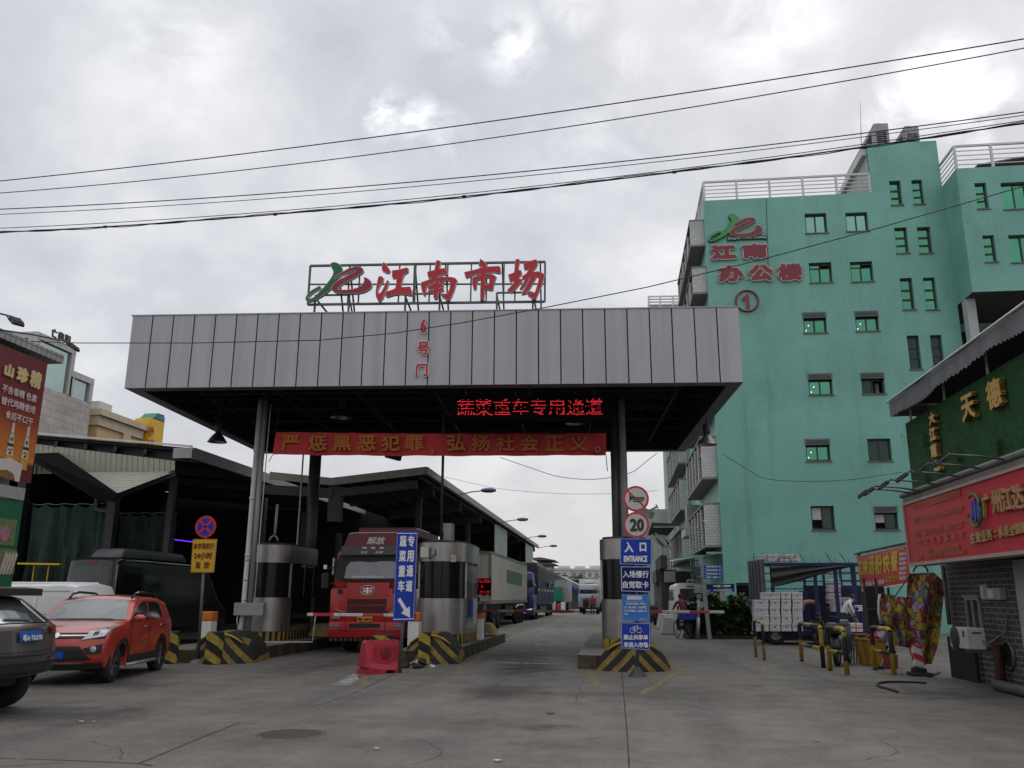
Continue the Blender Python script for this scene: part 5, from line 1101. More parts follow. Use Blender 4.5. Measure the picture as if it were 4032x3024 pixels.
t = thing('switch_box','small white box on the front of the centre toll booth','box',S(1677,2180,23.45)); a,c = S(1661,2155,23.5),S(1692,2196,23.5); b = MB(plastic); b.box((a.x,23.34,c.z),(c.x,23.55,a.z),.01); b.build('body',t)
t = thing('utility_meter','little cream meter on the upper panel of the centre toll booth','box',S(1786,2200,23.4)); a,c = S(1776,2187,23.42),S(1795,2213,23.42); b = MB(mat('cream_plastic',(.5,.45,.3),.5)); b.box((a.x,23.37,c.z),(c.x,23.45,a.z),.008); b.m(grey); b.box((a.x + .03,23.366,c.z + .05),(c.x - .03,23.37,a.z - .03)); b.build('body',t)
t = thing('tyre_ring','dark ring and pipe lying on the left toll booth roof','ring',(-10.3,24.6,3.06)); b = MB(grey); c = S(1078,2125,24.7); b.tube([c + V((.13 * math.cos(k * math.pi / 7),0,.16 * math.sin(k * math.pi / 7) - .05)) for k in range(8)],.03); b.cyl(c + V((.02,0,.1)),S(1093,1985,24.7),.045,8); b.build('pipe',t)
t = thing('junction_box','grey electrical box fixed low on the left gate column','box',(-10,23.2,1.2)); a,c = S(927,2373,23.2),S(1038,2424,23.2); b = MB(grey); b.box((a.x,23.12,c.z),(c.x,23.29,a.z),.012); b.build('body',t)
b = MB(plastic); b.tube([(a.x + .1,23.2,c.z),(a.x + .08,23.2,.9),(a.x + .2,23.15,.5),(a.x + .45,23.05,.33),(a.x + 1.2,23.2,.32),(a.x + 2.2,23.4,.33),(a.x + 2.25,23.4,1.05)],.02); b.build('conduit',t)
# ------------------------------------------------------------------ barrier gates
armm = pattern('barrier_arm','stripe',(.50,.04,.05),(.62,.60,.56),1.35,.5,axis=(1,0,0),w=.42,blotch=.2)
armd = pattern('barrier_arm_dirty','stripe',(.20,.022,.025),(.20,.19,.175),1.1,.6,axis=(1,0,0),w=.55,blotch=.3)
def barrier(cx_,cy,x_end,z,label,am=armm,cab=True,zg=.3,h=.85):
    t = thing('barrier_gate',label,'barrier',(cx_,cy,zg)); s_ = 1 if x_end > cx_ else -1
    b = MB(white); b.box((cx_ - .15,cy - .17,zg),(cx_ + .15,cy + .17,zg + h * .72),.02); b.build('cabinet',t)
    b = MB(orange); b.box((cx_ - .155,cy - .175,zg + h * .72),(cx_ + .155,cy + .175,zg + h),.03); b.build('cap',t)
    if x_end is not None and am:
        b = MB(am); b.box((min(cx_,x_end),cy - .24,z - .04),(max(cx_,x_end),cy - .2,z + .04),.01); b.build('arm',t)
        b = MB(darksteel); b.cyl((cx_,cy - .18,z),(cx_,cy - .245,z),.06,12); b.build('hub',t)
    return t
p = S(1632,2400,22.6); barrier(p.x,22.7,S(1206,2420,22.4).x,S(1400,2421,22.4).z,'red and white barrier arm lowered in front of the red truck')
p = S(1884,2440,26.2); barrier(p.x,26.2,S(2263,2410,25.9).x,S(2100,2407,25.9).z,'dirty barrier arm across the centre lane behind the toll booth',armd)
p = S(2530,2440,26.2); barrier(p.x,26.2,S(2853,2408,25.9).x,S(2700,2409,25.9).z,'barrier arm across the right lane in front of the cyclist')
p = S(823,2440,21.6); t = barrier(p.x,21.6,p.x + .1,1,'orange topped barrier cabinet without an arm behind the left island end',None)
for (x,y,Yp,nm,w_) in ((1262,2502,26.6,'lumpy yellow concrete mound at the kerb left of the red truck',.42),(1910,2492,28.6,'lumpy yellow concrete mound behind the centre barrier cabinet',.4)):
    p = S(x,y,Yp); t = thing('concrete_mound',nm,'concrete block',(p.x,Yp,.3)); b = MB(mat('faded_yellow',(.36,.27,.10),.85,var=.25,sc=4,bump=.4))
    b.box((p.x - w_,Yp - .2,.3),(p.x + w_,Yp + .6,.72),.12,taper=(.55,.7)); b.build('body',t,smooth=50)
# small LED board and camera behind the centre booth
a,c = S(1874,2277,27),S(1931,2343,27); t = thing('fee_display','small black display with three rows of red lights behind the centre booth','LED sign',(a.x,27,c.z)); b = MB(mat('led_black',(.004,.004,.004),.6)); b.box((a.x,27,c.z),(c.x,27.15,a.z)); b.build('case',t); MB(grey).cyl(((a.x + c.x) / 2,27.2,.3),((a.x + c.x) / 2,27.2,a.z),.04,8).build('post',t)
u = V((c.x - a.x,0,0)) * .94; hgt = (a.z - c.z)
for k,s_ in enumerate(('欢迎光临','月卡','一路平安')): o = V((a.x + .01,26.99,a.z - hgt * (.26 + .34 * k))); led_dots(t,s_,o,u if k != 1 else u * .55,V((0,0,hgt * .2)),(34 if k != 1 else 18,8),'lit_lamps',ledred,.2,k)
cctv(S(1905,2360,26.6),'grey lane camera below the small red display',-.5,0,(0,.1,-1.0),1.4,grey)
cctv(S(2540,2018,24),'grey camera on the right column beside the round signs',-2.3,-.45,(-.15,.3,.15),1.6,grey)
# ------------------------------------------------------------------ signs
signred_ = mat('sign_red',(.56,.025,.03),.4,var=.06); signyel = mat('sign_amber',(.62,.36,.015),.45,var=.08,dirt=.1); brown = mat('sign_brown',(.12,.02,.01),.5,var=0); signgrey = mat('sign_dull_white',(.52,.52,.51),.45,var=.06)
postm = mat('sign_post',(.13,.14,.145),.5,.4,var=.15,dirt=.3)
def plate(t,px,Y,m,border=None,name='panel',thick=.02,bw=.012,inset=.02):
    P = [S(x,y,Y) for x,y in px]; b = MB(m); b.prism(P,(0,-thick,0),grey)
    if border:
        c = sum(P,V()) / 4; b.m(border)
        Q = [p + (c - p).normalized() * inset * 1.4 for p in P]; Rr = [p + (c - p).normalized() * (inset + bw) * 1.4 for p in P]; o = V((0,-thick - .002,0))
        for k in range(4): b.f([Q[k] + o,Q[(k + 1) % 4] + o,Rr[(k + 1) % 4] + o,Rr[k] + o])
    return b.build(name,t)
def ptxt(b,s_,x0,y0,x1,y1,Y,bold=.0,skew=0.0,off=.024):
    o,r_,tl = S(x0 - skew,y1,Y),S(x1 - skew,y1,Y),S(x0,y0,Y); return txt(b,s_,o + V((0,-off,0)),V((r_.x - o.x,0,0)),tl - o,.004,bold)
def disc(t,px,py,r,Y,m_rim,m_in,name,k=.78):
    c = S(px,py,Y); b = MB(m_rim); b.lathe([(.0001,.01),(r,.01),(r,-.012),(.0001,-.013)],c,36,'Y',False); b.m(signgrey if m_in is signgrey else m_in); b.lathe([(r * k,-.016),(.0001,-.0165)],c,36,'Y',False); o = b.build(name,t); return c,o
# left: no stopping + surveillance notice
YL = 19.9
t = thing('traffic_sign','round no stopping sign above a yellow surveillance notice on a slim post','sign',(-9.87,YL,0)); top = S(810,2075,YL)
b = MB(postm); b.cyl((-9.86,YL + .04,0),(top.x,YL + .04,top.z),.035,10); b.m(concrete); b.lathe([(.2,0),(.16,.06),(.05,.1)],(-9.86,YL + .04,0),12); b.build('post',t)
r = .265; c,d_ = disc(t,810,2074,r,YL,signred_,bluesign,'round_sign',.8)
b = MB(signred_)
for a in (45,135): v = V((math.cos(R(a)),0,math.sin(R(a)))); s_ = V((-v.z,0,v.x)) * .028; o = c + V((0,-.02,0)); b.f([o - v * r * .82 - s_,o + v * r * .82 - s_,o + v * r * .82 + s_,o - v * r * .82 + s_])
b.build('cross_bars',d_)
pnl = plate(t,((761,2123),(856,2123),(843,2254),(752,2254)),YL,signyel,brown,'notice_panel',bw=.006,inset=.012)
b = MB(brown); ptxt(b,'本市场实行',765,2138,847,2163,YL,.004,3); ptxt(b,'24小时',767,2174,839,2202,YL,.006,2); ptxt(b,'监',773,2212,793,2238,YL,.006,2); ptxt(b,'控',805,2212,828,2238,YL,.006,2); b.build('lettering',pnl,fix=False)
# blue lane sign
YB = 18.2
t = thing('lane_sign','tall blue lane sign with two columns of white characters and an arrow','sign',(-4.6,YB,0)); q = S(1585,2440,YB)
b = MB(postm); b.cyl((-4.58,YB + .05,0),(q.x + .03,YB + .05,q.z + .8),.04,10); b.build('post',t)
pnl = plate(t,((1565,2091),(1646,2092),(1631,2446),(1548,2448)),YB,bluesign,signwhite,'panel',.03,.012,.03)
b = MB(signwhite)
for k,(l_,r_) in enumerate(zip('蔬菜重车','专用通道')):
    y = 2109 + k * 58.5; x = 1577 - k * 2.6
    ptxt(b,l_,x,y,x + 27,y + 45,YB,.008,2,.034); ptxt(b,r_,x + 31,y,x + 58,y + 45,YB,.008,2,.034)
A = [(1577,2353),(1567,2362),(1592,2404),(1581,2414),(1616,2432),(1615,2387),(1604,2396)]; b.prism([S(x,y,YB) + V((0,-.033,0)) for x,y in A],(0,-.003,0)); b.build('lettering',pnl,fix=False)
# right: column of six signs
YS = 18.2; dkblue = mat('navy_sign',(.006,.016,.12),.55,var=.06,spec=.2); midblue = mat('pale_blue_sign',(.02,.16,.55),.4,var=.1)
t = thing('sign_column','stack of two round and four blue signs on one post at the island','sign',(.33,YS,0))
b = MB(postm); b.cyl((.34,YS + .05,0),(S(2504,1945,YS).x,YS + .05,S(2504,1945,YS).z),.035,10); b.m(darksteel); b.lathe([(.19,0),(.17,.03),(.06,.16),(.04,.2)],(.34,YS + .05,0),10); b.build('post',t)
rr = .272
c,d_ = disc(t,2504,1964,rr,YS,signred_,signgrey,'no_horn_sign',.83)
b = MB(signred_); v = V((.707,0,-.707)); s_ = V((.707,0,.707)) * .018; o = c + V((0,-.019,0)); b.f([o - v * rr * .84 - s_,o + v * rr * .84 - s_,o + v * rr * .84 + s_,o - v * rr * .84 + s_])
b.m(black); o = c + V((0,-.022,0)); hp = [(-.135,.095),(-.125,.095),(-.1,.04),(-.02,.025),(.17,.022),(.17,.0),(-.02,.002),(-.06,-.005),(-.11,-.04),(-.125,-.075),(-.135,-.075)]; b.prism([o + V((x,0,z + .01)) for x,z in hp],(0,-.002,0))
b.tube([o + V((x,0,z + .01)) for x,z in ((-.06,-.045),(-.045,-.065),(.1,-.065),(.135,-.045),(.135,.01))],.011,4); b.tube([o + V((x,0,z + .01)) for x,z in ((-.06,-.045),(-.045,-.022),(.13,-.022))],.009,4); b.tube([o + V((.13,0,-.005)),o + V((.185,0,-.005))],.008,4); b.build('horn_symbol',d_,fix=False)
c,d_ = disc(t,2505,2067,rr,YS,signred_,signgrey,'speed_limit_sign',.83)
b = MB(black); ptxt(b,'20',2480,2042,2536,2093,YS,.014,0,.02); b.build('numerals',d_,fix=False)
p1 = plate(t,((2441,2120),(2567,2121),(2566,2226),(2440,2222)),YS,bluesign,signwhite,'entrance_panel',bw=.006,inset=.008)
b = MB(signwhite); ptxt(b,'入',2459,2134,2494,2176,YS,.010,0); ptxt(b,'口',2518,2137,2545,2172,YS,.010,0); ptxt(b,'ENTRANCE',2456,2188,2549,2213,YS,.007,0); b.build('lettering',p1,fix=False)
p2 = plate(t,((2443,2229),(2565,2230),(2566,2333),(2445,2329)),YS,dkblue,signwhite,'slow_panel',bw=.010,inset=.010)
b = MB(signwhite); ptxt(b,'入场慢行',2452,2247,2554,2275,YS,.004); ptxt(b,'自觉取卡',2452,2288,2554,2316,YS,.004); b.build('lettering',p2,fix=False)
p3 = plate(t,((2448,2339),(2554,2341),(2556,2447),(2450,2442)),YS,midblue,mat('light_blue_line',(.3,.5,.7),.5),'notice_panel',bw=.004,inset=.014)
b = MB(mat('notice_white',(.6,.66,.72),.5)); ptxt(b,'温馨提示',2467,2345,2529,2362,YS,.010)
for k,s_ in enumerate(('本市场为交易区域，严禁老人、','小孩、闲杂人等进入，请妥善保管','好自己的贵重物品，如有遗失，概')): ptxt(b,s_,2456 + (9 if k == 0 else 0),2372 + k * 14,2545,2382 + k * 14,YS,.0015)
ptxt(b,'不负责',2457,2414,2473,2422,YS,.0015); ptxt(b,'江南市场',2516,2434,2546,2440,YS); b.prism([S(2462,2366,YS) + V((0,-.024,0)),S(2535,2366,YS) + V((0,-.024,0)),S(2535,2367.5,YS) + V((0,-.024,0)),S(2462,2367.5,YS) + V((0,-.024,0))],(0,-.002,0)); b.build('lettering',p3,fix=False)
p4 = plate(t,((2444,2450),(2562,2453),(2559,2561),(2446,2553)),YS,bluesign,signwhite,'bicycle_panel',bw=.006,inset=.010)
b = MB(signwhite); ptxt(b,'禁止共享单',2455,2498,2552,2519,YS,.005); ptxt(b,'车进入市场',2456,2527,2552,2549,YS,.005)
def P4(x,y): return S(2200 + x * .5124,1850 + y * .5124,YS) + V((0,-.024,0))
for cx_ in (567,618): b.tube([P4(cx_ + 19 * math.cos(k * math.pi / 8),1234 + 19 * math.sin(k * math.pi / 8)) for k in range(17)],.006,4)
for pts in (((567,1234),(580,1208),(607,1208),(618,1234)),((580,1208),(592,1238),(607,1208)),((592,1238),(567,1234)),((603,1196),(607,1208)),((574,1203),(586,1203)),((600,1195),(610,1199))): b.tube([P4(*q) for q in pts],.006,4)
b.build('lettering',p4,fix=False)
# ------------------------------------------------------------------ bollards, plastic barrier, rubbish
def block(px,py,Yp,label,rz=0.0,w_=.25,h=.72):
    p = G(px,py); t = thing('striped_bollard',label,'bollard',(p.x,p.y - .12,0),rz,'yellow and black concrete bollards')
    m = pattern('bollard_stripe','stripe',(.42,.31,.05),(.022,.02,.018),.42,.85,axis=(.5,.5,1),w=.5,blotch=.45)
    b = MB(m); b.box((-w_ / 2,-w_ / 2,0),(w_ / 2,w_ / 2,h),.018); b.build('body',t,local=True); b = MB(darkconc); b.box((-w_ / 2 + .03,-w_ / 2 + .03,h),(w_ / 2 - .03,w_ / 2 - .03,h + .012)); b.build('top',t,local=True); return t
block(683,2612,0,'striped square bollard between the orange car and the left island end',.3); block(848,2614,0,'striped square bollard in front of the left island end',-.1,.3)
block(1675,2614,0,'striped square bollard in front of the centre island end',.1,.27); block(1510,2600,0,'squat striped bollard half hidden behind the red plastic barrier',-.5,.4,.6)
pr = G(1485,2652); t = thing('plastic_barrier','battered red plastic water filled barrier standing askew in the lane','barrier',(pr.x + .02,pr.y + .1,0),R(44))
rp = mat('barrier_red',(.40,.025,.045),.42,var=.15,sc=3,dirt=.25,dcol=(.15,.02,.02))
b = MB(rp); lw,hh = .42,.66
prof = [(-.2,0),(-.2,.14),(-.11,.3),(-.08,hh - .02),(-.06,hh),(.06,hh),(.08,hh - .02),(.11,.3),(.2,.14),(.2,0)]
outl = [(-lw,0),(-lw,.08),(-lw + .06,.08),(-lw + .06,.14),(-lw,.14),(-lw + .02,hh - .04),(-lw + .05,hh),(lw - .05,hh),(lw - .02,hh - .04),(lw,.14),(lw,0),(.26,0),(.24,.07),(.06,.07),(.04,0)]
def pz(z):
    for (a,za),(c,zc_) in zip(prof[:5],prof[1:5]):
        if za <= z <= zc_ + 1e-6: return abs(a + (c - a) * ((z - za) / max(1e-6,zc_ - za)))
    return .06
fr_,bk_ = [],[]
hole = [(.13 * math.cos(a) + .02,.42 + .11 * math.sin(a)) for a in [k * math.pi / 4 + .39 for k in range(8)]]
bm2 = b.b
def shell(sy):
    vo = [bm2.verts.new((x,sy * pz(z),z)) for x,z in outl]; ho = [bm2.verts.new((x,sy * pz(z),z)) for x,z in hole]
    ed = [bm2.edges.new((vo[i],vo[(i + 1) % len(vo)])) for i in range(len(vo))] + [bm2.edges.new((ho[i],ho[(i + 1) % 8])) for i in range(8)]
    bmesh.ops.triangle_fill(bm2,edges=ed,use_beauty=True,use_dissolve=False)
    return vo,ho
A1,H1 = shell(-1); A2,H2 = shell(1)
for i in range(len(A1)): bm2.faces.new((A1[i],A1[(i + 1) % len(A1)],A2[(i + 1) % len(A1)],A2[i]))
for i in range(8): bm2.faces.new((H1[i],H2[i],H2[(i + 1) % 8],H1[(i + 1) % 8]))
b.build('body',t,local=True)
b = MB(rp); b.prism([(-.3,-.145,.1),(-.16,-.125,.56),(.28,-.125,.56),(.34,-.145,.1)],(0,-.018,0)); bmh = MB(mat('barrier_recess',(.2,.012,.02),.6)); bmh.lathe([(.125,0),(.10,-.004),(.0001,-.004)],(.05,-.166,.40),8,'Y'); b.build('raised_panel',t,local=True); bmh.build('recess',t,local=True)
t = thing('rubbish_heap','small heap of rubble and torn plastic at the foot of the blue lane sign','rubbish',(-4.15,18.9,0)); b = MB(mat('rubble',(.03,.028,.025),.9,var=.5,sc=12)); rr_ = random.Random(4)
for k in range(46):
    q = G(1632,2628) + V((rr_.gauss(0,.17),rr_.gauss(0,.2),0)); s_ = rr_.uniform(.02,.07); q.z = max(.01,.16 * math.exp(-((q.x + 4.3) ** 2) * 6) * rr_.random() + s_ * .4)
    b.m(MATS['rubble'] if rr_.random() < .82 else MATS['grey_white']); b.bx(q,(s_ * 2.2,s_ * 1.5,s_),.0,0,MX.Rotation(rr_.uniform(0,3),4,(rr_.random(),rr_.random(),rr_.random() + .1)))
b.build('rubble',t)
# ------------------------------------------------------------------ guard rails on the right
railm = pattern('rail_stripe','stripe',(.36,.25,.03),(.02,.018,.016),1.0,.55,axis=(.2,.7,1),w=.5,blotch=.25)
def guard(x0,y0,x1,y1,h,r,low,label):
    t = thing('guard_rail',label,'guard rail',(x0,y0,0),group='striped guard rails by the lane'); A,B = V((x0,y0,0)),V((x1,y1,0)); d = (B - A).normalized(); up = V((0,0,1))
    b = MB(railm); pts = [A]; c = .12
    for k in range(6): a = math.pi / 2 * k / 5; pts.append(A + up * (h - c + c * math.sin(a)) + d * (c - c * math.cos(a)))
    for k in range(6): a = math.pi / 2 * k / 5; pts.append(B + up * (h - c + c * math.cos(a)) - d * (c - c * math.sin(a)))
    pts.append(B); b.tube(pts,r,10); b.build('hoop',t)
    if low: b = MB(railm); b.cyl(A + up * low,B + up * low,r * .85,10); b.build('lower_bar',t)
    return t
guard(3.65,24.74,3.67,23.49,.93,.04,0,'thin striped hoop rail, farthest along the lane'); guard(4.56,23.29,4.62,21.21,.92,.052,.42,'striped guard rail second from the far end, beside the box truck')
guard(4.61,20.51,4.70,19.43,.92,.052,.42,'striped guard rail in front of the parked scooter'); guard(5.65,20.83,5.67,19.54,.92,.052,.42,'striped guard rail by the yellow bins and pink bucket')
t = thing('traffic_post','square red and white striped marker post on a dark rubber base','traffic post',(6.15,19.45,0)); b = MB(pattern('red_white_stripe','stripe',(.42,.03,.05),(.5,.48,.47),.26,.6,axis=(.45,.45,1),w=.5,blotch=.2)); b.box((6.04,19.36,.16),(6.24,19.54,.62),.02,taper=(.85,.85)); b.build('sleeve',t); b = MB(rubber); b.box((5.95,19.25,0),(6.36,19.66,.07),.02); b.box((6.02,19.33,.07),(6.27,19.58,.16),.02); b.build('base',t)
# patterned sheets
def pop_mat():
    m = mat('patterned_cloth',(.3,.2,.1),.7,var=0); t = m.node_tree; bs = t.nodes['Principled BSDF']; l = t.links.new
    co = nd(t,'ShaderNodeTexCoord').outputs['Object']; mp = nd(t,'ShaderNodeMapping'); mp.inputs['Scale'].default_value = (1,1,.55); mp.inputs['Rotation'].default_value = (0,.5,0); wn = nd(t,'ShaderNodeTexNoise'); wn.inputs['Scale'].default_value = 9; wn.inputs['Detail'].default_value = 3; l(co,wn.inputs['Vector']); wm = nd(t,'ShaderNodeVectorMath',operation='SCALE'); l(wn.outputs['Color'],wm.inputs[0]); wm.inputs['Scale'].default_value = .16; wa = nd(t,'ShaderNodeVectorMath',operation='ADD'); l(co,wa.inputs[0]); l(wm.outputs[0],wa.inputs[1]); l(wa.outputs[0],mp.inputs[0])
    def vor(sc,feat): v = nd(t,'ShaderNodeTexVoronoi',feature=feat); v.inputs['Scale'].default_value = sc; v.inputs['Randomness'].default_value = .8; l(mp.outputs[0],v.inputs['Vector']); return v
    v = vor(13,'F1'); rp_ = nd(t,'ShaderNodeValToRGB'); rp_.color_ramp.interpolation = 'CONSTANT'; sp = nd(t,'ShaderNodeSeparateColor'); l(v.outputs['Color'],sp.inputs[0]); l(sp.outputs[0],rp_.inputs[0])
    cs = [(0,(.32,.21,.015)),(.22,(.19,.012,.022)),(.40,(.07,.13,.19)),(.52,(.27,.22,.27)),(.62,(.33,.22,.01)),(.78,(.13,.02,.10)),(.90,(.3,.10,.015))]
    for k,(p_,c_) in enumerate(cs): e_ = rp_.color_ramp.elements[k] if k < 2 else rp_.color_ramp.elements.new(p_); e_.position = p_; e_.color = (*c_,1)
    v2 = vor(13,'DISTANCE_TO_EDGE'); lt_ = nd(t,'ShaderNodeMath',operation='LESS_THAN'); l(v2.outputs['Distance'],lt_.inputs[0]); lt_.inputs[1].default_value = .055
    mx = nd(t,'ShaderNodeMixRGB'); l(lt_.outputs[0],mx.inputs[0]); l(rp_.outputs[0],mx.inputs[1]); mx.inputs[2].default_value = (.025,.015,.03,1); l(mx.outputs[0],bs.inputs['Base Color']); return m
pop = pop_mat()
def Z8(x,y,Y): return S(3300 + x * .51225,1900 + y * .51225,Y)
def drape(name,label,left,right,Y,folds,amp):
    """sheet hung between a left and a right outline, both listed from top to bottom"""
    t = thing('patterned_sheet',label,'sheet',Z8(*left[-1],Y)); b = MB(pop)
    def at_(pl_,v): f = v * (len(pl_) - 1); i = min(int(f),len(pl_) - 2); a,c = pl_[i],pl_[i + 1]; return (a[0] + (c[0] - a[0]) * (f - i),a[1] + (c[1] - a[1]) * (f - i))
    def f(u,v): a,c = at_(left,v),at_(right,v); return Z8(a[0] + (c[0] - a[0]) * u,a[1] + (c[1] - a[1]) * u,Y) + V((0,amp * math.sin(u * folds + v * 2) * (.3 + v) + .04 * math.sin(v * 9 + u * 4),0))
    b.grid(f,40,30); o = b.build('cloth',t); return t
big = drape('s','large brightly patterned yellow and red sheet hanging outside the shop',[(550,700),(535,800),(532,1000),(538,1200),(570,1325),(625,1400)],[(735,690),(828,775),(822,880),(796,1080),(765,1240),(712,1395)],19.8,8,.09)
sm = drape('s','smaller patterned sheet with a white border hanging left of the big one',[(325,860),(318,980),(335,1080),(420,1130),(440,1250)],[(545,885),(545,980),(545,1080),(545,1180),(545,1272)],20.4,14,.06)
b = MB(mat('white_border',(.45,.42,.45),.8)); b.tube([Z8(*p,20.38) for p in ((322,858),(312,920),(312,1000),(330,1085))],.03,6); b.build('border',sm)
b = MB(wirem); b.tube([Z8(325,855,20.4),Z8(440,870,20.4),Z8(560,700,19.8)],.012); b.build('rope',sm)
b = MB(darksteel); b.tube([Z8(585 + 50 - 55 * math.cos(k * math.pi / 8),690 - 55 * math.sin(k * math.pi / 8),20) for k in range(9)],.02,6); b.build('hoop',big)
# stall frame, hanging food banner
t = thing('stall_frame','dark mesh panel and frame of the food stall beside the hanging banner','stall',Z8(250,1120,21.5)); b = MB(mat('stall_dark',(.015,.02,.018),.8,var=.3)); a,c = Z8(200,830,22.2),Z8(318,1110,22.2); b.box((a.x,22.2,0),(c.x + .2,22.25,a.z + .1)); b.m(darksteel)
for x in (a.x,c.x,a.x + .55): b.bar((x,22.15,0),(x,22.15,a.z + .3),.05)
for z in (.9,1.3): b.bar((a.x,22.13,z),(c.x,22.13,z),.03)
b.bar((6.42,24.4,2.72),(6.42,20.1,2.75),.05); b.bar((6.45,24.3,0),(6.45,24.3,2.72),.06); b.build('frame',t)
fb_ = thing('food_banner','red food stall banner with big yellow characters hung from the stall frame','banner',(6.4,20.1,1.8))
BX = 6.4; b = MB(signred_); b.prism([SX(3373,2192,BX),SX(3575,2146,BX),SX(3580,2294,BX),SX(3392,2322,BX)],(.015,0,0)); b.m(signwhite); b.prism([SX(3392,2322,BX),SX(3580,2294,BX),SX(3580,2300,BX),SX(3394,2329,BX)],(.015,0,0)); b.build('cloth',fb_)
b = MB(mat('banner_yellow',(.62,.46,.02),.5))
def btxt(s_,x0,y0,x1,y1,sl,bold=.02):
    o = SX(x0,y1,BX - .004); r_ = SX(x1,y1 + sl,BX - .004); tl = SX(x0,y0,BX - .004); u = r_ - o; u.x = 0; v = tl - o; v.x = 0; txt(b,s_,o,u,v,.004,bold)
for ch,x0,y0,x1,y1 in (('又',3381,2212,3396,2270),('来',3396,2206,3419,2266),('汤',3421,2188,3444,2266),('粉',3447,2184,3474,2264),('快',3477,2178,3504,2258),('餐',3508,2168,3537,2254)): btxt(ch,x0,y0,x1,y1,-3)
b.m(signwhite); btxt('经营早餐 中餐 晚餐',3394,2294,3482,2312,-12,.004)
for k,s_ in enumerate(('酸菜炒肉','冬菇蒸鸡','啤酒鸭','红烧排骨','青椒炒肉','鸡蛋炒饭')): btxt(s_,3541,2176 + k * 19,3569,2189 + k * 19,-3,.003)
b.m(MATS['banner_yellow']); btxt('绿色菜',3541,2158,3563,2168,-3,.003); btxt('订餐电话',3486,2271,3538,2280,-5,.002); btxt('送餐上门',3486,2284,3538,2293,-5,.002); b.build('lettering',fb_,fix=False)
# hose, litter
t = thing('hose','black rubber hose lying in a loop on the road by the marker post','hose',G(3540,2700)); b = MB(rubber); b.tube([G(x,y,.02) for x,y in ((3645,2690),(3610,2686),(3560,2685),(3500,2684),(3465,2688),(3453,2694),(3460,2702),(3500,2713),(3535,2724))],.022,6); b.tube([G(x,y,.02) for x,y in ((3655,2664),(3680,2655),(3700,2648))],.022,6); b.build('hose',t)
lm = mat('litter_white',(.45,.44,.42),.8,var=.2)
def litter(px,py,s_,label,m=lm):
    p = G(px,py); t = thing('litter',label,'litter',p,group='scraps of litter on the road'); b = MB(m); r_ = random.Random(px); n = 8; b.prism([p + V((s_ * (1 + r_.uniform(-.4,.4)) * math.cos(k * 2 * math.pi / n),s_ * .7 * (1 + r_.uniform(-.4,.4)) * math.sin(k * 2 * math.pi / n),.006 + r_.uniform(0,.01))) for k in range(n)],(0,0,.008)); b.build('scrap',t)
litter(1960,3000,.045,'crumpled pale scrap at the front edge of the road'); litter(318,2845,.035,'small white scrap left of the manhole, larger of two'); litter(370,2846,.022,'small white scrap left of the manhole, smaller of two'); litter(2165,2812,.06,'flattened brownish scrap in the middle of the centre lane',mat('litter_brown',(.10,.075,.055),.9,var=.3)); litter(1484,2952,.03,'little white scrap below the manhole'); litter(3014,2632,.03,'little white scrap near the thin hoop rail'); litter(3235,2690,.025,'tiny white scrap near the middle guard rail')
# ------------------------------------------------------------------ overhead cables
def cable(label,pts,Y0,r,tw=0):
    (x0,y0),(xm,ym),(x1,y1) = [(a * 1.82278,c * 1.82278) for a,c in pts]
    A = S(x0,y0,Y0); d1 = ray(x1,y1); d0 = ray(x0,y0); Y1_ = Y0 * (d0.z / d0.y) / (d1.z / d1.y); B = S(x1,y1,Y1_); 
    tm = .5; Ym = None; best = None
    for k in range(1,100):
        Yk = Y0 + (Y1_ - Y0) * k / 100; M = S(xm,ym,Yk); L_ = lerp(A,B,k / 100); e_ = abs(M.x - L_.x)
        if best is None or e_ < best[0]: best = (e_,k / 100,M)
    _,tm,M = best; sag = (lerp(A,B,tm).z - M.z) / (4 * tm * (1 - tm))
    t = thing('overhead_cable',label,'cable',A,group='overhead cables'); b = MB(wirem); n = 60
    P = [lerp(A,B,-.15 + 1.3 * k / n) - V((0,0,4 * sag * (-.15 + 1.3 * k / n) * (1 - (-.15 + 1.3 * k / n)))) for k in range(n + 1)]
    b.tube(P,r,5)
    if tw:
        for q in range(2): b.tube([p + V((0,.02 * math.sin(k * 1.3 + q * 3),.028 * math.cos(k * 1.3 + q * 3) + .02 * math.sin(k * .37))) for k,p in enumerate(P)],r * .7,4)
        for k in range(4,n,9): b.cyl(P[k] - V((.05,0,0)),P[k] + V((.05,0,0)),r * 2,6)
    b.build('cable',t)
cable('uppermost thin cable crossing the sky',((0,391),(1080,260),(2212,84)),22,.016,0); cable('second thin cable from the top crossing the sky',((0,417),(1080,295),(2212,104)),22,.014)
cable('upper of the close middle pair of cables',((0,452),(1106,373),(2212,242)),24,.017); cable('lower of the close middle pair of cables',((0,463),(1106,383),(2212,249)),24,.012)
cable('thin cable just above the thick twisted one',((0,493),(1106,407),(2212,260)),23,.012); cable('thick twisted cable, lowest of those crossing the whole sky',((0,502),(1106,413),(2212,266)),23,.02,1)
t = thing('overhead_cable','single cable running low in front of the gate fascia','cable',S(0,1345,17),group='overhead cables'); b = MB(wirem)
pts = [(-200,725,17),(0,735,17),(170,741,17),(420,741,17),(690,735,16.8),(850,720,16.6),(1000,697,16.4),(1180,664,16.2),(1400,620,16),(1640,562,15.6),(1900,492,15.3),(2212,402,15),(2500,320,14.8)]
b.tube([S(x * 1.82278,y * 1.82278,Yp) for x,y,Yp in pts],.011,5); b.build('cable',t)
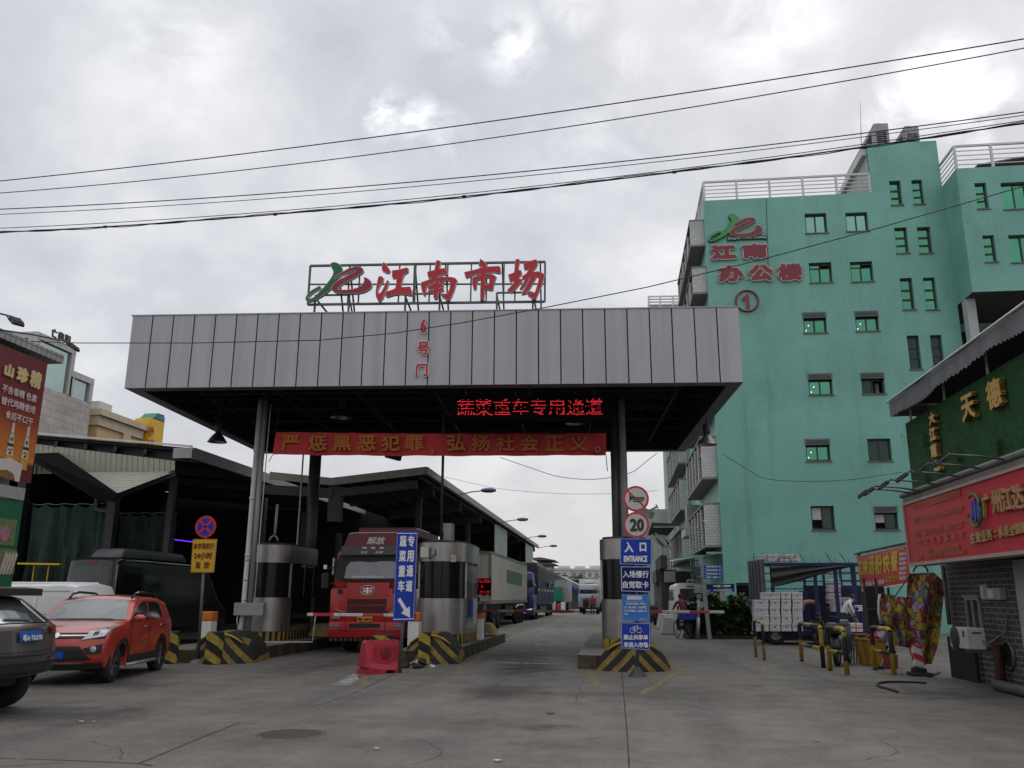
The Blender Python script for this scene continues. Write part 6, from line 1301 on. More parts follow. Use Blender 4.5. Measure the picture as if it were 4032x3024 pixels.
for lb,pts,Yp in (('thin slack cable seen beyond the gate opening',[(1080,988),(1150,1012),(1210,1030),(1290,1035),(1370,1018),(1420,978)],34),('thin cable pair seen far down the lane',[(950,1028),(1060,1053),(1200,1066),(1330,1066),(1420,1060)],60),('thin slack cable against the green wall',[(1560,1025 - 45),(1640,1030),(1740,1040),(1850,1035),(1950,1020)],40)):
    t = thing('slack_cable',lb,'cable',S(pts[0][0] * 1.82278,pts[0][1] * 1.82278,Yp)); b = MB(wirem); sl_ = smooth_loop(pts,5)[:5 * (len(pts) - 1) + 1]; sl_ = [sl_[0]] + sl_[5:-5] + [sl_[-1]]; b.tube([S(x * 1.82278,y * 1.82278,Yp) for x,y in sl_],.012,4); b.build('cable',t)
# ------------------------------------------------------------------ vehicles
paint_o = mat('car_orange',(.44,.040,.022),.28,.15,var=.08,sc=1.5,coat=.8,dirt=.10,dcol=(.28,.10,.06)); paint_g = mat('car_brown_grey',(.085,.075,.072),.4,.4,var=.06,sc=1.5,coat=.5,dirt=.1,dcol=(.12,.10,.09))
paint_w = mat('van_white',(.78,.78,.77),.4,var=.06,sc=1,coat=.25,dirt=.12,dcol=(.32,.30,.27)); paint_k = mat('van_black',(.011,.011,.012),.25,.1,var=.15,coat=.5)
trimk = mat('black_trim',(.014,.014,.014),.6,var=.15); lampglass = mat('headlamp_glass',(.42,.43,.44),.12,.6,var=.15,sc=8); tail = mat('tail_lamp',(.16,.008,.012),.2,var=.1,coat=.5); plateb = mat('plate_blue',(.015,.09,.40),.4,var=.05); platey = mat('plate_yellow',(.55,.32,.01),.5,var=.08); alloy = mat('alloy',(.22,.22,.22),.35,.85,var=.1)
screen = mat('windscreen_glass',(.10,.115,.115),.05,.35,var=.35,sc=1.4,coat=1.0)
class Car:
    def __init__(s,t,W,L,zb,zt,tk=.17,bow_f=.28,bow_r=.18,pf=.10,prr=.07): s.t = t; s.W = W; s.L = L; s.zb = zb; s.zt = zt; s.tk = tk; s.bf = bow_f; s.br = bow_r; s.pf = pf; s.pr = prr
    def D(s,p):
        x,y,z = p; h = s.L / 2; w_ = 1.0
        if x > h * .45: w_ -= s.pf * ((x - h * .45) / (h * .55)) ** 2
        if x < -h * .5: w_ -= s.pr * ((-x - h * .5) / (h * .5)) ** 2
        if z > s.zb: w_ -= s.tk * ((z - s.zb) / (s.zt - s.zb)) ** 1.15
        elif z < .5: w_ -= .05 * ((.5 - z) / .5)
        q = (abs(y) / s.W) ** 2
        if x > 0: x2 = x - s.bf * q * min(1,max(0,x - h * .2) / (h * .5))
        else: x2 = x + s.br * q * min(1,max(0,-x - h * .2) / (h * .5))
        zz = z - .05 * q * max(0,(z - s.zb) / (s.zt - s.zb)) if z > s.zb else z
        return V((x2,y * w_,zz))
    def slice(s,b,dx=.14,dy=.3,dz=.12,cuts=()):
        bb = b.b; xs = [v.co.x for v in bb.verts]; zs = [v.co.z for v in bb.verts]; ys = [v.co.y for v in bb.verts]
        def cut(ax,lo,hi,st):
            k = math.ceil(lo / st)
            while k * st < hi:
                co = [0,0,0]; co[ax] = k * st + 1e-4; no = [0,0,0]; no[ax] = 1
                bmesh.ops.bisect_plane(bb,geom=bb.verts[:] + bb.edges[:] + bb.faces[:],plane_co=co,plane_no=no); k += 1
        cut(0,min(xs),max(xs),dx); cut(2,min(zs),max(zs),dz); cut(1,min(ys),max(ys),dy)
        for z in cuts: bmesh.ops.bisect_plane(bb,geom=bb.verts[:] + bb.edges[:] + bb.faces[:],plane_co=(0,0,z),plane_no=(0,0,1))
        for v in bb.verts: v.co = s.D(v.co)
    def shell(s,outline,m,bev=.07,name='body'):
        b = MB(m); W = s.W
        A = [b.b.verts.new((x,-W,z)) for x,z in outline]; B = [b.b.verts.new((x,W,z)) for x,z in outline]; n = len(A)
        fa,fb_ = b.b.faces.new(A),b.b.faces.new(B[::-1])
        for k in range(n): b.b.faces.new((A[k],B[k],B[(k + 1) % n],A[(k + 1) % n]))
        es = [e_ for e_ in fa.edges] + [e_ for e_ in fb_.edges]; bmesh.ops.recalc_face_normals(b.b,faces=b.b.faces[:])
        bmesh.ops.bevel(b.b,geom=es,offset=bev,segments=3,affect='EDGES',profile=.55,clamp_overlap=True)
        s.slice(b); b.m(trimk); b.b.normal_update(); ax = getattr(s,'ax',())
        for f_ in b.b.faces:
            c_ = f_.calc_center_median()
            if any(abs(c_.x - a_) < r_ and c_.z < r_ + .36 for a_,r_ in ax) and abs(f_.normal.y) < .5: f_.material_index = b.i
        return b.build(name,s.t,local=True,smooth=38)
    def side(s,name,pts,m,off=.006,sides=(-1,1),par=None):
        out = []
        for sd in sides:
            b = MB(m); b.f([(x,sd * (s.W + off),z) for x,z in pts]); s.slice(b,.14,.5,.08); out.append(b.build(name,par or s.t,local=True,smooth=60))
        return out
    def front(s,name,pts,m,prof,off=.012,par=None,th=0):
        """pts are (y, z); prof is the outline of the nose or tail as (z, x), bottom to top"""
        def fx(z):
            for (z0,x0),(z1,x1) in zip(prof,prof[1:]):
                if z0 <= z <= z1: return x0 + (x1 - x0) * (z - z0) / max(1e-6,z1 - z0)
            return prof[0][1] if z < prof[0][0] else prof[-1][1]
        sg = 1 if prof[0][1] > 0 else -1; b = MB(m); b.f([(0,y,z) for y,z in pts]); bb = b.b
        for zc in [z for z,_ in prof] + [k * .08 for k in range(25)]: bmesh.ops.bisect_plane(bb,geom=bb.verts[:] + bb.edges[:] + bb.faces[:],plane_co=(0,0,zc + 1e-4),plane_no=(0,0,1))
        for k in range(-8,9): bmesh.ops.bisect_plane(bb,geom=bb.verts[:] + bb.edges[:] + bb.faces[:],plane_co=(0,k * .12 + 1e-4,0),plane_no=(0,1,0))
        for v in bb.verts: v.co.x = fx(v.co.z); v.co = s.D(v.co) + V((sg * off,0,off * .5))
        return b.build(name,par or s.t,local=True,smooth=50)
    def wheel(s,x,y,r,wd,spokes=5,hub=None):
        sg = 1 if y > 0 else -1; yo = y
        b = MB(rubber); pr_ = [(r * .62,-wd / 2),(r * .9,-wd / 2),(r,-wd * .36),(r,wd * .36),(r * .9,wd / 2),(r * .62,wd / 2)]; b.lathe(pr_,(x,yo,r),28,'Y'); o = b.build('wheel',s.t,local=True)
        b = MB(hub or alloy); c = V((x,yo + sg * wd * .42,r)); b.lathe([(r * .56,0),(r * .66,sg * .012),(r * .66,-sg * .05)],c,28,'Y'); b.lathe([(.0001,sg * .01),(r * .13,0),(r * .15,-sg * .03)],c,14,'Y')
        for k in range(spokes):
            for da in (-.13,.13):
                a = 2 * math.pi * k / spokes + da; a2 = 2 * math.pi * k / spokes + da * 1.7; b.bar(c + V((math.cos(a) * r * .1,-sg * .02,math.sin(a) * r * .1)),c + V((math.cos(a2) * r * .6,-sg * .006,math.sin(a2) * r * .6)),.035,.03)
        b.m(trimk); b.lathe([(.0001,-sg * .06),(r * .62,-sg * .06)],c,20,'Y'); b.build('rim',o,local=True); return o
    def arch(s,x,r,sides=(-1,1)):
        for sd in sides:
            b = MB(trimk); pts = []
            for k in range(13): a = math.pi * k / 12; pts.append((x + (r + .06) * math.cos(a),s.rz + (r + .06) * math.sin(a)))
            for k in range(12,-1,-1): a = math.pi * k / 12; pts.append((x + (r - .01) * math.cos(a),s.rz + (r - .01) * math.sin(a)))
            for k in range(12): q = [pts[k],pts[k + 1],pts[24 - k],pts[25 - k]]; b.f([(u,sd * (s.W + .012),z) for u,z in q])
            for v in b.b.verts: v.co = s.D(v.co)
            b.build('wheel_arch',s.t,local=True)
def arch_pts(xc,r,zc,zb,n=10):
    out = []; a0 = math.asin(max(-1,min(1,(zb - zc) / r)))
    for k in range(n + 1): a = a0 + (math.pi - 2 * a0) * k / n; out.append((xc + r * math.cos(a),zc + r * math.sin(a)))
    return out
def car_thing(name,label,cat,p,heading): return thing(name,label,cat,p,heading)
# --- orange hatchback facing the camera
fw,rw = V((-9.29,15.4,0)),V((-9.78,17.95,0)); dr = (fw - rw).normalized(); lf = V((-dr.y,dr.x,0))      # lf points to the car's left: the side we see
mid = (fw + rw) / 2 - lf * .76; hd_ = math.atan2(dr.y,dr.x)
t = car_thing('parked_car','orange hatchback with black roof rails parked facing the road','car',mid,hd_)
oc = Car(t,.86,4.1,.98,1.56,.18,.30,.2,.07,.05); oc.rz = .33; oc.ax = ((1.3,.47),(-1.3,.47))
prof_f = [(.3,1.97),(.45,2.03),(.62,2.04),(.78,2.0),(.90,1.92)]
outl = [(1.9,.25),(1.97,.3),(2.03,.45),(2.04,.62),(2.0,.78),(1.92,.90),(1.55,1.0),(1.0,1.07),(.92,1.09),(.22,1.47),(0,1.53),(-.5,1.56),(-1.2,1.53),(-1.72,1.44),(-1.98,1.02),(-2.05,.8),(-2.03,.42),(-1.92,.27)] + list(reversed(arch_pts(-1.3,.39,.33,.24))) [0:0]
outl += [(-1.3 - .385,.25)] + [(-1.3 - .39 * math.cos(math.pi * k / 10),.30 + .39 * math.sin(math.pi * k / 10)) for k in range(11)] + [(-1.3 + .385,.25),(1.3 - .385,.25)] + [(1.3 - .39 * math.cos(math.pi * k / 10),.30 + .39 * math.sin(math.pi * k / 10)) for k in range(11)] + [(1.3 + .385,.25)]
oc.shell(outl,paint_o)
prof_w = [(.90,1.92),(1.0,1.55),(1.07,1.0),(1.09,.92),(1.47,.22),(1.53,0)]
oc.front('windscreen',[(-.78,1.10),(.78,1.10),(.70,1.46),(-.70,1.46)],screen,prof_w,.012)
oc.front('wiper',[(-.6,1.085),(.7,1.085),(.5,1.115),(-.5,1.11)],trimk,prof_w,.016)
oc.front('grille',[(-.62,.80),(.62,.80),(.52,.885),(-.52,.885)],trimk,prof_f,.012); oc.front('chrome_bar',[(-.6,.832),(.6,.832),(.6,.852),(-.6,.852)],chrome,prof_f,.02); oc.front('badge',[(.085 * math.cos(a),.842 + .05 * math.sin(a)) for a in [k * math.pi / 6 for k in range(12)]],chrome,prof_f,.026)
oc.front('lower_grille',[(-.66,.42),(.66,.42),(.46,.66),(-.46,.66)],trimk,prof_f,.012)
oc.front('front_lip',[(-.8,.26),(.8,.26),(.84,.37),(-.84,.37)],trimk,[(.2,1.93)] + prof_f,.014); oc.front('skid_strip',[(-.55,.355),(.55,.355),(.5,.38),(-.5,.38)],chrome,prof_f,.022)
for sd in (-1,1):
    h_ = oc.front('headlight',[(sd * .47,.765),(sd * .80,.82),(sd * .86,.97),(sd * .82,1.0),(sd * .56,.91)],lampglass,prof_f + [(1.0,1.55)],.02)
    oc.front('lens',[(sd * .62,.835),(sd * .70,.85),(sd * .71,.91),(sd * .63,.895)],glassd,prof_f + [(1.0,1.55)],.026,h_)
    oc.front('fog_lamp',[(sd * .52,.62),(sd * .82,.70),(sd * .80,.53),(sd * .60,.52)],trimk,prof_f,.014)
    oc.front('fog_lens',[(sd * .68 + .05 * math.cos(a),.60 + .055 * math.sin(a)) for a in [k * math.pi / 5 for k in range(10)]],lampglass,prof_f,.022)
f = oc.front('number_plate',[(-.22,.44),(.22,.44),(.22,.57),(-.22,.57)],plateb,prof_f,.03)
oc.side('side_window',[(.80,1.085),(.15,1.40),(-.05,1.46),(-.28,1.475),(-.28,1.075)],glassd); oc.side('side_window',[(-.36,1.075),(-.36,1.475),(-.9,1.46),(-1.15,1.42),(-1.28,1.16),(-1.28,1.12)],glassd)
oc.side('door_seam',[(.86,1.05),(.88,1.05),(.86,.42),(.84,.42)],trimk,.004); oc.side('door_seam',[(-.31,1.06),(-.33,1.06),(-.33,.42),(-.31,.42)],trimk,.004); oc.side('sill_cladding',[(.86,.26),(.9,.44),(-.86,.44),(-.88,.26)],trimk,.014)
oc.arch(1.3,.385); oc.arch(-1.3,.385)
for x in (1.3,-1.3):
    for y in (-.72,.72): oc.wheel(x,y,.33,.2,5)
for sd in (-1,1):
    b = MB(mat('car_orange',(.5,.058,.028))); b.ball((.72,sd * 1.0,1.12),.1,10,(.8,1.2,.72)); b.m(trimk); b.bar((.74,sd * .8,1.06),(.72,sd * .95,1.09),.05); b.build('mirror',t,local=True)
    b = MB(trimk); b.tube([(.15,sd * .60,1.49),(0,sd * .61,1.575),(-.3,sd * .61,1.60),(-1.1,sd * .60,1.575),(-1.35,sd * .60,1.5)],.022); b.m(chrome); b.tube([(-.02,sd * .615,1.595),(-.3,sd * .615,1.618),(-1.05,sd * .61,1.595)],.012); b.build('roof_rail',t,local=True)
    for x in (-.12,-1.05): b = MB(chrome); b.box((x - .09,sd * .862 - .02,.935),(x + .09,sd * .862 + .02,.965),.008); b.build('door_handle',t,local=True)
    b = MB(galv); b.cyl((.85,sd * .86,.27),(-.85,sd * .86,.27),.03,8); b.build('side_step',t,local=True)
# --- grey SUV seen from behind, nose to the left
t = car_thing('parked_car','brown grey SUV at the left edge showing its rear with a blue plate','car',(-7.86 - 2.36,11.05,0),math.pi)
sc_ = Car(t,.95,4.8,1.05,1.64,.2,.2,.24,.1,.06); sc_.rz = .37; sc_.ax = ((1.45,.45),(-1.45,.45))
prr_ = [(.35,-2.25),(.55,-2.36),(.75,-2.38),(.9,-2.36),(1.15,-2.30),(1.48,-1.95),(1.56,-1.8)]
prof_r = [(.35,-2.25),(.55,-2.36),(.78,-2.38),(1.1,-2.33),(1.16,-2.3),(1.52,-1.85)]
outl = [(2.2,.3),(2.38,.5),(2.36,.85),(1.4,1.08),(.6,1.2),(-.05,1.58),(-.6,1.64),(-1.5,1.6),(-1.85,1.52),(-2.3,1.16),(-2.33,1.1),(-2.38,.78),(-2.36,.62),(-2.24,.48),(-1.9,.42)] + [(-1.45 - .44 * math.cos(math.pi * k / 10),.33 + .44 * math.sin(math.pi * k / 10)) for k in range(11)] + [(-1,.28),(1,.28)] + [(1.45 - .44 * math.cos(math.pi * k / 10),.33 + .44 * math.sin(math.pi * k / 10)) for k in range(11)] + [(1.9,.28)]
sc_.shell(outl,paint_g)
sc_.front('rear_window',[(-.72,1.18),(.72,1.18),(.60,1.48),(-.60,1.48)],screen,prof_r,.012); sc_.front('rear_wiper',[(-.1,1.2),(.4,1.215),(.4,1.235),(-.1,1.225)],trimk,prof_r,.025)
for sd in (-1,1):
    sc_.front('tail_light',[(sd * .52,1.03),(sd * .93,1.0),(sd * .95,1.14),(sd * .60,1.12)],tail,prof_r,.014); sc_.front('reflector',[(sd * .6,.66),(sd * .88,.66),(sd * .88,.70),(sd * .6,.70)],tail,prof_r,.016)
sc_.front('lower_bumper',[(-.92,.50),(.92,.50),(.93,.64),(-.93,.64)],trimk,prof_r,.014); sc_.front('bumper_step',[(-.93,.74),(.93,.74),(.93,.755),(-.93,.755)],trimk,prof_r,.01); sc_.front('hatch_seam',[(-.66,.80),(.66,.80),(.66,.812),(-.66,.812)],trimk,prof_r,.008)
pl = sc_.front('number_plate',[(-.23,.93),(.23,.93),(.23,1.06),(-.23,1.06)],plateb,prof_r,.03)
b = MB(signwhite); M_ = mw(t); o = M_ @ V((-2.345,.2,.95)); u = (M_ @ V((-2.345,-.2,.95))) - o
txt(b,'粤A·T6370',o + V((.035,0,.0)),u,V((.0,0,.085)),.012,.004); b.build('plate_number',pl,fix=False)
b = MB(chrome); o = M_ @ V((-2.335,.14,1.09)); txt(b,'Cayenne',o + V((.012,0,-.005)),(M_ @ V((-2.335,-.14,1.09))) - o,V((0,0,.035)),.012,.001); b.build('badge',t,fix=False)
b = MB(trimk); b.prism([(-1.72,-.62,1.56),(-1.72,.62,1.56),(-2.06,.55,1.535),(-2.06,-.55,1.535)],(0,0,.095)); b.build('spoiler',t,local=True)
b = MB(chrome); b.tube([(-.3,.70,1.60),(-.8,.70,1.665),(-1.4,.68,1.64),(-1.65,.66,1.58)],.018); b.build('roof_rail',t,local=True)
sc_.side('side_window',[(.5,1.14),(-.1,1.5),(-1.4,1.5),(-1.75,1.3),(-1.7,1.18)],glassd)
sc_.arch(1.45,.43); sc_.arch(-1.45,.43)
for x in (1.45,-1.45):
    for y in (-.8,.8): sc_.wheel(x,y,.37,.26)
# --- white panel van
t = car_thing('parked_van','white panel van parked broadside behind the orange car','van',(-14.35,18.9 + .83,0),math.pi)
vn = Car(t,.83,4.4,1.1,1.84,.07,.3,.14,.1,.05); vn.rz = .3
outl = [(2.0,.3),(2.2,.5),(2.2,.85),(1.75,1.1),(1.2,1.7),(.9,1.8),(-1.7,1.83),(-1.95,1.78),(-2.14,1.35),(-2.2,.8),(-2.15,.35),(-1.7,.28)] + [(-1.3 - .36 * math.cos(math.pi * k / 10),.30 + .36 * math.sin(math.pi * k / 10)) for k in range(11)] + [(1.0 - .0,.28)] + [(1.4 - .36 * math.cos(math.pi * k / 10),.30 + .36 * math.sin(math.pi * k / 10)) for k in range(11)] + [(1.8,.28)]
vn.shell(outl,paint_w,.1)
pan = mat('van_white_recess',(.70,.70,.69),.45,var=.06)
for a,c in ((-1.9,-1.0),(-.92,.05),(.12,.95)): vn.side('side_panel',[(a,1.12),(a + .06,1.55),(c - .03,1.55),(c,1.12)],pan,.005); vn.side('panel_groove',[(a,1.10),(c,1.10),(c,1.12),(a,1.12)],grey,.007); vn.side('panel_groove',[(c,1.1),(c,1.6),(c + .014,1.6),(c + .014,1.1)],grey,.007)
vn.side('drip_rail',[(-1.85,1.66),(.9,1.66),(.9,1.68),(-1.85,1.68)],grey,.012)
b = MB(paint_w)
for k in range(5): b.box((-1.6,-.5 + k * .23,1.80),(.8,-.44 + k * .23,1.845),.012)
b.build('roof_rib',t,local=True)
for x in (1.4,-1.3):
    for y in (-.72,.72): vn.wheel(x,y,.3,.18)
# --- black high-roof van
t = car_thing('parked_van','large black high roofed van with a roof unit parked under the dark hall','van',(-15.05,27.35,0),math.pi / 2)
t.scale = (1.15,.88,.955); bv = Car(t,.95,7.0,1.4,2.75,.06,.5,.1,.08,.03); bv.rz = .38
outl = [(3.2,.35),(3.5,.6),(3.45,1.1),(2.9,1.4),(2.1,2.3),(1.7,2.62),(1.2,2.72),(-3.2,2.75),(-3.45,2.66),(-3.5,2.0),(-3.5,.5),(-3.4,.38)] + [(-2.2 - .42 * math.cos(math.pi * k / 10),.36 + .42 * math.sin(math.pi * k / 10)) for k in range(11)] + [(2.2 - .42 * math.cos(math.pi * k / 10),.36 + .42 * math.sin(math.pi * k / 10)) for k in range(11)]
bv.shell(outl,paint_k,.12)
prof_b = [(.4,-3.45),(.5,-3.5),(2.0,-3.5),(2.66,-3.45)]
bv.front('rear_window',[(-.72,1.75),(.72,1.75),(.68,2.45),(-.68,2.45)],glassd,prof_b,.01); bv.front('brake_light',[(-.18,2.58),(.18,2.58),(.18,2.62),(-.18,2.62)],mat('brake_red',(.30,.01,.01),.4),prof_b,.014)
bv.side('side_window',[(1.6,1.6),(1.2,2.25),(-3.2,2.3),(-3.2,1.6)],glassd,.006)
b = MB(mat('roof_unit_black',(.06,.06,.064),.5,.1,var=.15)); b.box((-2.9,-.62,2.74),(.6,.62,3.04),.08,taper=(.88,.8)); b.build('roof_unit',t,local=True,smooth=40)
b = MB(galv); b.tube([(-3.46,-.93,2.5),(-3.5,-.955,1.9),(-3.5,-.96,.8)],.012); b.build('door_seal',t,local=True)
for x in (2.2,-2.2):
    for y in (-.82,.82): bv.wheel(x,y,.38,.22)
# ------------------------------------------------------------------ red lorry in the left lane
RX_,RY_ = -7.06,24.15
t = thing('lorry','red lorry with a tall wind deflector waiting at the left lane barrier','lorry',(RX_,RY_,0))
rl = mat('lorry_red',(.40,.012,.012),.38,.05,var=.12,sc=1.5,coat=.35,dirt=.18,dcol=(.12,.02,.018)); rd = mat('lorry_dark_red',(.13,.008,.012),.45,var=.12,coat=.2); rmesh = mat('grille_mesh',(.085,.008,.01),.7,var=.5,sc=40,bump=.8,bsc=80)
def LX(x,y,yo=0.0): return S(1280 + x * .30143,2080 + y * .30143,RY_ - yo) - V((RX_,RY_,0))
hw = 1.12
b = MB(rl); b.box((-hw,.02,.62),(hw,2.0,1.78),.09); b.box((-hw + .04,.10,1.74),(hw - .04,1.95,2.85),.14,taper=(.94,.96)); b.build('cab',t,local=True,smooth=40)
b = MB(rl); b.box((-hw + .02,-.05,.40),(hw - .02,.6,.86),.07); b.build('bumper',t,local=True,smooth=40)
def fp(name,pts,m,y,th=.02,par=None): b = MB(m); b.prism([V((LX(px,py).x,y,LX(px,py).z)) for px,py in pts],(0,-th,0)); return b.build(name,par or t,local=True)
fp('windscreen',[(118,670),(140,480),(180,350),(1030,345),(1080,480),(1095,670),(920,690),(240,690)],trimk,.06,.03)
fp('windscreen_glass',[(245,655),(275,510),(330,440),(450,432),(600,445),(760,430),(900,432),(960,510),(985,655)],mat('lorry_glass',(.17,.18,.20),.08,.6,var=.2,sc=2.5),.03,.006)
for x0,x1 in ((350,518),(530,760)): fp('dashboard_card',[(x0,620),(x1,622),(x1,652),(x0,652)],papr,.022,.003)
for pts in (((250,650),(480,690),(478,700),(250,660)),((560,655),(900,690),(900,698),(560,664))): fp('wiper',pts,trimk,.018,.012)
fp('sun_visor',[(205,355),(235,235),(990,225),(1030,345)],mat('visor_black',(.02,.02,.022),.3,coat=.4),.0,.1)
ds = fp('wind_deflector',[(245,238),(300,100),(330,66),(400,58),(930,55),(985,66),(1010,100),(1040,230)],rd,.3,.3)
fp('deflector_edge',[(300,98),(330,64),(400,55),(930,52),(985,64),(1010,96),(985,72),(930,60),(400,63),(335,72)],mat('edge_highlight',(.5,.45,.42),.3,.5),-.002,.012)
b = MB(rd); b.box((LX(390,0).x,.35,LX(390,55).z - .1),(LX(1290,0).x - .3,2.2,LX(390,0).z + .05),.05); b.build('upper_deflector',t,local=True)
b = MB(pw)
def ltx(s_,x0,y0,x1,y1,y,bold=.0,par=None,shear=0): o = LX(x0,y1); r_ = LX(x1,y1); tl = LX(x0,y0); return txt(b,s_,V((RX_ + o.x,RY_ + y,o.z)),V((r_.x - o.x,0,0)),V((0,0,tl.z - o.z)),.006,bold,shear)
ltx('解放',540,112,790,212,-.002,.008,None,.25); b.build('lettering',ds,fix=False); b = MB(pw)
ltx('卡友',470,300,572,334,-.105,.003,None,.3); ltx('地带',664,300,775,334,-.105,.003,None,.3)
for x in (500,612,724): o = LX(x,270); b.box((RX_ + o.x,RY_ - .106,o.z),(RX_ + o.x + LX(x + 58,270).x - o.x,RY_ - .102,LX(x,248).z))
b.build('visor_lettering',t,fix=False)
fp('front_panel',[(285,712),(840,708),(835,905),(285,915)],rl,.028,.012)
fp('grille',[(288,925),(803,922),(803,995),(288,1000)],rmesh,.02,.02); fp('grille',[(285,1012),(800,1008),(770,1072),(290,1075)],rmesh,.02,.02); fp('grille_shadow',[(270,1085),(830,1080),(810,1108),(290,1110)],trimk,.02,.02)
b = MB(chrome); c = LX(554,810); ex,ez = LX(648,810).x - c.x,c.z - LX(554,872).z
b.tube([V((c.x + ex * math.cos(k * math.pi / 14),.005,c.z + ez * math.sin(k * math.pi / 14))) for k in range(29)],.014,6)
for z in (-.35,0,.35): b.prism([V((c.x + x * ex,.012,c.z + (z + dz) * ez)) for x,dz in ((-.72,.12),(-.1,.06),(-.1,-.06),(-.55,-.04))],(0,-.012,0)); b.prism([V((c.x - x * ex,.012,c.z + (z + dz) * ez)) for x,dz in ((-.72,.12),(-.1,.06),(-.1,-.06),(-.55,-.04))],(0,-.012,0))
b.prism([V((c.x + x * ex,.010,c.z + z * ez)) for x,z in ((-.09,.65),(.09,.65),(.09,-.5),(.22,-.68),(-.22,-.68),(-.09,-.5))],(0,-.014,0)); b.build('badge',t,local=True)
for sx_ in (0,1):
    mx_ = (lambda p: p) if not sx_ else (lambda p: (1108 - p[0],p[1]))
    h_ = fp('headlight',[mx_(p) for p in ((90,1150),(205,1150),(210,1178),(85,1178))],lampglass,-.06,.02); fp('fog_lamp',[mx_(p) for p in ((78,1256),(200,1256),(200,1285),(78,1285))],lampglass,-.06,.02); fp('marker_lamp',[mx_(p) for p in ((130,1045),(272,1092),(268,1105),(240,1102),(128,1060))],mat('marker_glass',(.32,.28,.12),.2,.3),.0,.02)
    fp('side_scoop',[mx_(p) for p in ((165,795),(225,790),(225,858),(165,858))],trimk,.015,.012)
fp('air_intake',[(318,1246),(728,1246),(722,1298),(318,1298)],trimk,-.052,.012); fp('bumper_seam',[(60,1335),(1040,1335),(1040,1342),(60,1342)],trimk,-.052,.006)
for x in (268,778): fp('bumper_seam',[(x,1150),(x + 6,1150),(x + 6,1370),(x,1370)],trimk,-.052,.006)
npl = fp('number_plate',[(430,1155),(626,1152),(626,1220),(430,1224)],platey,-.055,.02); b = MB(black); ltx('豫J·18876',438,1168,618,1212,-.077,.004); b.build('plate_number',npl,fix=False)
b = MB(darksteel)
for k in range(15): x = -1.0 + k * .143; b.bx((x,.0,.36),(.1,.06,.08),.01)
b.build('underrun_bar',t,local=True)
for sd in (-1,1):
    b = MB(trimk); b.box((sd * 1.3 - .11,.05,1.75),(sd * 1.3 + .11,.14,2.2),.03); b.bar((sd * 1.05,.15,2.35),(sd * 1.3,.1,2.32),.035); b.bar((sd * 1.05,.15,1.9),(sd * 1.3,.1,1.9),.03); b.m(white); b.box((sd * 1.3 - .05,.03,2.3),(sd * 1.3 + .05,.08,2.42),.01); b.build('mirror',t,local=True)
    b = MB(mat('grey_white',(.55,.54,.52))); b.box((sd * 1.12 - .02,.2,2.15),(sd * 1.12 + .02,.32,2.62)); b.build('cab_fairing',t,local=True)
lw_ = Car(t,1,1,1,2); 
for x in (-.85,.85):
    for y_ in (1.35,3.2):
        b = MB(rubber); b.lathe([(.28,-.15),(.42,-.15),(.45,-.1),(.45,.1),(.42,.15),(.28,.15)],(x,y_,.45),22,'X'); o = b.build('wheel',t,local=True); b = MB(grey); b.lathe([(.0001,-.1),(.12,-.12),(.28,-.06),(.3,-.12)],(x,y_,.45),18,'X'); b.build('rim',o,local=True)
b = MB(mat('cargo_dark',(.03,.03,.032),.8,var=.2)); b.box((-1.1,2.3,.95),(1.1,11,3.3),.04); b.build('cargo_body',t,local=True); b = MB(darksteel); b.box((-.45,.6,.5),(.45,11,.7)); b.build('chassis',t,local=True)
# ------------------------------------------------------------------ white box trailer and blue lorry down the lane
t = thing('box_trailer','long dirty white box trailer with a green patch parked along the hall','trailer',(-7.0,41,0))
trw = mat('trailer_white',(.46,.45,.40),.6,var=.12,sc=.7,dirt=.25,dcol=(.22,.18,.12),streak=.4); X1 = -6.0
b = MB(trw); b.box((X1 - 2.1,41,1.36),(X1,57.5,3.62),.03); b.m(mat('trailer_frame',(.20,.21,.17),.6,.2,var=.2)); b.box((X1 - 2.12,40.96,3.56),(X1 + .02,57.52,3.66)); b.box((X1 - 2.12,40.96,1.22),(X1 + .02,57.52,1.36)); b.box((X1 - .1,40.955,1.36),(X1 + .02,41.1,3.56)); b.build('box',t)
a,c = SX(1995,2243,X1),SX(2055,2308,X1); b = MB(mat('green_patch',(.07,.17,.09),.7,var=.15,dirt=.2)); b.prism([(X1,a.y,SX(1995,2295,X1).z),(X1,c.y,SX(2054,2308,X1).z),(X1,c.y,SX(2055,2260,X1).z),(X1,a.y,a.z)],(.008,0,0)); b.build('painted_patch',t)
b = MB(grey); q = SX(1968,2235,X1); b.box((X1 + .002,q.y - .05,SX(1968,2290,X1).z),(X1 + .02,q.y + .05,q.z)); b.build('side_bar',t)
b = MB(darksteel); b.box((X1 - 1.7,41,.95),(X1 - .4,57,1.2)); b.box((X1 - .3,48,.55),(X1 - .2,52,1.1)); b.build('chassis',t)
def lorry_wheel(t,x,y,r=.47,hub=galv):
    b = MB(rubber); b.lathe([(r * .6,-.14),(r * .93,-.14),(r,-.1),(r,.1),(r * .93,.14),(r * .6,.14)],(x,y,r),20,'X'); o = b.build('wheel',t); b = MB(hub); b.lathe([(.0001,.1),(r * .25,.1),(r * .3,.02),(r * .55,.0),(r * .62,.08)],(x,y,r),16,'X'); b.build('rim',o)
for yy in (42.6,44.2,52.2,53.7,55.2): lorry_wheel(t,X1 - .16,yy); lorry_wheel(t,X1 - 1.9,yy)
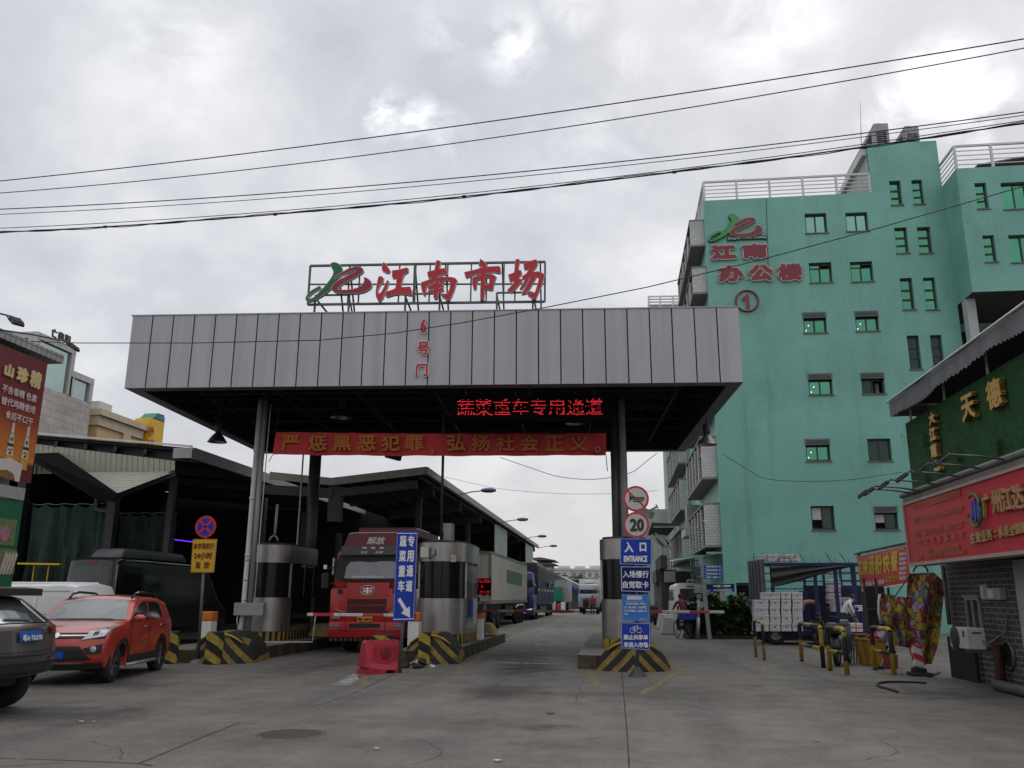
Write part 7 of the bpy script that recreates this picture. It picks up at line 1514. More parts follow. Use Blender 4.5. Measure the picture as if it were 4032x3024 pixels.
b = MB(white); b.tube([(X1 - .02,51.5,.95),(X1 - .02,52.2,1.08),(X1 - .02,55.2,1.08),(X1 - .02,56,.95)],.05); b.build('mudguard',t); b = MB(mat('grey_box',(.3,.3,.3))); b.box((X1 - 1.6,50.4,.75),(X1 - .15,50.6,1.05)); b.box((X1 - 1.6,50.38,.5),(X1 - .15,50.5,.62)); b.build('underrun_bar',t)
t = thing('lorry','deep blue lorry with a tarpaulin covered load beyond the white trailer','lorry',(-7.0,58.5,0)); blu = mat('lorry_blue',(.015,.03,.22),.35,.1,var=.1,coat=.4)
BXX = -5.85
b = MB(blu); b.box((BXX - 2.2,60.4,.65),(BXX,62.6,2.2),.1); b.box((BXX - 2.15,60.55,2.15),(BXX - .04,62.6,3.25),.16,taper=(.94,.92)); b.box((BXX - 2.2,60.25,.3),(BXX + .02,61,.8),.07); b.build('cab',t,smooth=40)
b = MB(glassd); b.box((BXX - 2.0,60.50,1.7),(BXX - .2,60.54,2.5),.01); b.box((BXX - .03,60.9,1.75),(BXX + .006,61.8,2.4)); b.build('windscreen',t)
b = MB(trimk); b.box((BXX - 1.9,60.36,.9),(BXX - .3,60.4,1.6)); b.box((BXX - 2.0,60.2,2.5),(BXX - .05,60.6,2.65)); b.build('grille',t)
b = MB(mat('headlight_on',(.9,.93,.95),.3,var=0,emit=.5)); b.prism([(BXX - .75,60.235,.62),(BXX - .1,60.235,.78),(BXX - .15,60.235,.55),(BXX - .7,60.235,.47)],(0,-.02,0)); b.build('headlight',t); b = MB(orange); b.box((BXX - .6,60.19,2.54),(BXX - .3,60.198,2.6)); b.build('marker_lamp',t)
b = MB(plastic); b.box((BXX + .01,62.0,1.2),(BXX + .05,62.12,2.3)); b.build('cab_fairing',t); b = MB(trimk); b.box((BXX + .05,60.5,1.7),(BXX + .25,60.62,2.3),.03); b.build('mirror',t)
bed = mat('cargo_blue_side',(.02,.035,.10),.6,var=.25,dirt=.3); b = MB(bed); b.box((BXX - 2.2,63,1.0),(BXX,79.5,2.75),.02)
for k in range(12): b.box((BXX,63.3 + k * 1.4,1.05),(BXX + .03,63.42 + k * 1.4,2.7))
b.m(plastic)
for k in range(6): b.box((BXX + .031,64 + k * 2.6,1.95),(BXX + .036,64.9 + k * 2.6,2.15))
b.build('cargo_side',t)
tarp = mat('tarpaulin',(.085,.08,.085),.75,var=.25,sc=1.2,bump=.4,bsc=3)
def tf(u,v):
    y = 63.0 + u * 16.8; a = v * 2 - 1; sag = .12 * math.sin(u * 23) + .06 * math.sin(u * 57); x = BXX - 1.1 + (1.17 + .03 * math.sin(u * 50)) * max(-1,min(1,a * 1.7)); z = 3.95 + .08 * math.sin(u * 9) + sag * .5 if abs(a) < .55 else 3.85 - (abs(a) - .55) / .45 * (1.25 + sag + .25 * math.sin(u * 13)); return (x + .05 * math.sin(u * 80 + v * 9),y,z)
b = MB(tarp); b.grid(tf,60,20); b.f([tf(0,v / 20) for v in range(21)]); b.build('tarpaulin',t)
for yy in (61.6,63.6,74,76,78): lorry_wheel(t,BXX - .18,yy,.48,darksteel); lorry_wheel(t,BXX - 2.0,yy,.48,darksteel)
b = MB(darksteel); b.box((BXX - 1.6,61,.6),(BXX - .5,79,.98)); b.box((BXX - .15,66,.4),(BXX - .05,72,.9)); b.build('chassis',t)
# green container lorry, silver refrigerated lorry far down the lane
t = thing('lorry','far lorry with a bright green tail and grey box beside the hall','lorry',(-6.6,95,0)); gcon = mat('container_green',(.01,.20,.11),.5,var=.1,streak=.2)
b = MB(gcon); b.box((-7.15,94.8,1.15),(-6.1,95.2,2.62),.02); b.build('tail_board',t); b = MB(grey); b.box((-7.1,95.21,1.0),(-5.5,104,3.35)); b.build('cargo_box',t); b = MB(trimk); b.box((-7.0,95,.35),(-5.6,103,.99)); b.build('chassis',t)
for yy in (96,97.5): lorry_wheel(t,-5.7,yy,.5,darksteel); lorry_wheel(t,-6.9,yy,.5,darksteel)
t = thing('lorry','silver refrigerated lorry facing the gate far down the lane','lorry',(-2.9,90,0)); sil = mat('lorry_silver',(.38,.39,.41),.35,.4,var=.08)
b = MB(sil); b.box((-4.1,90,.55),(-1.95,92.3,1.9),.12); b.box((-4.06,90.15,1.85),(-1.98,92.3,2.85),.2,taper=(.92,.9)); b.build('cab',t,smooth=40)
b = MB(glassd); b.box((-3.95,90.08,1.55),(-2.15,90.14,2.3),.01); b.box((-1.97,90.5,1.6),(-1.935,91.6,2.25)); b.build('windscreen',t)
b = MB(trimk)
for z in (.75,.95,1.15,1.33): b.box((-3.75,89.97,z),(-2.3,89.999,z + .07))
b.build('grille',t); b = MB(white); b.box((-4.1,92.35,1.0),(-1.85,103,3.35),.03); b.box((-3.5,92.1,2.95),(-2.6,92.34,3.25),.05); b.build('cargo_box',t); b = MB(trimk); b.box((-1.95,93,.9),(-1.80,103,3.3)); b.build('open_door',t)
for x in (-3.9,-2.1):
    for yy in (91,99,101): lorry_wheel(t,x,yy,.48,darksteel)
t = thing('cargo_tricycle','dark low cargo tricycle parked before the silver lorry','tricycle',(-2.9,83,0)); b = MB(trimk); b.box((-3.45,83,.45),(-1.9,85,.62)); b.box((-3.4,84.5,.62),(-2.9,85,1.3),.03); b.box((-3.1,82.5,1.45),(-2.1,84.6,1.5)); b.build('bed',t); b = MB(darksteel)
for x in (-3.0,-2.2): b.cyl((x,83,.6),(x,83,1.45),.03,6)
b.build('roof_post',t)
for x in (-3.3,-2.0): lorry_wheel(t,x,83.6,.28,darksteel)
# ------------------------------------------------------------------ white minibus behind the cyclist
t = thing('minibus','dusty white minibus seen from behind near the hedge','minibus',(3.75,48,0))
mb_ = Car(t,.98,6.4,1.2,2.28,.09,.3,.12,.08,.05); mb_.rz = .36; t.location = (3.75,48.3,0); t.rotation_euler = (0,0,math.pi / 2)
outl = [(3.0,.35),(3.2,.6),(3.15,1.1),(2.5,2.1),(2.2,2.25),(-2.7,2.3),(-3.0,2.2),(-3.16,1.6),(-3.2,.9),(-3.15,.4)] + [(-1.9 - .4 * math.cos(math.pi * k / 10),.36 + .4 * math.sin(math.pi * k / 10)) for k in range(11)] + [(1.9 - .4 * math.cos(math.pi * k / 10),.36 + .4 * math.sin(math.pi * k / 10)) for k in range(11)]
mb_.shell(outl,mat('bus_white',(.68,.67,.60),.4,var=.1,coat=.3,dirt=.2,dcol=(.3,.27,.22)),.14)
pb_ = [(.4,-3.15),(.9,-3.2),(1.6,-3.16),(2.2,-3.0),(2.3,-2.7)]
mb_.front('rear_window',[(-.78,1.35),(.78,1.35),(.72,2.0),(-.72,2.0)],boothglass,pb_,.012); mb_.front('vent',[(-.4,2.06),(.4,2.06),(.38,2.12),(-.38,2.12)],trimk,pb_,.014); mb_.front('bumper',[(-.9,.42),(.9,.42),(.9,.7),(-.9,.7)],grey,pb_,.02)
for sd in (-1,1): mb_.front('tail_light',[(sd * .78,.8),(sd * .9,.8),(sd * .9,1.15),(sd * .78,1.15)],tail,pb_,.014)
mb_.side('side_window',[(2.2,1.4),(1.9,1.98),(-2.7,2.0),(-2.7,1.4)],glassd)
b = MB(plastic); b.tube([(-2.6,-.25,2.3),(-2.6,-.2,2.42),(-2.6,.2,2.42),(-2.6,.25,2.3)],.05); b.build('roof_vent',t,local=True)
for x in (1.9,-1.9):
    for y in (-.85,.85): mb_.wheel(x,y,.36,.2)
# ------------------------------------------------------------------ people: one skinned body each
skin = mat('skin',(.30,.17,.11),.55,var=.08); hairm = mat('hair_black',(.012,.010,.009),.6,var=.2); denim = mat('denim_blue',(.06,.13,.26),.8,var=.15,sc=6); shirtw = mat('white_shirt',(.60,.60,.60),.8,var=.06); darkcl = mat('dark_trousers',(.018,.02,.022),.85,var=.2); maroon = mat('maroon_shirt',(.13,.02,.035),.8,var=.12); redcl = mat('red_jacket',(.40,.02,.05),.8,var=.1); shoe = mat('shoe_dark',(.02,.018,.016),.6,var=.1); greyap = mat('apron_dark',(.02,.025,.022),.8,var=.2)
BONES = [('pelvis','waist'),('waist','chest'),('chest','neck'),('neck','head'),('head','crown'),('chest','shl'),('shl','ell'),('ell','wrl'),('wrl','hal'),('chest','shr'),('shr','elr'),('elr','wrr'),('wrr','har'),('pelvis','hil'),('hil','knl'),('knl','anl'),('anl','tol'),('pelvis','hir'),('hir','knr'),('knr','anr'),('anr','tor')]
RAD = dict(pelvis=(.15,.11),waist=(.135,.10),chest=(.155,.11),neck=(.052,.055),head=(.075,.085),crown=(.062,.07),shl=(.065,.065),shr=(.065,.065),ell=(.043,.043),elr=(.043,.043),wrl=(.03,.03),wrr=(.03,.03),hal=(.028,.02),har=(.028,.02),hil=(.095,.095),hir=(.095,.095),knl=(.06,.06),knr=(.06,.06),anl=(.042,.042),anr=(.042,.042),tol=(.036,.03),tor=(.036,.03))
def person(J,label,top,sleeve,legs,shin,loc,rz=0.0,feet=None,sc=1.0,hairk=True,torso_low=None):
    """J gives each joint's place (x right, y forward, z up) in metres"""
    t = thing('person',label,'person',loc,rz,'people at the market'); names = list(RAD); me = bpy.data.meshes.new('body')
    me.from_pydata([V(J[n]) * sc for n in names],[(names.index(a),names.index(c)) for a,c in BONES],[]); o = bpy.data.objects.new('body',me); COL.objects.link(o)
    md = o.modifiers.new('s','SKIN'); md.use_smooth_shade = True; sv = me.skin_vertices[0].data
    for i,n in enumerate(names): sv[i].radius = (RAD[n][0] * sc,RAD[n][1] * sc); sv[i].use_root = (n == 'pelvis')
    o.modifiers.new('u','SUBSURF').levels = 2
    m2 = bpy.data.meshes.new_from_object(o.evaluated_get(bpy.context.evaluated_depsgraph_get())); m2.name = 'body'; o.modifiers.clear(); o.data = m2; bpy.data.meshes.remove(me)
    ms = [skin,top,legs,feet or shoe,sleeve,shin,torso_low or top]
    m2.materials.clear()
    for m_ in ms: m2.materials.append(m_)
    zone = {'pelvis-waist': 6 if torso_low else 1,'waist-chest': 1,'chest-neck': 1,'neck-head': 0,'head-crown': 0,'chest-sh': 1,'sh-el': 1,'el-wr': 4,'wr-ha': 0,'pelvis-hi': 2,'hi-kn': 2,'kn-an': 5,'an-to': 3}
    for po in m2.polygons:
        c = po.center; best = None
        for a,d in BONES:
            A,B = V(J[a]) * sc,V(J[d]) * sc; tt = max(0,min(1,(c - A).dot(B - A) / max(1e-9,(B - A).length_squared))); q = ((A + (B - A) * tt) - c).length - (RAD[a][0] + RAD[d][0]) * .5 * sc
            if best is None or q < best[0]: best = (q,a,d)
        k = best[1].rstrip('lr') if len(best[1]) == 3 else best[1]; k2 = best[2].rstrip('lr') if len(best[2]) == 3 else best[2]
        key = (best[1][:2] if len(best[1]) == 3 else best[1]) + '-' + (best[2][:2] if len(best[2]) == 3 else best[2]); po.material_index = zone.get(key,1)
    o.parent = t
    H_ = V(J['head']) * sc; C_ = V(J['crown']) * sc; d = (C_ - H_).normalized(); f = V(J.get('face',(0,1,0))).normalized()
    if hairk:
        b = MB(hairm); b.ball(H_ + d * .055 * sc - f * .018 * sc,.098 * sc,10,(.92,1.0,.95)); b.build('hair',t,local=True)
    b = MB(skin); b.ball(H_ + f * .095 * sc - d * .0,.018 * sc,6,(1,1,1.3)); b.m(hairm); s_ = f.cross(d).normalized()
    for q in (-.03,.03): b.ball(H_ + f * .085 * sc + d * .035 * sc + s_ * q * sc,.012 * sc,6)
    b.m(mat('lips',(.2,.07,.06),.6)); b.ball(H_ + f * .083 * sc - d * .045 * sc,.016 * sc,6,(1.4,.6,.5)); b.m(skin)
    for q in (-.085,.085): b.ball(H_ + s_ * q * sc + d * .01 * sc,.022 * sc,6,(.6,1,1.3))
    b.build('face',t,local=True)
    for sd in 'lr':                                        # fingers
        W_,E_ = V(J['wr' + sd]) * sc,V(J['ha' + sd]) * sc; ax = (E_ - W_).normalized(); sdv = ax.cross(V((0,1,.3))).normalized(); b = MB(skin); pm_ = ax.cross(sdv)
        for k,ln in enumerate((.065,.075,.07,.055)):
            r0 = E_ + sdv * (k - 1.5) * .017 * sc; b.tube([r0 - ax * .02 * sc,r0 + ax * ln * .55 * sc,r0 + ax * ln * .9 * sc + pm_ * .025 * sc],[.0095 * sc,.0088 * sc,.007 * sc],5)
        b.tube([W_ + ax * .03 * sc - sdv * .02 * sc,W_ + ax * .07 * sc - sdv * .048 * sc,W_ + ax * .105 * sc - sdv * .05 * sc + pm_ * .015 * sc],[.011 * sc,.0098 * sc,.008 * sc],5); b.build('fingers',t,local=True)
    return t
def stand(): return dict(pelvis=(0,0,.92),waist=(0,0,1.08),chest=(0,0,1.3),neck=(0,.01,1.48),head=(0,.02,1.58),crown=(0,.02,1.68),shl=(-.18,0,1.4),shr=(.18,0,1.4),ell=(-.23,-.02,1.12),elr=(.23,-.02,1.12),wrl=(-.22,.06,.88),wrr=(.22,.06,.88),hal=(-.22,.08,.80),har=(.22,.08,.80),hil=(-.09,0,.86),hir=(.09,0,.86),knl=(-.1,.02,.48),knr=(.1,.02,.48),anl=(-.1,-.02,.08),anr=(.1,-.02,.08),tol=(-.11,.13,.035),tor=(.11,.13,.035))
# ------------------------------------------------------------------ blue cage lorry loaded with white foam boxes
TY = 31.0
def TZ(x,y,Y=TY): return S(2800 + x * .39172,2050 + y * .39172,Y)
t = thing('box_truck','blue cage bodied truck loaded with white boxes, a dark cover along its side','truck',TZ(900,1200)); tblue = mat('truck_blue',(.012,.016,.10),.5,.1,var=.15,dirt=.2); tgrey = mat('truck_grey_corrugated',(.13,.13,.15),.55,.3,var=.15,streak=.3)
xl,xr = TZ(560,700).x,TZ(1750,700).x; zb,zr = TZ(700,1120).z,TZ(700,430).z; zf = zb + .05; YB_ = TY + .35; YE = TY + 2.15
b = MB(tblue); b.box((xl,TY + .3,zb - .12),(xr,YE,zb + .04))
for x in (TZ(590,0).x,TZ(1020,0).x,TZ(1225,0).x,TZ(1405,0).x,xr - .05):
    b.bar((x,TY + .33,zb),(x,TY + .33,zr),.12 if x < TZ(1300,0).x else .16,.06); b.bar((x,YE - .05,zb),(x,YE - .05,zr),.08)
b.bar((xl,TY + .33,zr),(xr,TY + .33,zr),.07); b.bar((xl,YE - .05,zr),(xr,YE - .05,zr),.07)
for k in range(7):
    z = zb + .35 + k * (zr - zb - .5) / 6.5; b.bar((xl,YE - .05,z),(xr,YE - .05,z),.035)
    if k > 2: b.bar((TZ(1225,0).x,TY + .33,z),(xr,TY + .33,z),.03)
b.build('cage',t)
b = MB(tblue); b.box((TZ(920,0).x,TY + 1.5,zb + .05),(TZ(1010,0).x,TY + 1.54,TZ(0,700).z)); b.build('inner_panel',t); b = MB(tblue); b.box((TZ(1160,0).x,TY - .1,TZ(0,1060).z),(TZ(1500,0).x,TY - .04,TZ(0,925).z))
for k in range(7): x = TZ(1165 + k * 48,0).x; b.box((x,TY - .13,TZ(0,1055).z),(x + .03,TY - .101,TZ(0,930).z))
b.build('drop_side',t); b = MB(mat('cage_inner_dark',(.010,.012,.03),.8,var=.3)); b.box((TZ(1000,0).x,YE - .12,zb + .05),(xr,YE - .08,TZ(0,640).z)); b.build('rear_board',t)
b = MB(tgrey); p0,p1 = S(2800 + 575 * .39172,2200,TY + .3),S(2800 + 470 * .39172,2200,TY + 2.2); z0,z1 = TZ(520,720).z - .75,TZ(575,385).z
for k in range(5): a_,c_ = lerp(V((xl,TY + .3,0)),V((xl - .25,YE,0)),k / 5),lerp(V((xl,TY + .3,0)),V((xl - .25,YE,0)),(k + .8) / 5); b.box((min(a_.x,c_.x) - .06,a_.y,z0),(min(a_.x,c_.x),c_.y,z1))
b.box((xl - .02,TY + .3,z0),(xl + .02,YE,z1)); b.build('tail_gate',t)
hp = mat('hoop_pipe',(.16,.24,.25),.5,.4,var=.1)
for x in (470,555,665,815,1100,1250,1400,1560):
    X_ = TZ(x,400).x; b = MB(hp); hh = .42; b.tube([(X_ + ((.9 if x > 600 else .2) * k / 12),TY + .33 + (YE - TY - .38) * (1 - math.cos(k * math.pi / 12)) / 2,zr + hh * math.sin(k * math.pi / 12) ** .6) for k in range(13)],.016,5); b.build('hoop',t)
b = MB(mat('black_tarp',(.012,.013,.013),.55,var=.3,sc=3,bump=.3))
def tp(u,v): lo = 670 - 130 * u ** 1.2 - 50 * u; P = TZ(600 + u * 860,455 + (lo - 455 - (10 if u > .9 else 0)) * v * (1 - .82 * u ** 2.2),TY + .2); return P + V((0,-.05 * math.sin(v * 14 + u * 5) - .08 * math.sin(v * 3.1),0))
b.grid(tp,30,14); b.build('side_cover',t)
b = MB(darksteel); b.box((xl + .3,TY + .5,zb - .3),(xr,YE - .3,zb - .12)); b.box((TZ(935,0).x,TY + .1,.12),(TZ(1150,0).x,TY + .5,zb)); b.build('chassis',t)
for x in (665,1235):
    c = TZ(x,1188); r_ = .36
    for yy in (TY + .35,YE - .2):
        b = MB(rubber); b.lathe([(r_ * .55,-.13),(r_ * .92,-.13),(r_,-.09),(r_,.09),(r_ * .92,.13),(r_ * .55,.13)],(c.x,yy,r_),24,'Y'); o = b.build('wheel',t); b = MB(grey); b.lathe([(.0001,-.1),(r_ * .22,-.12),(r_ * .3,-.04),(r_ * .5,-.05),(r_ * .57,-.12)],(c.x,yy,r_),20,'Y'); b.build('rim',o)
# white foam boxes, each its own thing
boxw = mat('foam_box_white',(.62,.60,.61),.75,var=.05,sc=5); inkr = mat('ink_red',(.35,.08,.10),.7); inkk = mat('ink_grey',(.10,.09,.10),.7)
def fbox(x0,y0,x1,y1,label,Y=TY,dep=.42,strap=None,inks=True):
    a,c = TZ(x0,y0,Y),TZ(x1,y1,Y); g = .006; t = thing('foam_box',label,'box',((a.x + c.x) / 2,Y,c.z),group='white foam boxes on the truck')
    b = MB(boxw); zl = a.z - (a.z - c.z) * .27; b.box((a.x + g,Y,c.z + .003),(c.x - g,Y + dep,zl - .006),.012); b.box((a.x + g - .004,Y - .006,zl),(c.x - g + .004,Y + dep,a.z - .003),.012)
    r_ = random.Random(int(x0 * 7 + y0)); w_ = c.x - a.x
    if inks:
        for row,m_ in ((.84,inkr),(.58,inkk),(.46,inkr),(.12,inkr)):
            x = a.x + .05
            while x < c.x - .08:
                q = r_.uniform(.012,.035)
                if r_.random() < .72: b.m(m_ if r_.random() < .8 else inkk); z = c.z + (a.z - c.z) * row; b.f([(x,Y - .0075,z),(x + q,Y - .0075,z),(x + q,Y - .0075,z + .014),(x,Y - .0075,z + .014)])
                x += q + r_.uniform(.008,.03)
        b.m(inkk); xm = (a.x + c.x) / 2; z = c.z + (a.z - c.z) * .45; b.f([(xm - .02,Y - .0078,z),(xm + .02,Y - .0078,z),(xm + .02,Y - .0078,z + .055),(xm - .02,Y - .0078,z + .055)])
    if strap:
        b.m(strap); z = c.z + (a.z - c.z) * .5; b.box((a.x - .002,Y - .009,z - .02),(c.x + .002,Y + dep * .9,z + .02)); b.box(((a.x + c.x) / 2 - .015,Y - .011,c.z + .01),((a.x + c.x) / 2 + .015,Y - .0065,a.z))
    b.build('body',t)
rows = [(1030,1115),(945,1033),(870,948),(795,873)]; cols = [(425,585),(587,700),(702,812),(814,927)]; rn = ['bottom','second lowest','third lowest','upper']; cn_ = ['far left','second left','third left','right end']
for i,(y0,y1) in enumerate(rows):
    for j,(x0,x1) in enumerate(cols): fbox(x0 + (i % 2) * 3,y0,x1 + (i % 2) * 2 - (6 if i > 1 else 0),y1,'white printed foam box, %s row, %s of the stack on the truck side' % (rn[i],cn_[j]))
for j,(x0,x1) in enumerate(((507,696),(698,808),(810,925))): fbox(x0,720,x1,794,'white printed foam box in the topmost short row, %s' % ('left','middle','right')[j])
orange_tape = mat('tape_orange',(.5,.16,.03),.5); green_tape = mat('tape_green',(.03,.22,.12),.5); pink_tape = mat('tape_pink',(.5,.04,.10),.5)
for j,(x0,x1) in enumerate(((570,676),(680,788),(792,893))): fbox(x0,338,x1,412,'white foam box standing on the cage top, %s of three' % ('left','middle','right')[j],TY + .9,.5,orange_tape if j == 1 else None)
fbox(470,345,560,400,'pale foam box at the left rear corner of the cage top',TY + 1.5,.5,None,False)
for k,(y0,y1,st,nm) in enumerate(((590,680,green_tape,'green taped foam box, top of the pile behind the bending man'),(682,760,pink_tape,'pink taped foam box in the pile behind the bending man'),(762,836,green_tape,'lower green taped foam box in the pile behind the bending man'))): fbox(1180,y0,1308,y1,nm,TY + 1.2,.5,st,False)
for k,(x0,y0,x1,y1,nm) in enumerate(((1215,780,1320,838,'white foam box at the truck edge, top of its pair column'),(1215,840,1320,918,'white foam box at the truck edge by the man in white'),(1322,772,1400,840,'white foam box half behind the man in white'),(1465,850,1545,912,'white round edged box right of the man in white'),(1385,1030,1530,1120,'white box with an orange stripe behind the scooter'))): fbox(x0,y0,x1,y1,nm,TY + .55 if k < 3 else TY - 2,.4,orange_tape if k == 4 else None,False)
# the two loaders and the seated driver
pz = TZ(1100,920); J = stand()
J.update(pelvis=(0,0,.88),waist=(-.16,0,.96),chest=(-.42,0,.94),neck=(-.6,.0,.86),head=(-.68,0,.80),crown=(-.76,0,.74),shl=(-.48,.18,.92),shr=(-.48,-.18,.92),ell=(-.52,.2,.62),elr=(-.54,-.2,.64),wrl=(-.6,.14,.40),wrr=(-.62,-.14,.42),hal=(-.63,.12,.32),har=(-.65,-.12,.34),hil=(.02,.09,.84),hir=(.02,-.09,.84),knl=(.02,.11,.46),knr=(.05,-.11,.46),anl=(.06,.11,.08),anr=(.1,-.11,.08),tol=(-.07,.12,.035),tor=(-.03,-.12,.035),face=(-.5,0,-.8))
person(J,'bare backed man in blue denim shorts bending over on the truck bed',skin,skin,denim,skin,(TZ(1100,920).x,TY + .6,zf + .04),0,skin,.95)
pz = TZ(1345,1060,TY - .7); J = stand()
J.update(pelvis=(0,0,.90),waist=(.05,0,1.06),chest=(.17,0,1.25),neck=(.28,0,1.38),head=(.36,0,1.45),crown=(.41,0,1.54),shl=(.2,.18,1.32),shr=(.2,-.18,1.32),ell=(.26,.2,1.06),elr=(.28,-.2,1.06),wrl=(.38,.16,.86),wrr=(.36,-.16,.84),hal=(.43,.14,.78),har=(.41,-.14,.76),knl=(-.02,.1,.48),knr=(.03,-.1,.48),hil=(0,.09,.86),hir=(0,-.09,.86),anl=(-.04,.1,.08),anr=(.0,-.1,.08),tol=(.1,.1,.035),tor=(.14,-.1,.035),face=(.9,0,-.4))
tw = person(J,'man in a white shirt and dark apron leaning forward beside the truck',shirtw,skin,greyap,greyap,(TZ(1330,1100,TY - .9).x,TY - .9,0),0,shoe,1.06,torso_low=greyap)
J = stand(); J.update(pelvis=(0,0,.45),waist=(.0,0,.6),chest=(.05,-.03,.82),neck=(.08,-.06,.98),head=(.1,-.1,1.07),crown=(.1,-.12,1.17),shl=(-.12,-.05,.92),shr=(.22,-.05,.92),ell=(-.12,-.25,.7),elr=(.26,-.25,.7),wrl=(.0,-.4,.62),wrr=(.22,-.42,.62),hal=(.06,-.45,.6),har=(.18,-.47,.6),hil=(-.09,-.05,.42),hir=(.09,-.05,.42),knl=(-.12,-.42,.45),knr=(.14,-.42,.45),anl=(-.12,-.42,.08),anr=(.14,-.42,.08),tol=(-.12,-.55,.04),tor=(.14,-.55,.04),face=(.2,-.9,-.2))
person(J,'person in dark clothes sitting low against the truck beside the boxes',darkcl,darkcl,darkcl,darkcl,(TZ(1035,1000).x,TY - .1,zb - .55),0,shoe)
# ------------------------------------------------------------------ cyclist with blue crate, seen from behind
cp = G(2690,2514); t = thing('bicycle','bicycle with a blue crate on its rear rack ridden down the lane','bicycle',(cp.x,cp.y,0),R(20))
def ring(b,c,r,th,n=22): b.tube([V(c) + V((0,r * math.cos(k * 2 * math.pi / n),r * math.sin(k * 2 * math.pi / n))) for k in range(n + 1)],th,5)
for y,nm in ((-.52,'r'),(.55,'f')):
    b = MB(rubber); ring(b,(0,y,.34),.32,.02); b.m(galv)
    for k in range(9): a = k * math.pi / 9; b.cyl((0,y - .31 * math.cos(a),.34 - .31 * math.sin(a)),(0,y + .31 * math.cos(a),.34 + .31 * math.sin(a)),.003,4)
    ring(b,(0,y,.34),.295,.008); b.build('wheel',t,local=True)
b = MB(trimk); b.tube([(0,-.52,.34),(0,-.05,.30),(0,.42,.78),(0,.55,.34)],.02); b.tube([(0,-.52,.34),(0,-.2,.72),(0,.42,.78)],.018); b.tube([(0,-.05,.3),(0,-.22,.82)],.018); b.tube([(-.27,.35,1.0),(-.1,.43,.96),(0,.43,.9),(.1,.43,.96),(.27,.35,1.0)],.014); b.box((-.1,-.36,.82),(.1,-.1,.88),.02); b.bar((-.08,-.75,.70),(-.08,-.3,.70),.02); b.bar((.08,-.75,.70),(.08,-.3,.70),.02); b.build('frame',t,local=True)
ct = thing('crate','blue plastic crates strapped on the bicycle rear rack','crate',(cp.x,cp.y,.72),R(20)); b = MB(mat('crate_blue',(.03,.045,.30),.5,var=.1))
for k in range(3): b.box((-.36 + k * .25,-.78,.0),(-.13 + k * .25,-.42,.26),.01,taper=(1.03,1.03)); b.box((-.37 + k * .25,-.79,.22),(-.12 + k * .25,-.41,.255))
b.build('body',ct,local=True)
J = stand(); J.update(pelvis=(0,-.2,.98),waist=(0,-.14,1.12),chest=(0,-.02,1.32),neck=(0,.08,1.48),head=(0,.12,1.57),crown=(0,.14,1.67),shl=(-.19,0,1.40),shr=(.19,0,1.40),ell=(-.27,.16,1.16),elr=(.27,.16,1.16),wrl=(-.26,.33,1.04),wrr=(.26,.33,1.04),hal=(-.25,.39,1.02),har=(.25,.39,1.02),hil=(-.1,-.18,.9),hir=(.1,-.18,.9),knl=(-.13,.18,.66),knr=(.13,.1,.52),anl=(-.12,.02,.36),anr=(.12,-.1,.18),tol=(-.12,.14,.30),tor=(.12,.02,.14))
person(J,'cyclist in a maroon top seen from behind riding with a blue crate',maroon,skin,darkcl,darkcl,(cp.x,cp.y,0),R(20),shoe)
# far people in the lane
fpz = G(2333,2421); J = stand(); J.update(knl=(-.1,.1,.5),anl=(-.1,.1,.1),tol=(-.1,.24,.05),knr=(.1,-.05,.48),anr=(.1,-.2,.1),tor=(.1,-.08,.03)); person(J,'walker in a red jacket and dark trousers far down the lane',redcl,redcl,darkcl,darkcl,(fpz.x,fpz.y,0),0,shoe,1.0)
for px,nm in ((2262,'person in red bending on a bicycle far away by the silver lorry'),(2240,'dark clad person on a scooter far away by the green container'),(2275,'smaller person in red standing far away behind the red cyclist')):
    J = stand(); q = G(px,2394); person(J,nm,redcl if 'red' in nm else darkcl,redcl if 'red' in nm else darkcl,darkcl,darkcl,(q.x,q.y,0),.3,shoe,.95)
# ------------------------------------------------------------------ scooter, bins, stools, buckets at the stall
p = V((5.32,22.3,0)); t = thing('scooter','dark electric scooter parked behind the striped guard rails','scooter',p,R(-26)); sk = mat('scooter_dark',(.025,.027,.03),.35,.1,var=.15,coat=.4); sg_ = mat('scooter_grey',(.16,.165,.17),.35,.3,var=.1)
for y in (-.55,.62):
    b = MB(rubber); b.lathe([(.12,-.05),(.2,-.055),(.225,-.03),(.225,.03),(.2,.055),(.12,.05)],(0,y,.225),22,'X'); o = b.build('wheel',t,local=True); b = MB(grey); b.lathe([(.0001,-.04),(.13,-.04)],(0,y,.225),14,'X'); b.lathe([(.0001,.04),(.13,.04)],(0,y,.225),14,'X'); b.build('rim',o,local=True)
b = MB(sk); b.box((-.15,-.75,.38),(.15,-.05,.72),.08,taper=(.8,.8)); b.box((-.16,-.1,.26),(.16,.35,.34),.03); b.prism([(-.17,.34,.3),(.17,.34,.3),(.14,.46,.95),(-.14,.46,.95)],(0,.07,0)); b.box((-.07,.5,.40),(.07,.78,.47),.03); b.build('body',t,local=True,smooth=40)
b = MB(trimk); b.box((-.14,-.78,.72),(.14,.02,.84),.05); b.build('seat',t,local=True); b = MB(black); b.box((-.16,-.98,.74),(.16,-.66,1.0),.08,taper=(.85,.85)); b.build('tail_box',t,local=True,smooth=40)
b = MB(sg_); b.prism([(-.16,-.7,.42),(-.16,-.1,.46),(-.16,-.2,.62),(-.16,-.72,.6)],(-.015,0,0)); b.prism([(.145,-.7,.42),(.145,-.1,.46),(.145,-.2,.62),(.145,-.72,.6)],(.015,0,0)); b.box((-.1,.42,.9),(.1,.56,1.04),.03); b.build('panel',t,local=True)
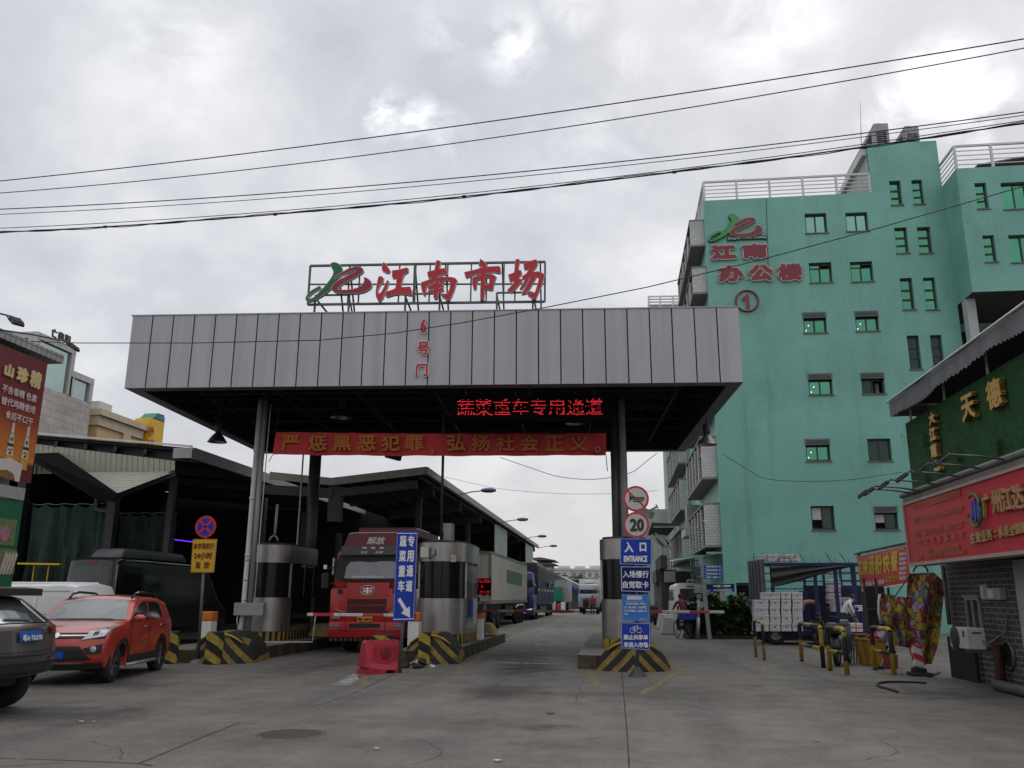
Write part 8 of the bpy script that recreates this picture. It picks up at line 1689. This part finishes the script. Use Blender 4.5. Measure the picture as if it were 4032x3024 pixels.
b = MB(trimk); b.tube([(-.34,.34,1.12),(-.1,.44,1.08),(.1,.44,1.08),(.34,.34,1.12)],.018); b.cyl((0,.46,.9),(0,.62,.25),.03,8)
for sd in (-1,1): b.cyl((sd * .26,.37,1.1),(sd * .33,.42,1.27),.006,5); b.ball((sd * .34,.42,1.3),.05,8,(1,.4,.8))
b.build('handlebar',t,local=True); b = MB(chrome); b.tube([(-.18,-.8,.35),(-.2,-.3,.24),(-.2,.1,.22)],.012); b.tube([(.18,-.8,.35),(.2,-.3,.24),(.2,.1,.22)],.012); b.build('crash_bar',t,local=True); b = MB(lampglass); b.ball((0,.58,.88),.06,8,(1,.5,1)); b.build('headlight',t,local=True)
binm = mat('bin_yellow',(.38,.20,.02),.55,var=.2,dirt=.3)
for i,(px,py,w_,h_) in enumerate(((3425,2618,.32,.62),(3463,2624,.36,.62))):
    q = G(px,py); t = thing('plastic_bin',('yellow plastic bin next to the wooden stool','wider yellow plastic bin under the pink bag')[i],'bin',(q.x,q.y + .2,0),group='yellow bins at the stall'); b = MB(binm); b.box((-w_ / 2,-w_ / 2,0),(w_ / 2,w_ / 2,h_),.025,taper=(1.12,1.12)); b.box((-w_ / 2 - .04,-w_ / 2 - .04,h_ - .05),(w_ / 2 + .04,w_ / 2 + .04,h_),.01); b.build('body',t,local=True)
q = G(3463,2624); t = thing('plastic_bag','pink plastic bag lying on the wider yellow bin','bag',(q.x,q.y + .2,.62)); b = MB(mat('bag_pink',(.45,.04,.13),.5,var=.2)); b.ball((0,0,.05),.15,10,(1.1,.9,.55)); b.ball((.06,-.03,.12),.06,8); b.build('body',t,local=True)
q = G(3518,2634); t = thing('bucket','pink plastic bucket beside the end guard rail','bucket',(q.x,q.y + .15,0)); b = MB(mat('bucket_pink',(.48,.12,.13),.5,var=.1,dirt=.15)); b.lathe([(.0001,.01),(.14,.01),(.17,.30),(.185,.31),(.165,.30),(.13,.03)],(0,0,0),20); b.build('body',t,local=True)
q = G(3400,2612); t = thing('wooden_stool','tall rough wooden stool between the scooter and the bins','stool',(q.x,q.y + .1,0)); wd = mat('rough_wood',(.22,.16,.09),.8,var=.25,sc=6,dirt=.2); b = MB(wd); b.box((-.15,-.13,.66),(.15,.13,.70)); b.build('seat',t,local=True)
for sx_ in (-1,1):
    for sy in (-1,1): b = MB(wd); b.bar((sx_ * .16,sy * .14,0),(sx_ * .12,sy * .11,.66),.035); b.build('leg',t,local=True)
q = G(3505,2640); t = thing('broom','broom with a yellow handle leaning by the bucket','broom',q); b = MB(plastic); b.cyl(G(3465,2626,.03),(q.x + .35,q.y + .6,.72),.013,6); b.m(yellow); b.cyl((q.x + .35,q.y + .6,.72),(q.x + .55,q.y + .9,1.1),.014,6); b.build('handle',t); b = MB(trimk); e_ = G(3462,2628,.04); b.box(e_ - V((.1,.05,.04)),e_ + V((.1,.05,.03)),.01); b.build('head',t)
q = G(3478,2630); t = thing('draped_cloth','pale lilac cloth draped over the end of the bins','cloth',(q.x,q.y,.1)); b = MB(mat('lilac_cloth',(.34,.31,.40),.85,var=.1)); b.grid(lambda u,v: S(3462 + u * 62 - v * 8 + 12 * u * v,2476 + v * 95 * (.25 + .75 * u) + 8 * math.sin(u * 5),21.9) + V((0,.05 * math.sin(u * 12 + v * 3),0)),14,12); b.build('cloth',t)
# more scooters behind the signs
for i,(px,py) in enumerate(((2588,2462),(2572,2452))):
    q = G(px,py); t = thing('motorcycle',('dark motorcycle parked right of the blue sign column','dark motorcycle farther back, mostly hidden by the first')[i],'motorcycle',(q.x,q.y,0),R(10)); b = MB(sk); b.box((-.14,-.5,.4),(.14,.3,.75),.08); b.prism([(-.2,.3,.35),(.2,.3,.35),(.16,.4,1.0),(-.16,.4,1.0)],(0,.08,0)); b.tube([(-.32,.3,1.1),(0,.38,1.05),(.32,.3,1.1)],.02); b.ball((.34,.3,1.25),.06,6); b.ball((-.34,.3,1.25),.06,6); b.build('body',t,local=True)
    for y in (-.55,.6): b = MB(rubber); b.lathe([(.15,-.06),(.28,-.05),(.28,.05),(.15,.06)],(0,y,.28),18,'X'); b.build('wheel',t,local=True)
    b = MB(tail); b.box((-.06,-.62,.68),(.06,-.58,.74)); b.build('tail_light',t,local=True)
for i,(px,py,s_) in enumerate(((2632,2500,1.0),(2612,2478,.9))):
    q = G(px,py); t = thing('road_barrier',('white concrete road barrier beside the cyclist, front one','white concrete road barrier behind the first one')[i],'barrier',(q.x,q.y,0)); b = MB(mat('white_concrete',(.42,.42,.40),.8,var=.12,dirt=.2)); b.box((-.3 * s_,0,0),(.42 * s_,1.6,.75),.05,taper=(.62,1)); b.box((-.2,.2,.75),(.25,.9,.83),.02); b.build('body',t,local=True)
# ------------------------------------------------------------------ direction signs, street name sign, camera posts, hedge
YP = 35.0
t = thing('direction_sign','post with four small blue direction plates above the hedge','sign',S(2788,2500,YP)); b = MB(galv); a = S(2757,2213,YP); c = S(2790,2500,YP); c.z = 0; b.bar(c,a,.11,.09); a2 = S(2772,2292,YP); c2 = S(2797,2500,YP); c2.z = 0; b.bar(c2,a2,.09); b.build('post',t)
for k,s_ in enumerate(('精品交易区A区','综合交易区','精品交易B区','江南一横路')):
    y0,y1 = 2225 + k * 14,2237 + k * 14; P = [S(2770,y0 + .5,YP),S(2842 + k * 1.3,y0,YP),S(2843 + k * 1.3,y1,YP),S(2771,y1 + .5,YP)]; b = MB(midblue if False else mat('plate_sky_blue',(.015,.12,.45),.4,var=.05)); b.prism(P,(0,-.03,0)); o = b.build('direction_plate',t); b = MB(signwhite); ptxt(b,s_,2780,y0 + 2.5,2825,y1 - 2.5,YP,.006,0,.034)
    A = [S(x,(y0 + y1) / 2 + dy,YP) + V((0,-.034,0)) for x,dy in ((2829,-1),(2833,-1),(2833,-3.5),(2838,0),(2833,3.5),(2833,1),(2829,1))]; b.prism(A,(0,-.003,0)); b.build('lettering',o,fix=False)
b = MB(grey); P = S(2764,2250,YP - .1); b.box(P - V((.09,.05,.45)),P + V((.05,.05,.35)),.01); b.build('side_board',t)
t = thing('street_name_sign','navy street name plate over a white strip above the hedge','sign',S(2840,2400,36.4)); Yn = 36.4; P = [S(2782,2301,Yn),S(2891,2299,Yn),S(2891,2318,Yn),S(2782,2320,Yn)]; b = MB(dkblue); b.prism(P,(0,-.04,0)); o = b.build('name_panel',t); b = MB(signwhite); ptxt(b,'江南一横路',2807,2303,2878,2311,Yn,.01,0,.045); ptxt(b,'JIANGNAN YIHENG LU',2822,2313,2866,2316,Yn,0,0,.045); b.build('lettering',o,fix=False)
b = MB(signgrey); b.prism([S(2796,2321,Yn),S(2894,2319,Yn),S(2894,2327,Yn),S(2796,2328,Yn)],(0,-.04,0)); b.m(bluesign)
for x in (2803,2886): b.lathe([(.0001,-.045),(.07,-.045)],S(x,2323.5,Yn),12,'Y')
ptxt(b,'西 West East 东',2815,2321.5,2876,2326,Yn,0,0,.045); b.build('direction_strip',t,fix=False); b = MB(plastic)
for x in (2838,2846): q = S(x,2328,Yn); b.bar((q.x,Yn + .03,0),(q.x,Yn + .03,q.z + .3),.06)
b.build('post',t)
t = thing('camera_post','thin leaning post with a camera box in front of the hedge','post',S(2746,2510,34.6)); b = MB(galv); c = S(2746,2512,34.6); c.z = 0; a = S(2752,2325,34.6); b.cyl(c,a,.05,8); b.cyl(c,lerp(c,a,.45),.075,8); b.build('post',t); b = MB(grey); b.box(a + V((-.18,-.15,-.1)),a + V((.08,.1,.18)),.02); b.box(a + V((-.1,-.1,-.3)),a + V((.06,.06,-.14)),.02); b.build('camera_box',t)
t = thing('camera_post','camera boxes clamped on the direction sign post','camera',S(2752,2245,34.7)); b = MB(mat('camera_navy',(.05,.06,.12),.5)); a = S(2752,2245,34.7); b.box(a + V((-.15,-.1,-.2)),a + V((.06,.1,.15)),.02); b.box(a + V((-.05,-.1,-.45)),a + V((.08,.1,-.25)),.02); b.build('camera_box',t)
leafm = mat('hedge_leaf',(.038,.075,.022),.6,var=.55,sc=2.2); leafy = mat('hedge_leaf_light',(.075,.13,.03),.55,var=.4,sc=3); stemm = mat('stem',(.06,.05,.03),.9)
def shrub(x0,x1,y0,y1,h,n,label,ln=.28,wd_=.035):
    t = thing('shrub',label,'shrub',((x0 + x1) / 2,(y0 + y1) / 2,0),group='shrubs in the hedge'); r_ = random.Random(int(x0 * 100)); b = MB(leafm)
    for k in range(n):
        cl_ = (r_.uniform(x0,x1),r_.uniform(y0,y1)); z = h * (r_.random() ** .6) * (.86 + .14 * math.sin(cl_[0] * 7) + .08 * math.sin(cl_[0] * 17)); c = V((cl_[0],cl_[1],z)); az = r_.uniform(0,6.28)
        for q in range(5):
            a = az + (q - 2) * .55; el = r_.uniform(-.5,.7); L_ = ln * r_.uniform(.6,1.15); d = V((math.cos(a) * math.cos(el),math.sin(a) * math.cos(el),math.sin(el))) * L_; s_ = V((-d.y,d.x,.2 * L_)).normalized() * wd_; b.m(leafy if r_.random() < .22 else leafm); m_ = c + d * .5; b.f([c,m_ + s_,c + d + V((0,0,-.12 * L_)),m_ - s_])
    b.build('leaves',t,fix=False); b = MB(stemm)
    for k in range(14): x,y = r_.uniform(x0,x1),r_.uniform(y0,y1); b.cyl((x,y,0),(x + r_.uniform(-.2,.2),y,h * .85),.015,5)
    b.build('stems',t)
hl,hm,hr = S(2705,2400,35.6).x,S(2800,2400,36).x,S(2925,2400,36).x
shrub(hl,hm,35.3,36.8,1.35,900,'spiky leaved shrub at the left end of the hedge by the leaning posts'); shrub(hm - .1,hr,35.2,36.8,1.62,1300,'dense dark middle shrub of the hedge under the street sign'); shrub(hr - .1,7.6,35.2,36.8,1.7,1500,'right shrub of the hedge beside the white boxes')
b = MB(mat('planting_soil',(.03,.025,.02),.95,var=.4)); b.box((hl - .1,35.0,0),(8,37.2,.12)); struct('planting_bed',b)
# ------------------------------------------------------------------ things beyond: truss shed, far flats, trees, low roofs
t = thing('truss_shed','dark roofed steel truss shed between the signs and the office building','shed',(3.2,62,0)); YD = 60.0
def ZB(x,y,Y=YD): return S(2560 + x * .32550,2000 + y * .32550,Y)
b = MB(mat('shed_roof',(.05,.05,.05),.7,var=.2)); b.prism([ZB(20,175),ZB(300,190),ZB(300,235),ZB(20,235)],(0,8,0)); b.prism([ZB(20,180,60.2),ZB(-30,330,60.2),ZB(-30,350,60.2),ZB(30,200,60.2)],(0,7,0)); b.box(ZB(75,905,59.5),ZB(245,780,66)); b.build('roof',t)
b = MB(galv); r_ = random.Random(5)
for (x0,y0,x1,y1) in ((40,230,300,230),(300,230,305,330),(20,320,180,470),(60,300,200,480),(0,345,130,450),(150,470,60,330),(130,340,230,440),(200,480,240,380),(100,330,220,350),(180,360,250,500),(25,440,25,620),(150,440,150,580)): b.bar(ZB(x0,y0),ZB(x1,y1),.1)
b.build('truss',t)
b = MB(darkconc); b.box((ZB(80,0).x,58,0),(ZB(240,0).x,70,ZB(0,900).z)); b.box((ZB(85,0).x,57.9,ZB(0,740).z),(ZB(160,0).x,66,ZB(0,590).z)); b.m(grey); b.box((ZB(120,0).x,57.5,ZB(0,905).z),(ZB(242,0).x,57.8,ZB(0,780).z)); b.build('wall',t)
b = MB(darksteel)
for k in range(14): x = 165 + k * 31; b.bar(ZB(x,750,56),ZB(x,615,56),.05)
b.bar(ZB(165,750,56),ZB(580,780,56),.06); b.bar(ZB(165,615,56),ZB(580,635,56),.06); b.build('railing',t)
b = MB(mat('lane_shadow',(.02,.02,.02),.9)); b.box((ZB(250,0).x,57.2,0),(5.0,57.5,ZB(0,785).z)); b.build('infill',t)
t = thing('low_building','pale green low building with a white roof line behind the truss shed','building',(4,95,0)); b = MB(mat('pale_green_wall',(.33,.40,.36),.8,var=.1)); a,c = S(2555,2005,95),S(2640,2065,95); b.box((a.x - 1,95,0),(c.x + 8,110,a.z)); b.build('wall',t)
t = thing('rooftop_rail','white rails and low block on a roof just left of the office building','railing',S(2600,1180,90)); b = MB(rail); Yq = 90
for y in (1168,1179,1190,1201): b.bar(S(2550,y,Yq),S(2675,y - 2,Yq),.14)
for x in (2556,2600,2650): b.bar(S(x,1168,Yq),S(x,1215,Yq),.18)
b.build('rails',t); b = MB(palewall); a,c = S(2550,1207,Yq + 1),S(2690,1207,Yq + 1); b.box((a.x,Yq,a.z - 3),(c.x,Yq + 10,a.z - .1)); b.box((a.x + 1.5,Yq + 4,0),(c.x,Yq + 9,a.z - 3)); b.build('block',t)
flat = mat('far_flats',(.56,.55,.53),.85,var=.06,sc=.1); flw = mat('far_window',(.22,.23,.24),.4,var=.2,sc=.3)
YF = 230
for i,(x0,x1,yt,nm) in enumerate(((2182,2243,2236,'left wing'),(2243,2305,2237,'middle wing'),(2305,2372,2238,'right middle wing'),(2372,2480,2240,'right end wing'))):
    a,c = S(x0,yt,YF),S(x1,yt,YF); t = thing('apartment_block','far pale apartment block closing the lane, %s' % nm,'building',((a.x + c.x) / 2,YF,0),group='far apartment blocks'); yo = (i % 2) * 3
    b = MB(flat); b.box((a.x,YF + yo,0),(c.x,YF + 14,a.z)); b.box((a.x + 1,YF + 3 + yo,a.z),(a.x + 3.8,YF + 9,S(x0,2226,YF).z)); b.box((a.x - .2,YF - .3 + yo,a.z - .5),(c.x + .2,YF + yo,a.z)); b.build('wall',t)
    for z in [a.z - 2.2 - k * 2.35 for k in range(4)]:
        if z < .5: continue
        for k,x in enumerate((.7,2.4,4.6 - .4 * i)):
            if a.x + x + .9 < c.x: b = MB(flw); b.box((a.x + x,YF - .05 + yo,z),(a.x + x + .85,YF + yo - .002,z + 1.1)); b.build('window',t)
def tree(x,y,h,w_,label,m1,m2,n=500,ls=.5):
    t = thing('tree',label,'tree',(x,y,0),group='trees far down the lane'); r_ = random.Random(int(x * 31 + y)); b = MB(mat('bark',(.06,.05,.04),.9,var=.3)); b.cyl((x,y,0),(x,y,h * .6),.22,8,.1)
    for k in range(6): a = k * 1.05; b.cyl((x,y,h * (.35 + .05 * k)),(x + math.cos(a) * w_ * .6,y + math.sin(a) * w_ * .6,h * (.6 + .05 * k)),.09,5,.03)
    b.build('trunk',t); b = MB(m1); cl_ = [(r_.gauss(0,w_ * .42),r_.gauss(0,w_ * .42),h * r_.uniform(.42,.97)) for _ in range(26)]
    for k in range(n):
        c = r_.choice(cl_); p = V((x + c[0] + r_.gauss(0,w_ * .16),y + c[1] + r_.gauss(0,w_ * .16),c[2] + r_.gauss(0,h * .05))); b.m(m1 if r_.random() < .7 else m2); d = V((r_.uniform(-1,1),r_.uniform(-1,1),r_.uniform(-.8,.6))).normalized() * ls; s_ = d.cross(V((r_.random(),r_.random(),1))).normalized() * ls * .4; b.f([p,p + d * .5 + s_,p + d,p + d * .5 - s_])
    b.build('crown',t,fix=False)
tl1,tl2 = mat('tree_leaf_dark',(.035,.055,.04),.8,var=.3,sc=.5),mat('tree_leaf_mid',(.06,.085,.05),.8,var=.3,sc=.5)
for px,pyt,Yp,w_,nm in ((2292,2262,205,2.2,'far dark tree before the middle apartment block'),(2275,2272,205,1.8,'smaller far tree left of the dark one'),(2345,2272,205,1.9,'far tree before the right apartment block'),(2365,2274,200,2.0,'far tree beside the toll booth edge'),(2225,2276,170,3.4,'low pale green trees over the shed roof, left'),(2250,2278,175,2.6,'low pale green tree between sheds')):
    q = S(px,pyt,Yp); tree(q.x,Yp,q.z,w_,nm,tl1,tl2)
lo = mat('low_roof',(.28,.30,.28),.7,.1,var=.15); lod = mat('low_dark',(.12,.12,.12),.8,var=.2)
for i,(pts,Yp,d_,nm) in enumerate((((( 2180,2255),(2288,2308),(2288,2318),(2180,2285)),118,20,'long sloping pale shed roof leading to the silver lorry'),(((2240,2280),(2310,2276),(2310,2283),(2240,2284)),150,10,'flat pale far shed roof, left'),(((2310,2276),(2345,2276),(2345,2300),(2310,2300)),152,10,'small pale far shed block'))):
    t = thing('far_shed',nm,'shed',S(*pts[0],Yp),group='low sheds far down the lane'); b = MB(lo); b.prism([S(x,y,Yp) for x,y in pts],(0,d_,0)); b.build('roof',t); b = MB(lod); a,c = S(pts[3][0],pts[3][1],Yp),S(pts[2][0],pts[2][1],Yp); b.box((a.x,Yp + 1,0),(c.x,Yp + d_,c.z - .05)); b.build('wall',t)
t = thing('far_shed','dark low block of sheds across the end of the lane','shed',S(2300,2340,160),group='low sheds far down the lane'); a,c = S(2175,2292,160),S(2480,2292,160); b = MB(lod); b.box((a.x,160,0),(c.x,170,a.z)); b.build('wall',t)
t = thing('canopy_block','far building with a flat oversailing roof canopy above the blue lorry','building',S(2150,2210,110)); b = MB(mat('far_canopy',(.13,.13,.13),.7,var=.1)); b.prism([S(2098,2196,110),S(2130,2194,110),S(2185,2205,110),S(2185,2207,110),S(2098,2204,110)],(0,8,0)); b.build('roof',t); b = MB(mat('far_grey_wall',(.30,.29,.29),.8,var=.1)); b.box(S(2098,2400,111),S(2182,2221,118)); b.m(MATS['far_canopy']); b.prism([S(2100,2215,110),S(2187,2220,110),S(2187,2222,110),S(2100,2221,110)],(0,8,0)); b.build('wall',t); b = MB(darksteel)
for x in (2104,2128,2180): b.bar(S(x,2220,110.2),S(x,2204,110.2),.1)
b.build('post',t)
t = thing('blue_arch','blue and white entrance frame leaning over the far stalls','frame',S(2260,2370,105)); b = MB(mat('arch_blue',(.03,.05,.30),.5)); b.bar(S(2232,2293,105),S(2270,2328,105),.5,.3); b.bar(S(2270,2328,105),S(2271,2370,105),.5,.3); b.build('beam',t)
for i,px in enumerate((2185,2215,2235)):
    q = S(px,2260 + i * 6,100 + i * 14); t = thing('eave_lamp','distant blue lamp on an arm beyond the hall, number %s along' % ('one','two','three')[i],'street lamp',q,group='lamps along the market hall eave'); b = MB(galv); b.tube([q + V((-2.2,0,-.3)),q + V((-1,0,.05)),q],.04,5); b.build('arm',t); b = MB(lampb); b.ball(q + V((.3,0,.05)),.35,8,(1.3,.5,.35)); b.build('head',t)
for i,(x0,y0,x1,y1,m_) in enumerate(((2178,2370,2187,2392,plastic),(2208,2372,2225,2392,white),(2192,2378,2206,2393,redp))):
    a,c = S(x0,y0,88),S(x1,y1,88); t = thing('market_goods','pile of %s goods on the ground below the green container' % ('grey boxed','white bagged','reddish')[i],'goods',(a.x,88,0)); b = MB(m_); b.box((a.x,88,0),(c.x,88.6,a.z),.06); b.box((a.x + .1,87.8,0),(lerp(a,c,.6).x,88,a.z * .6),.05); b.build('pile',t)
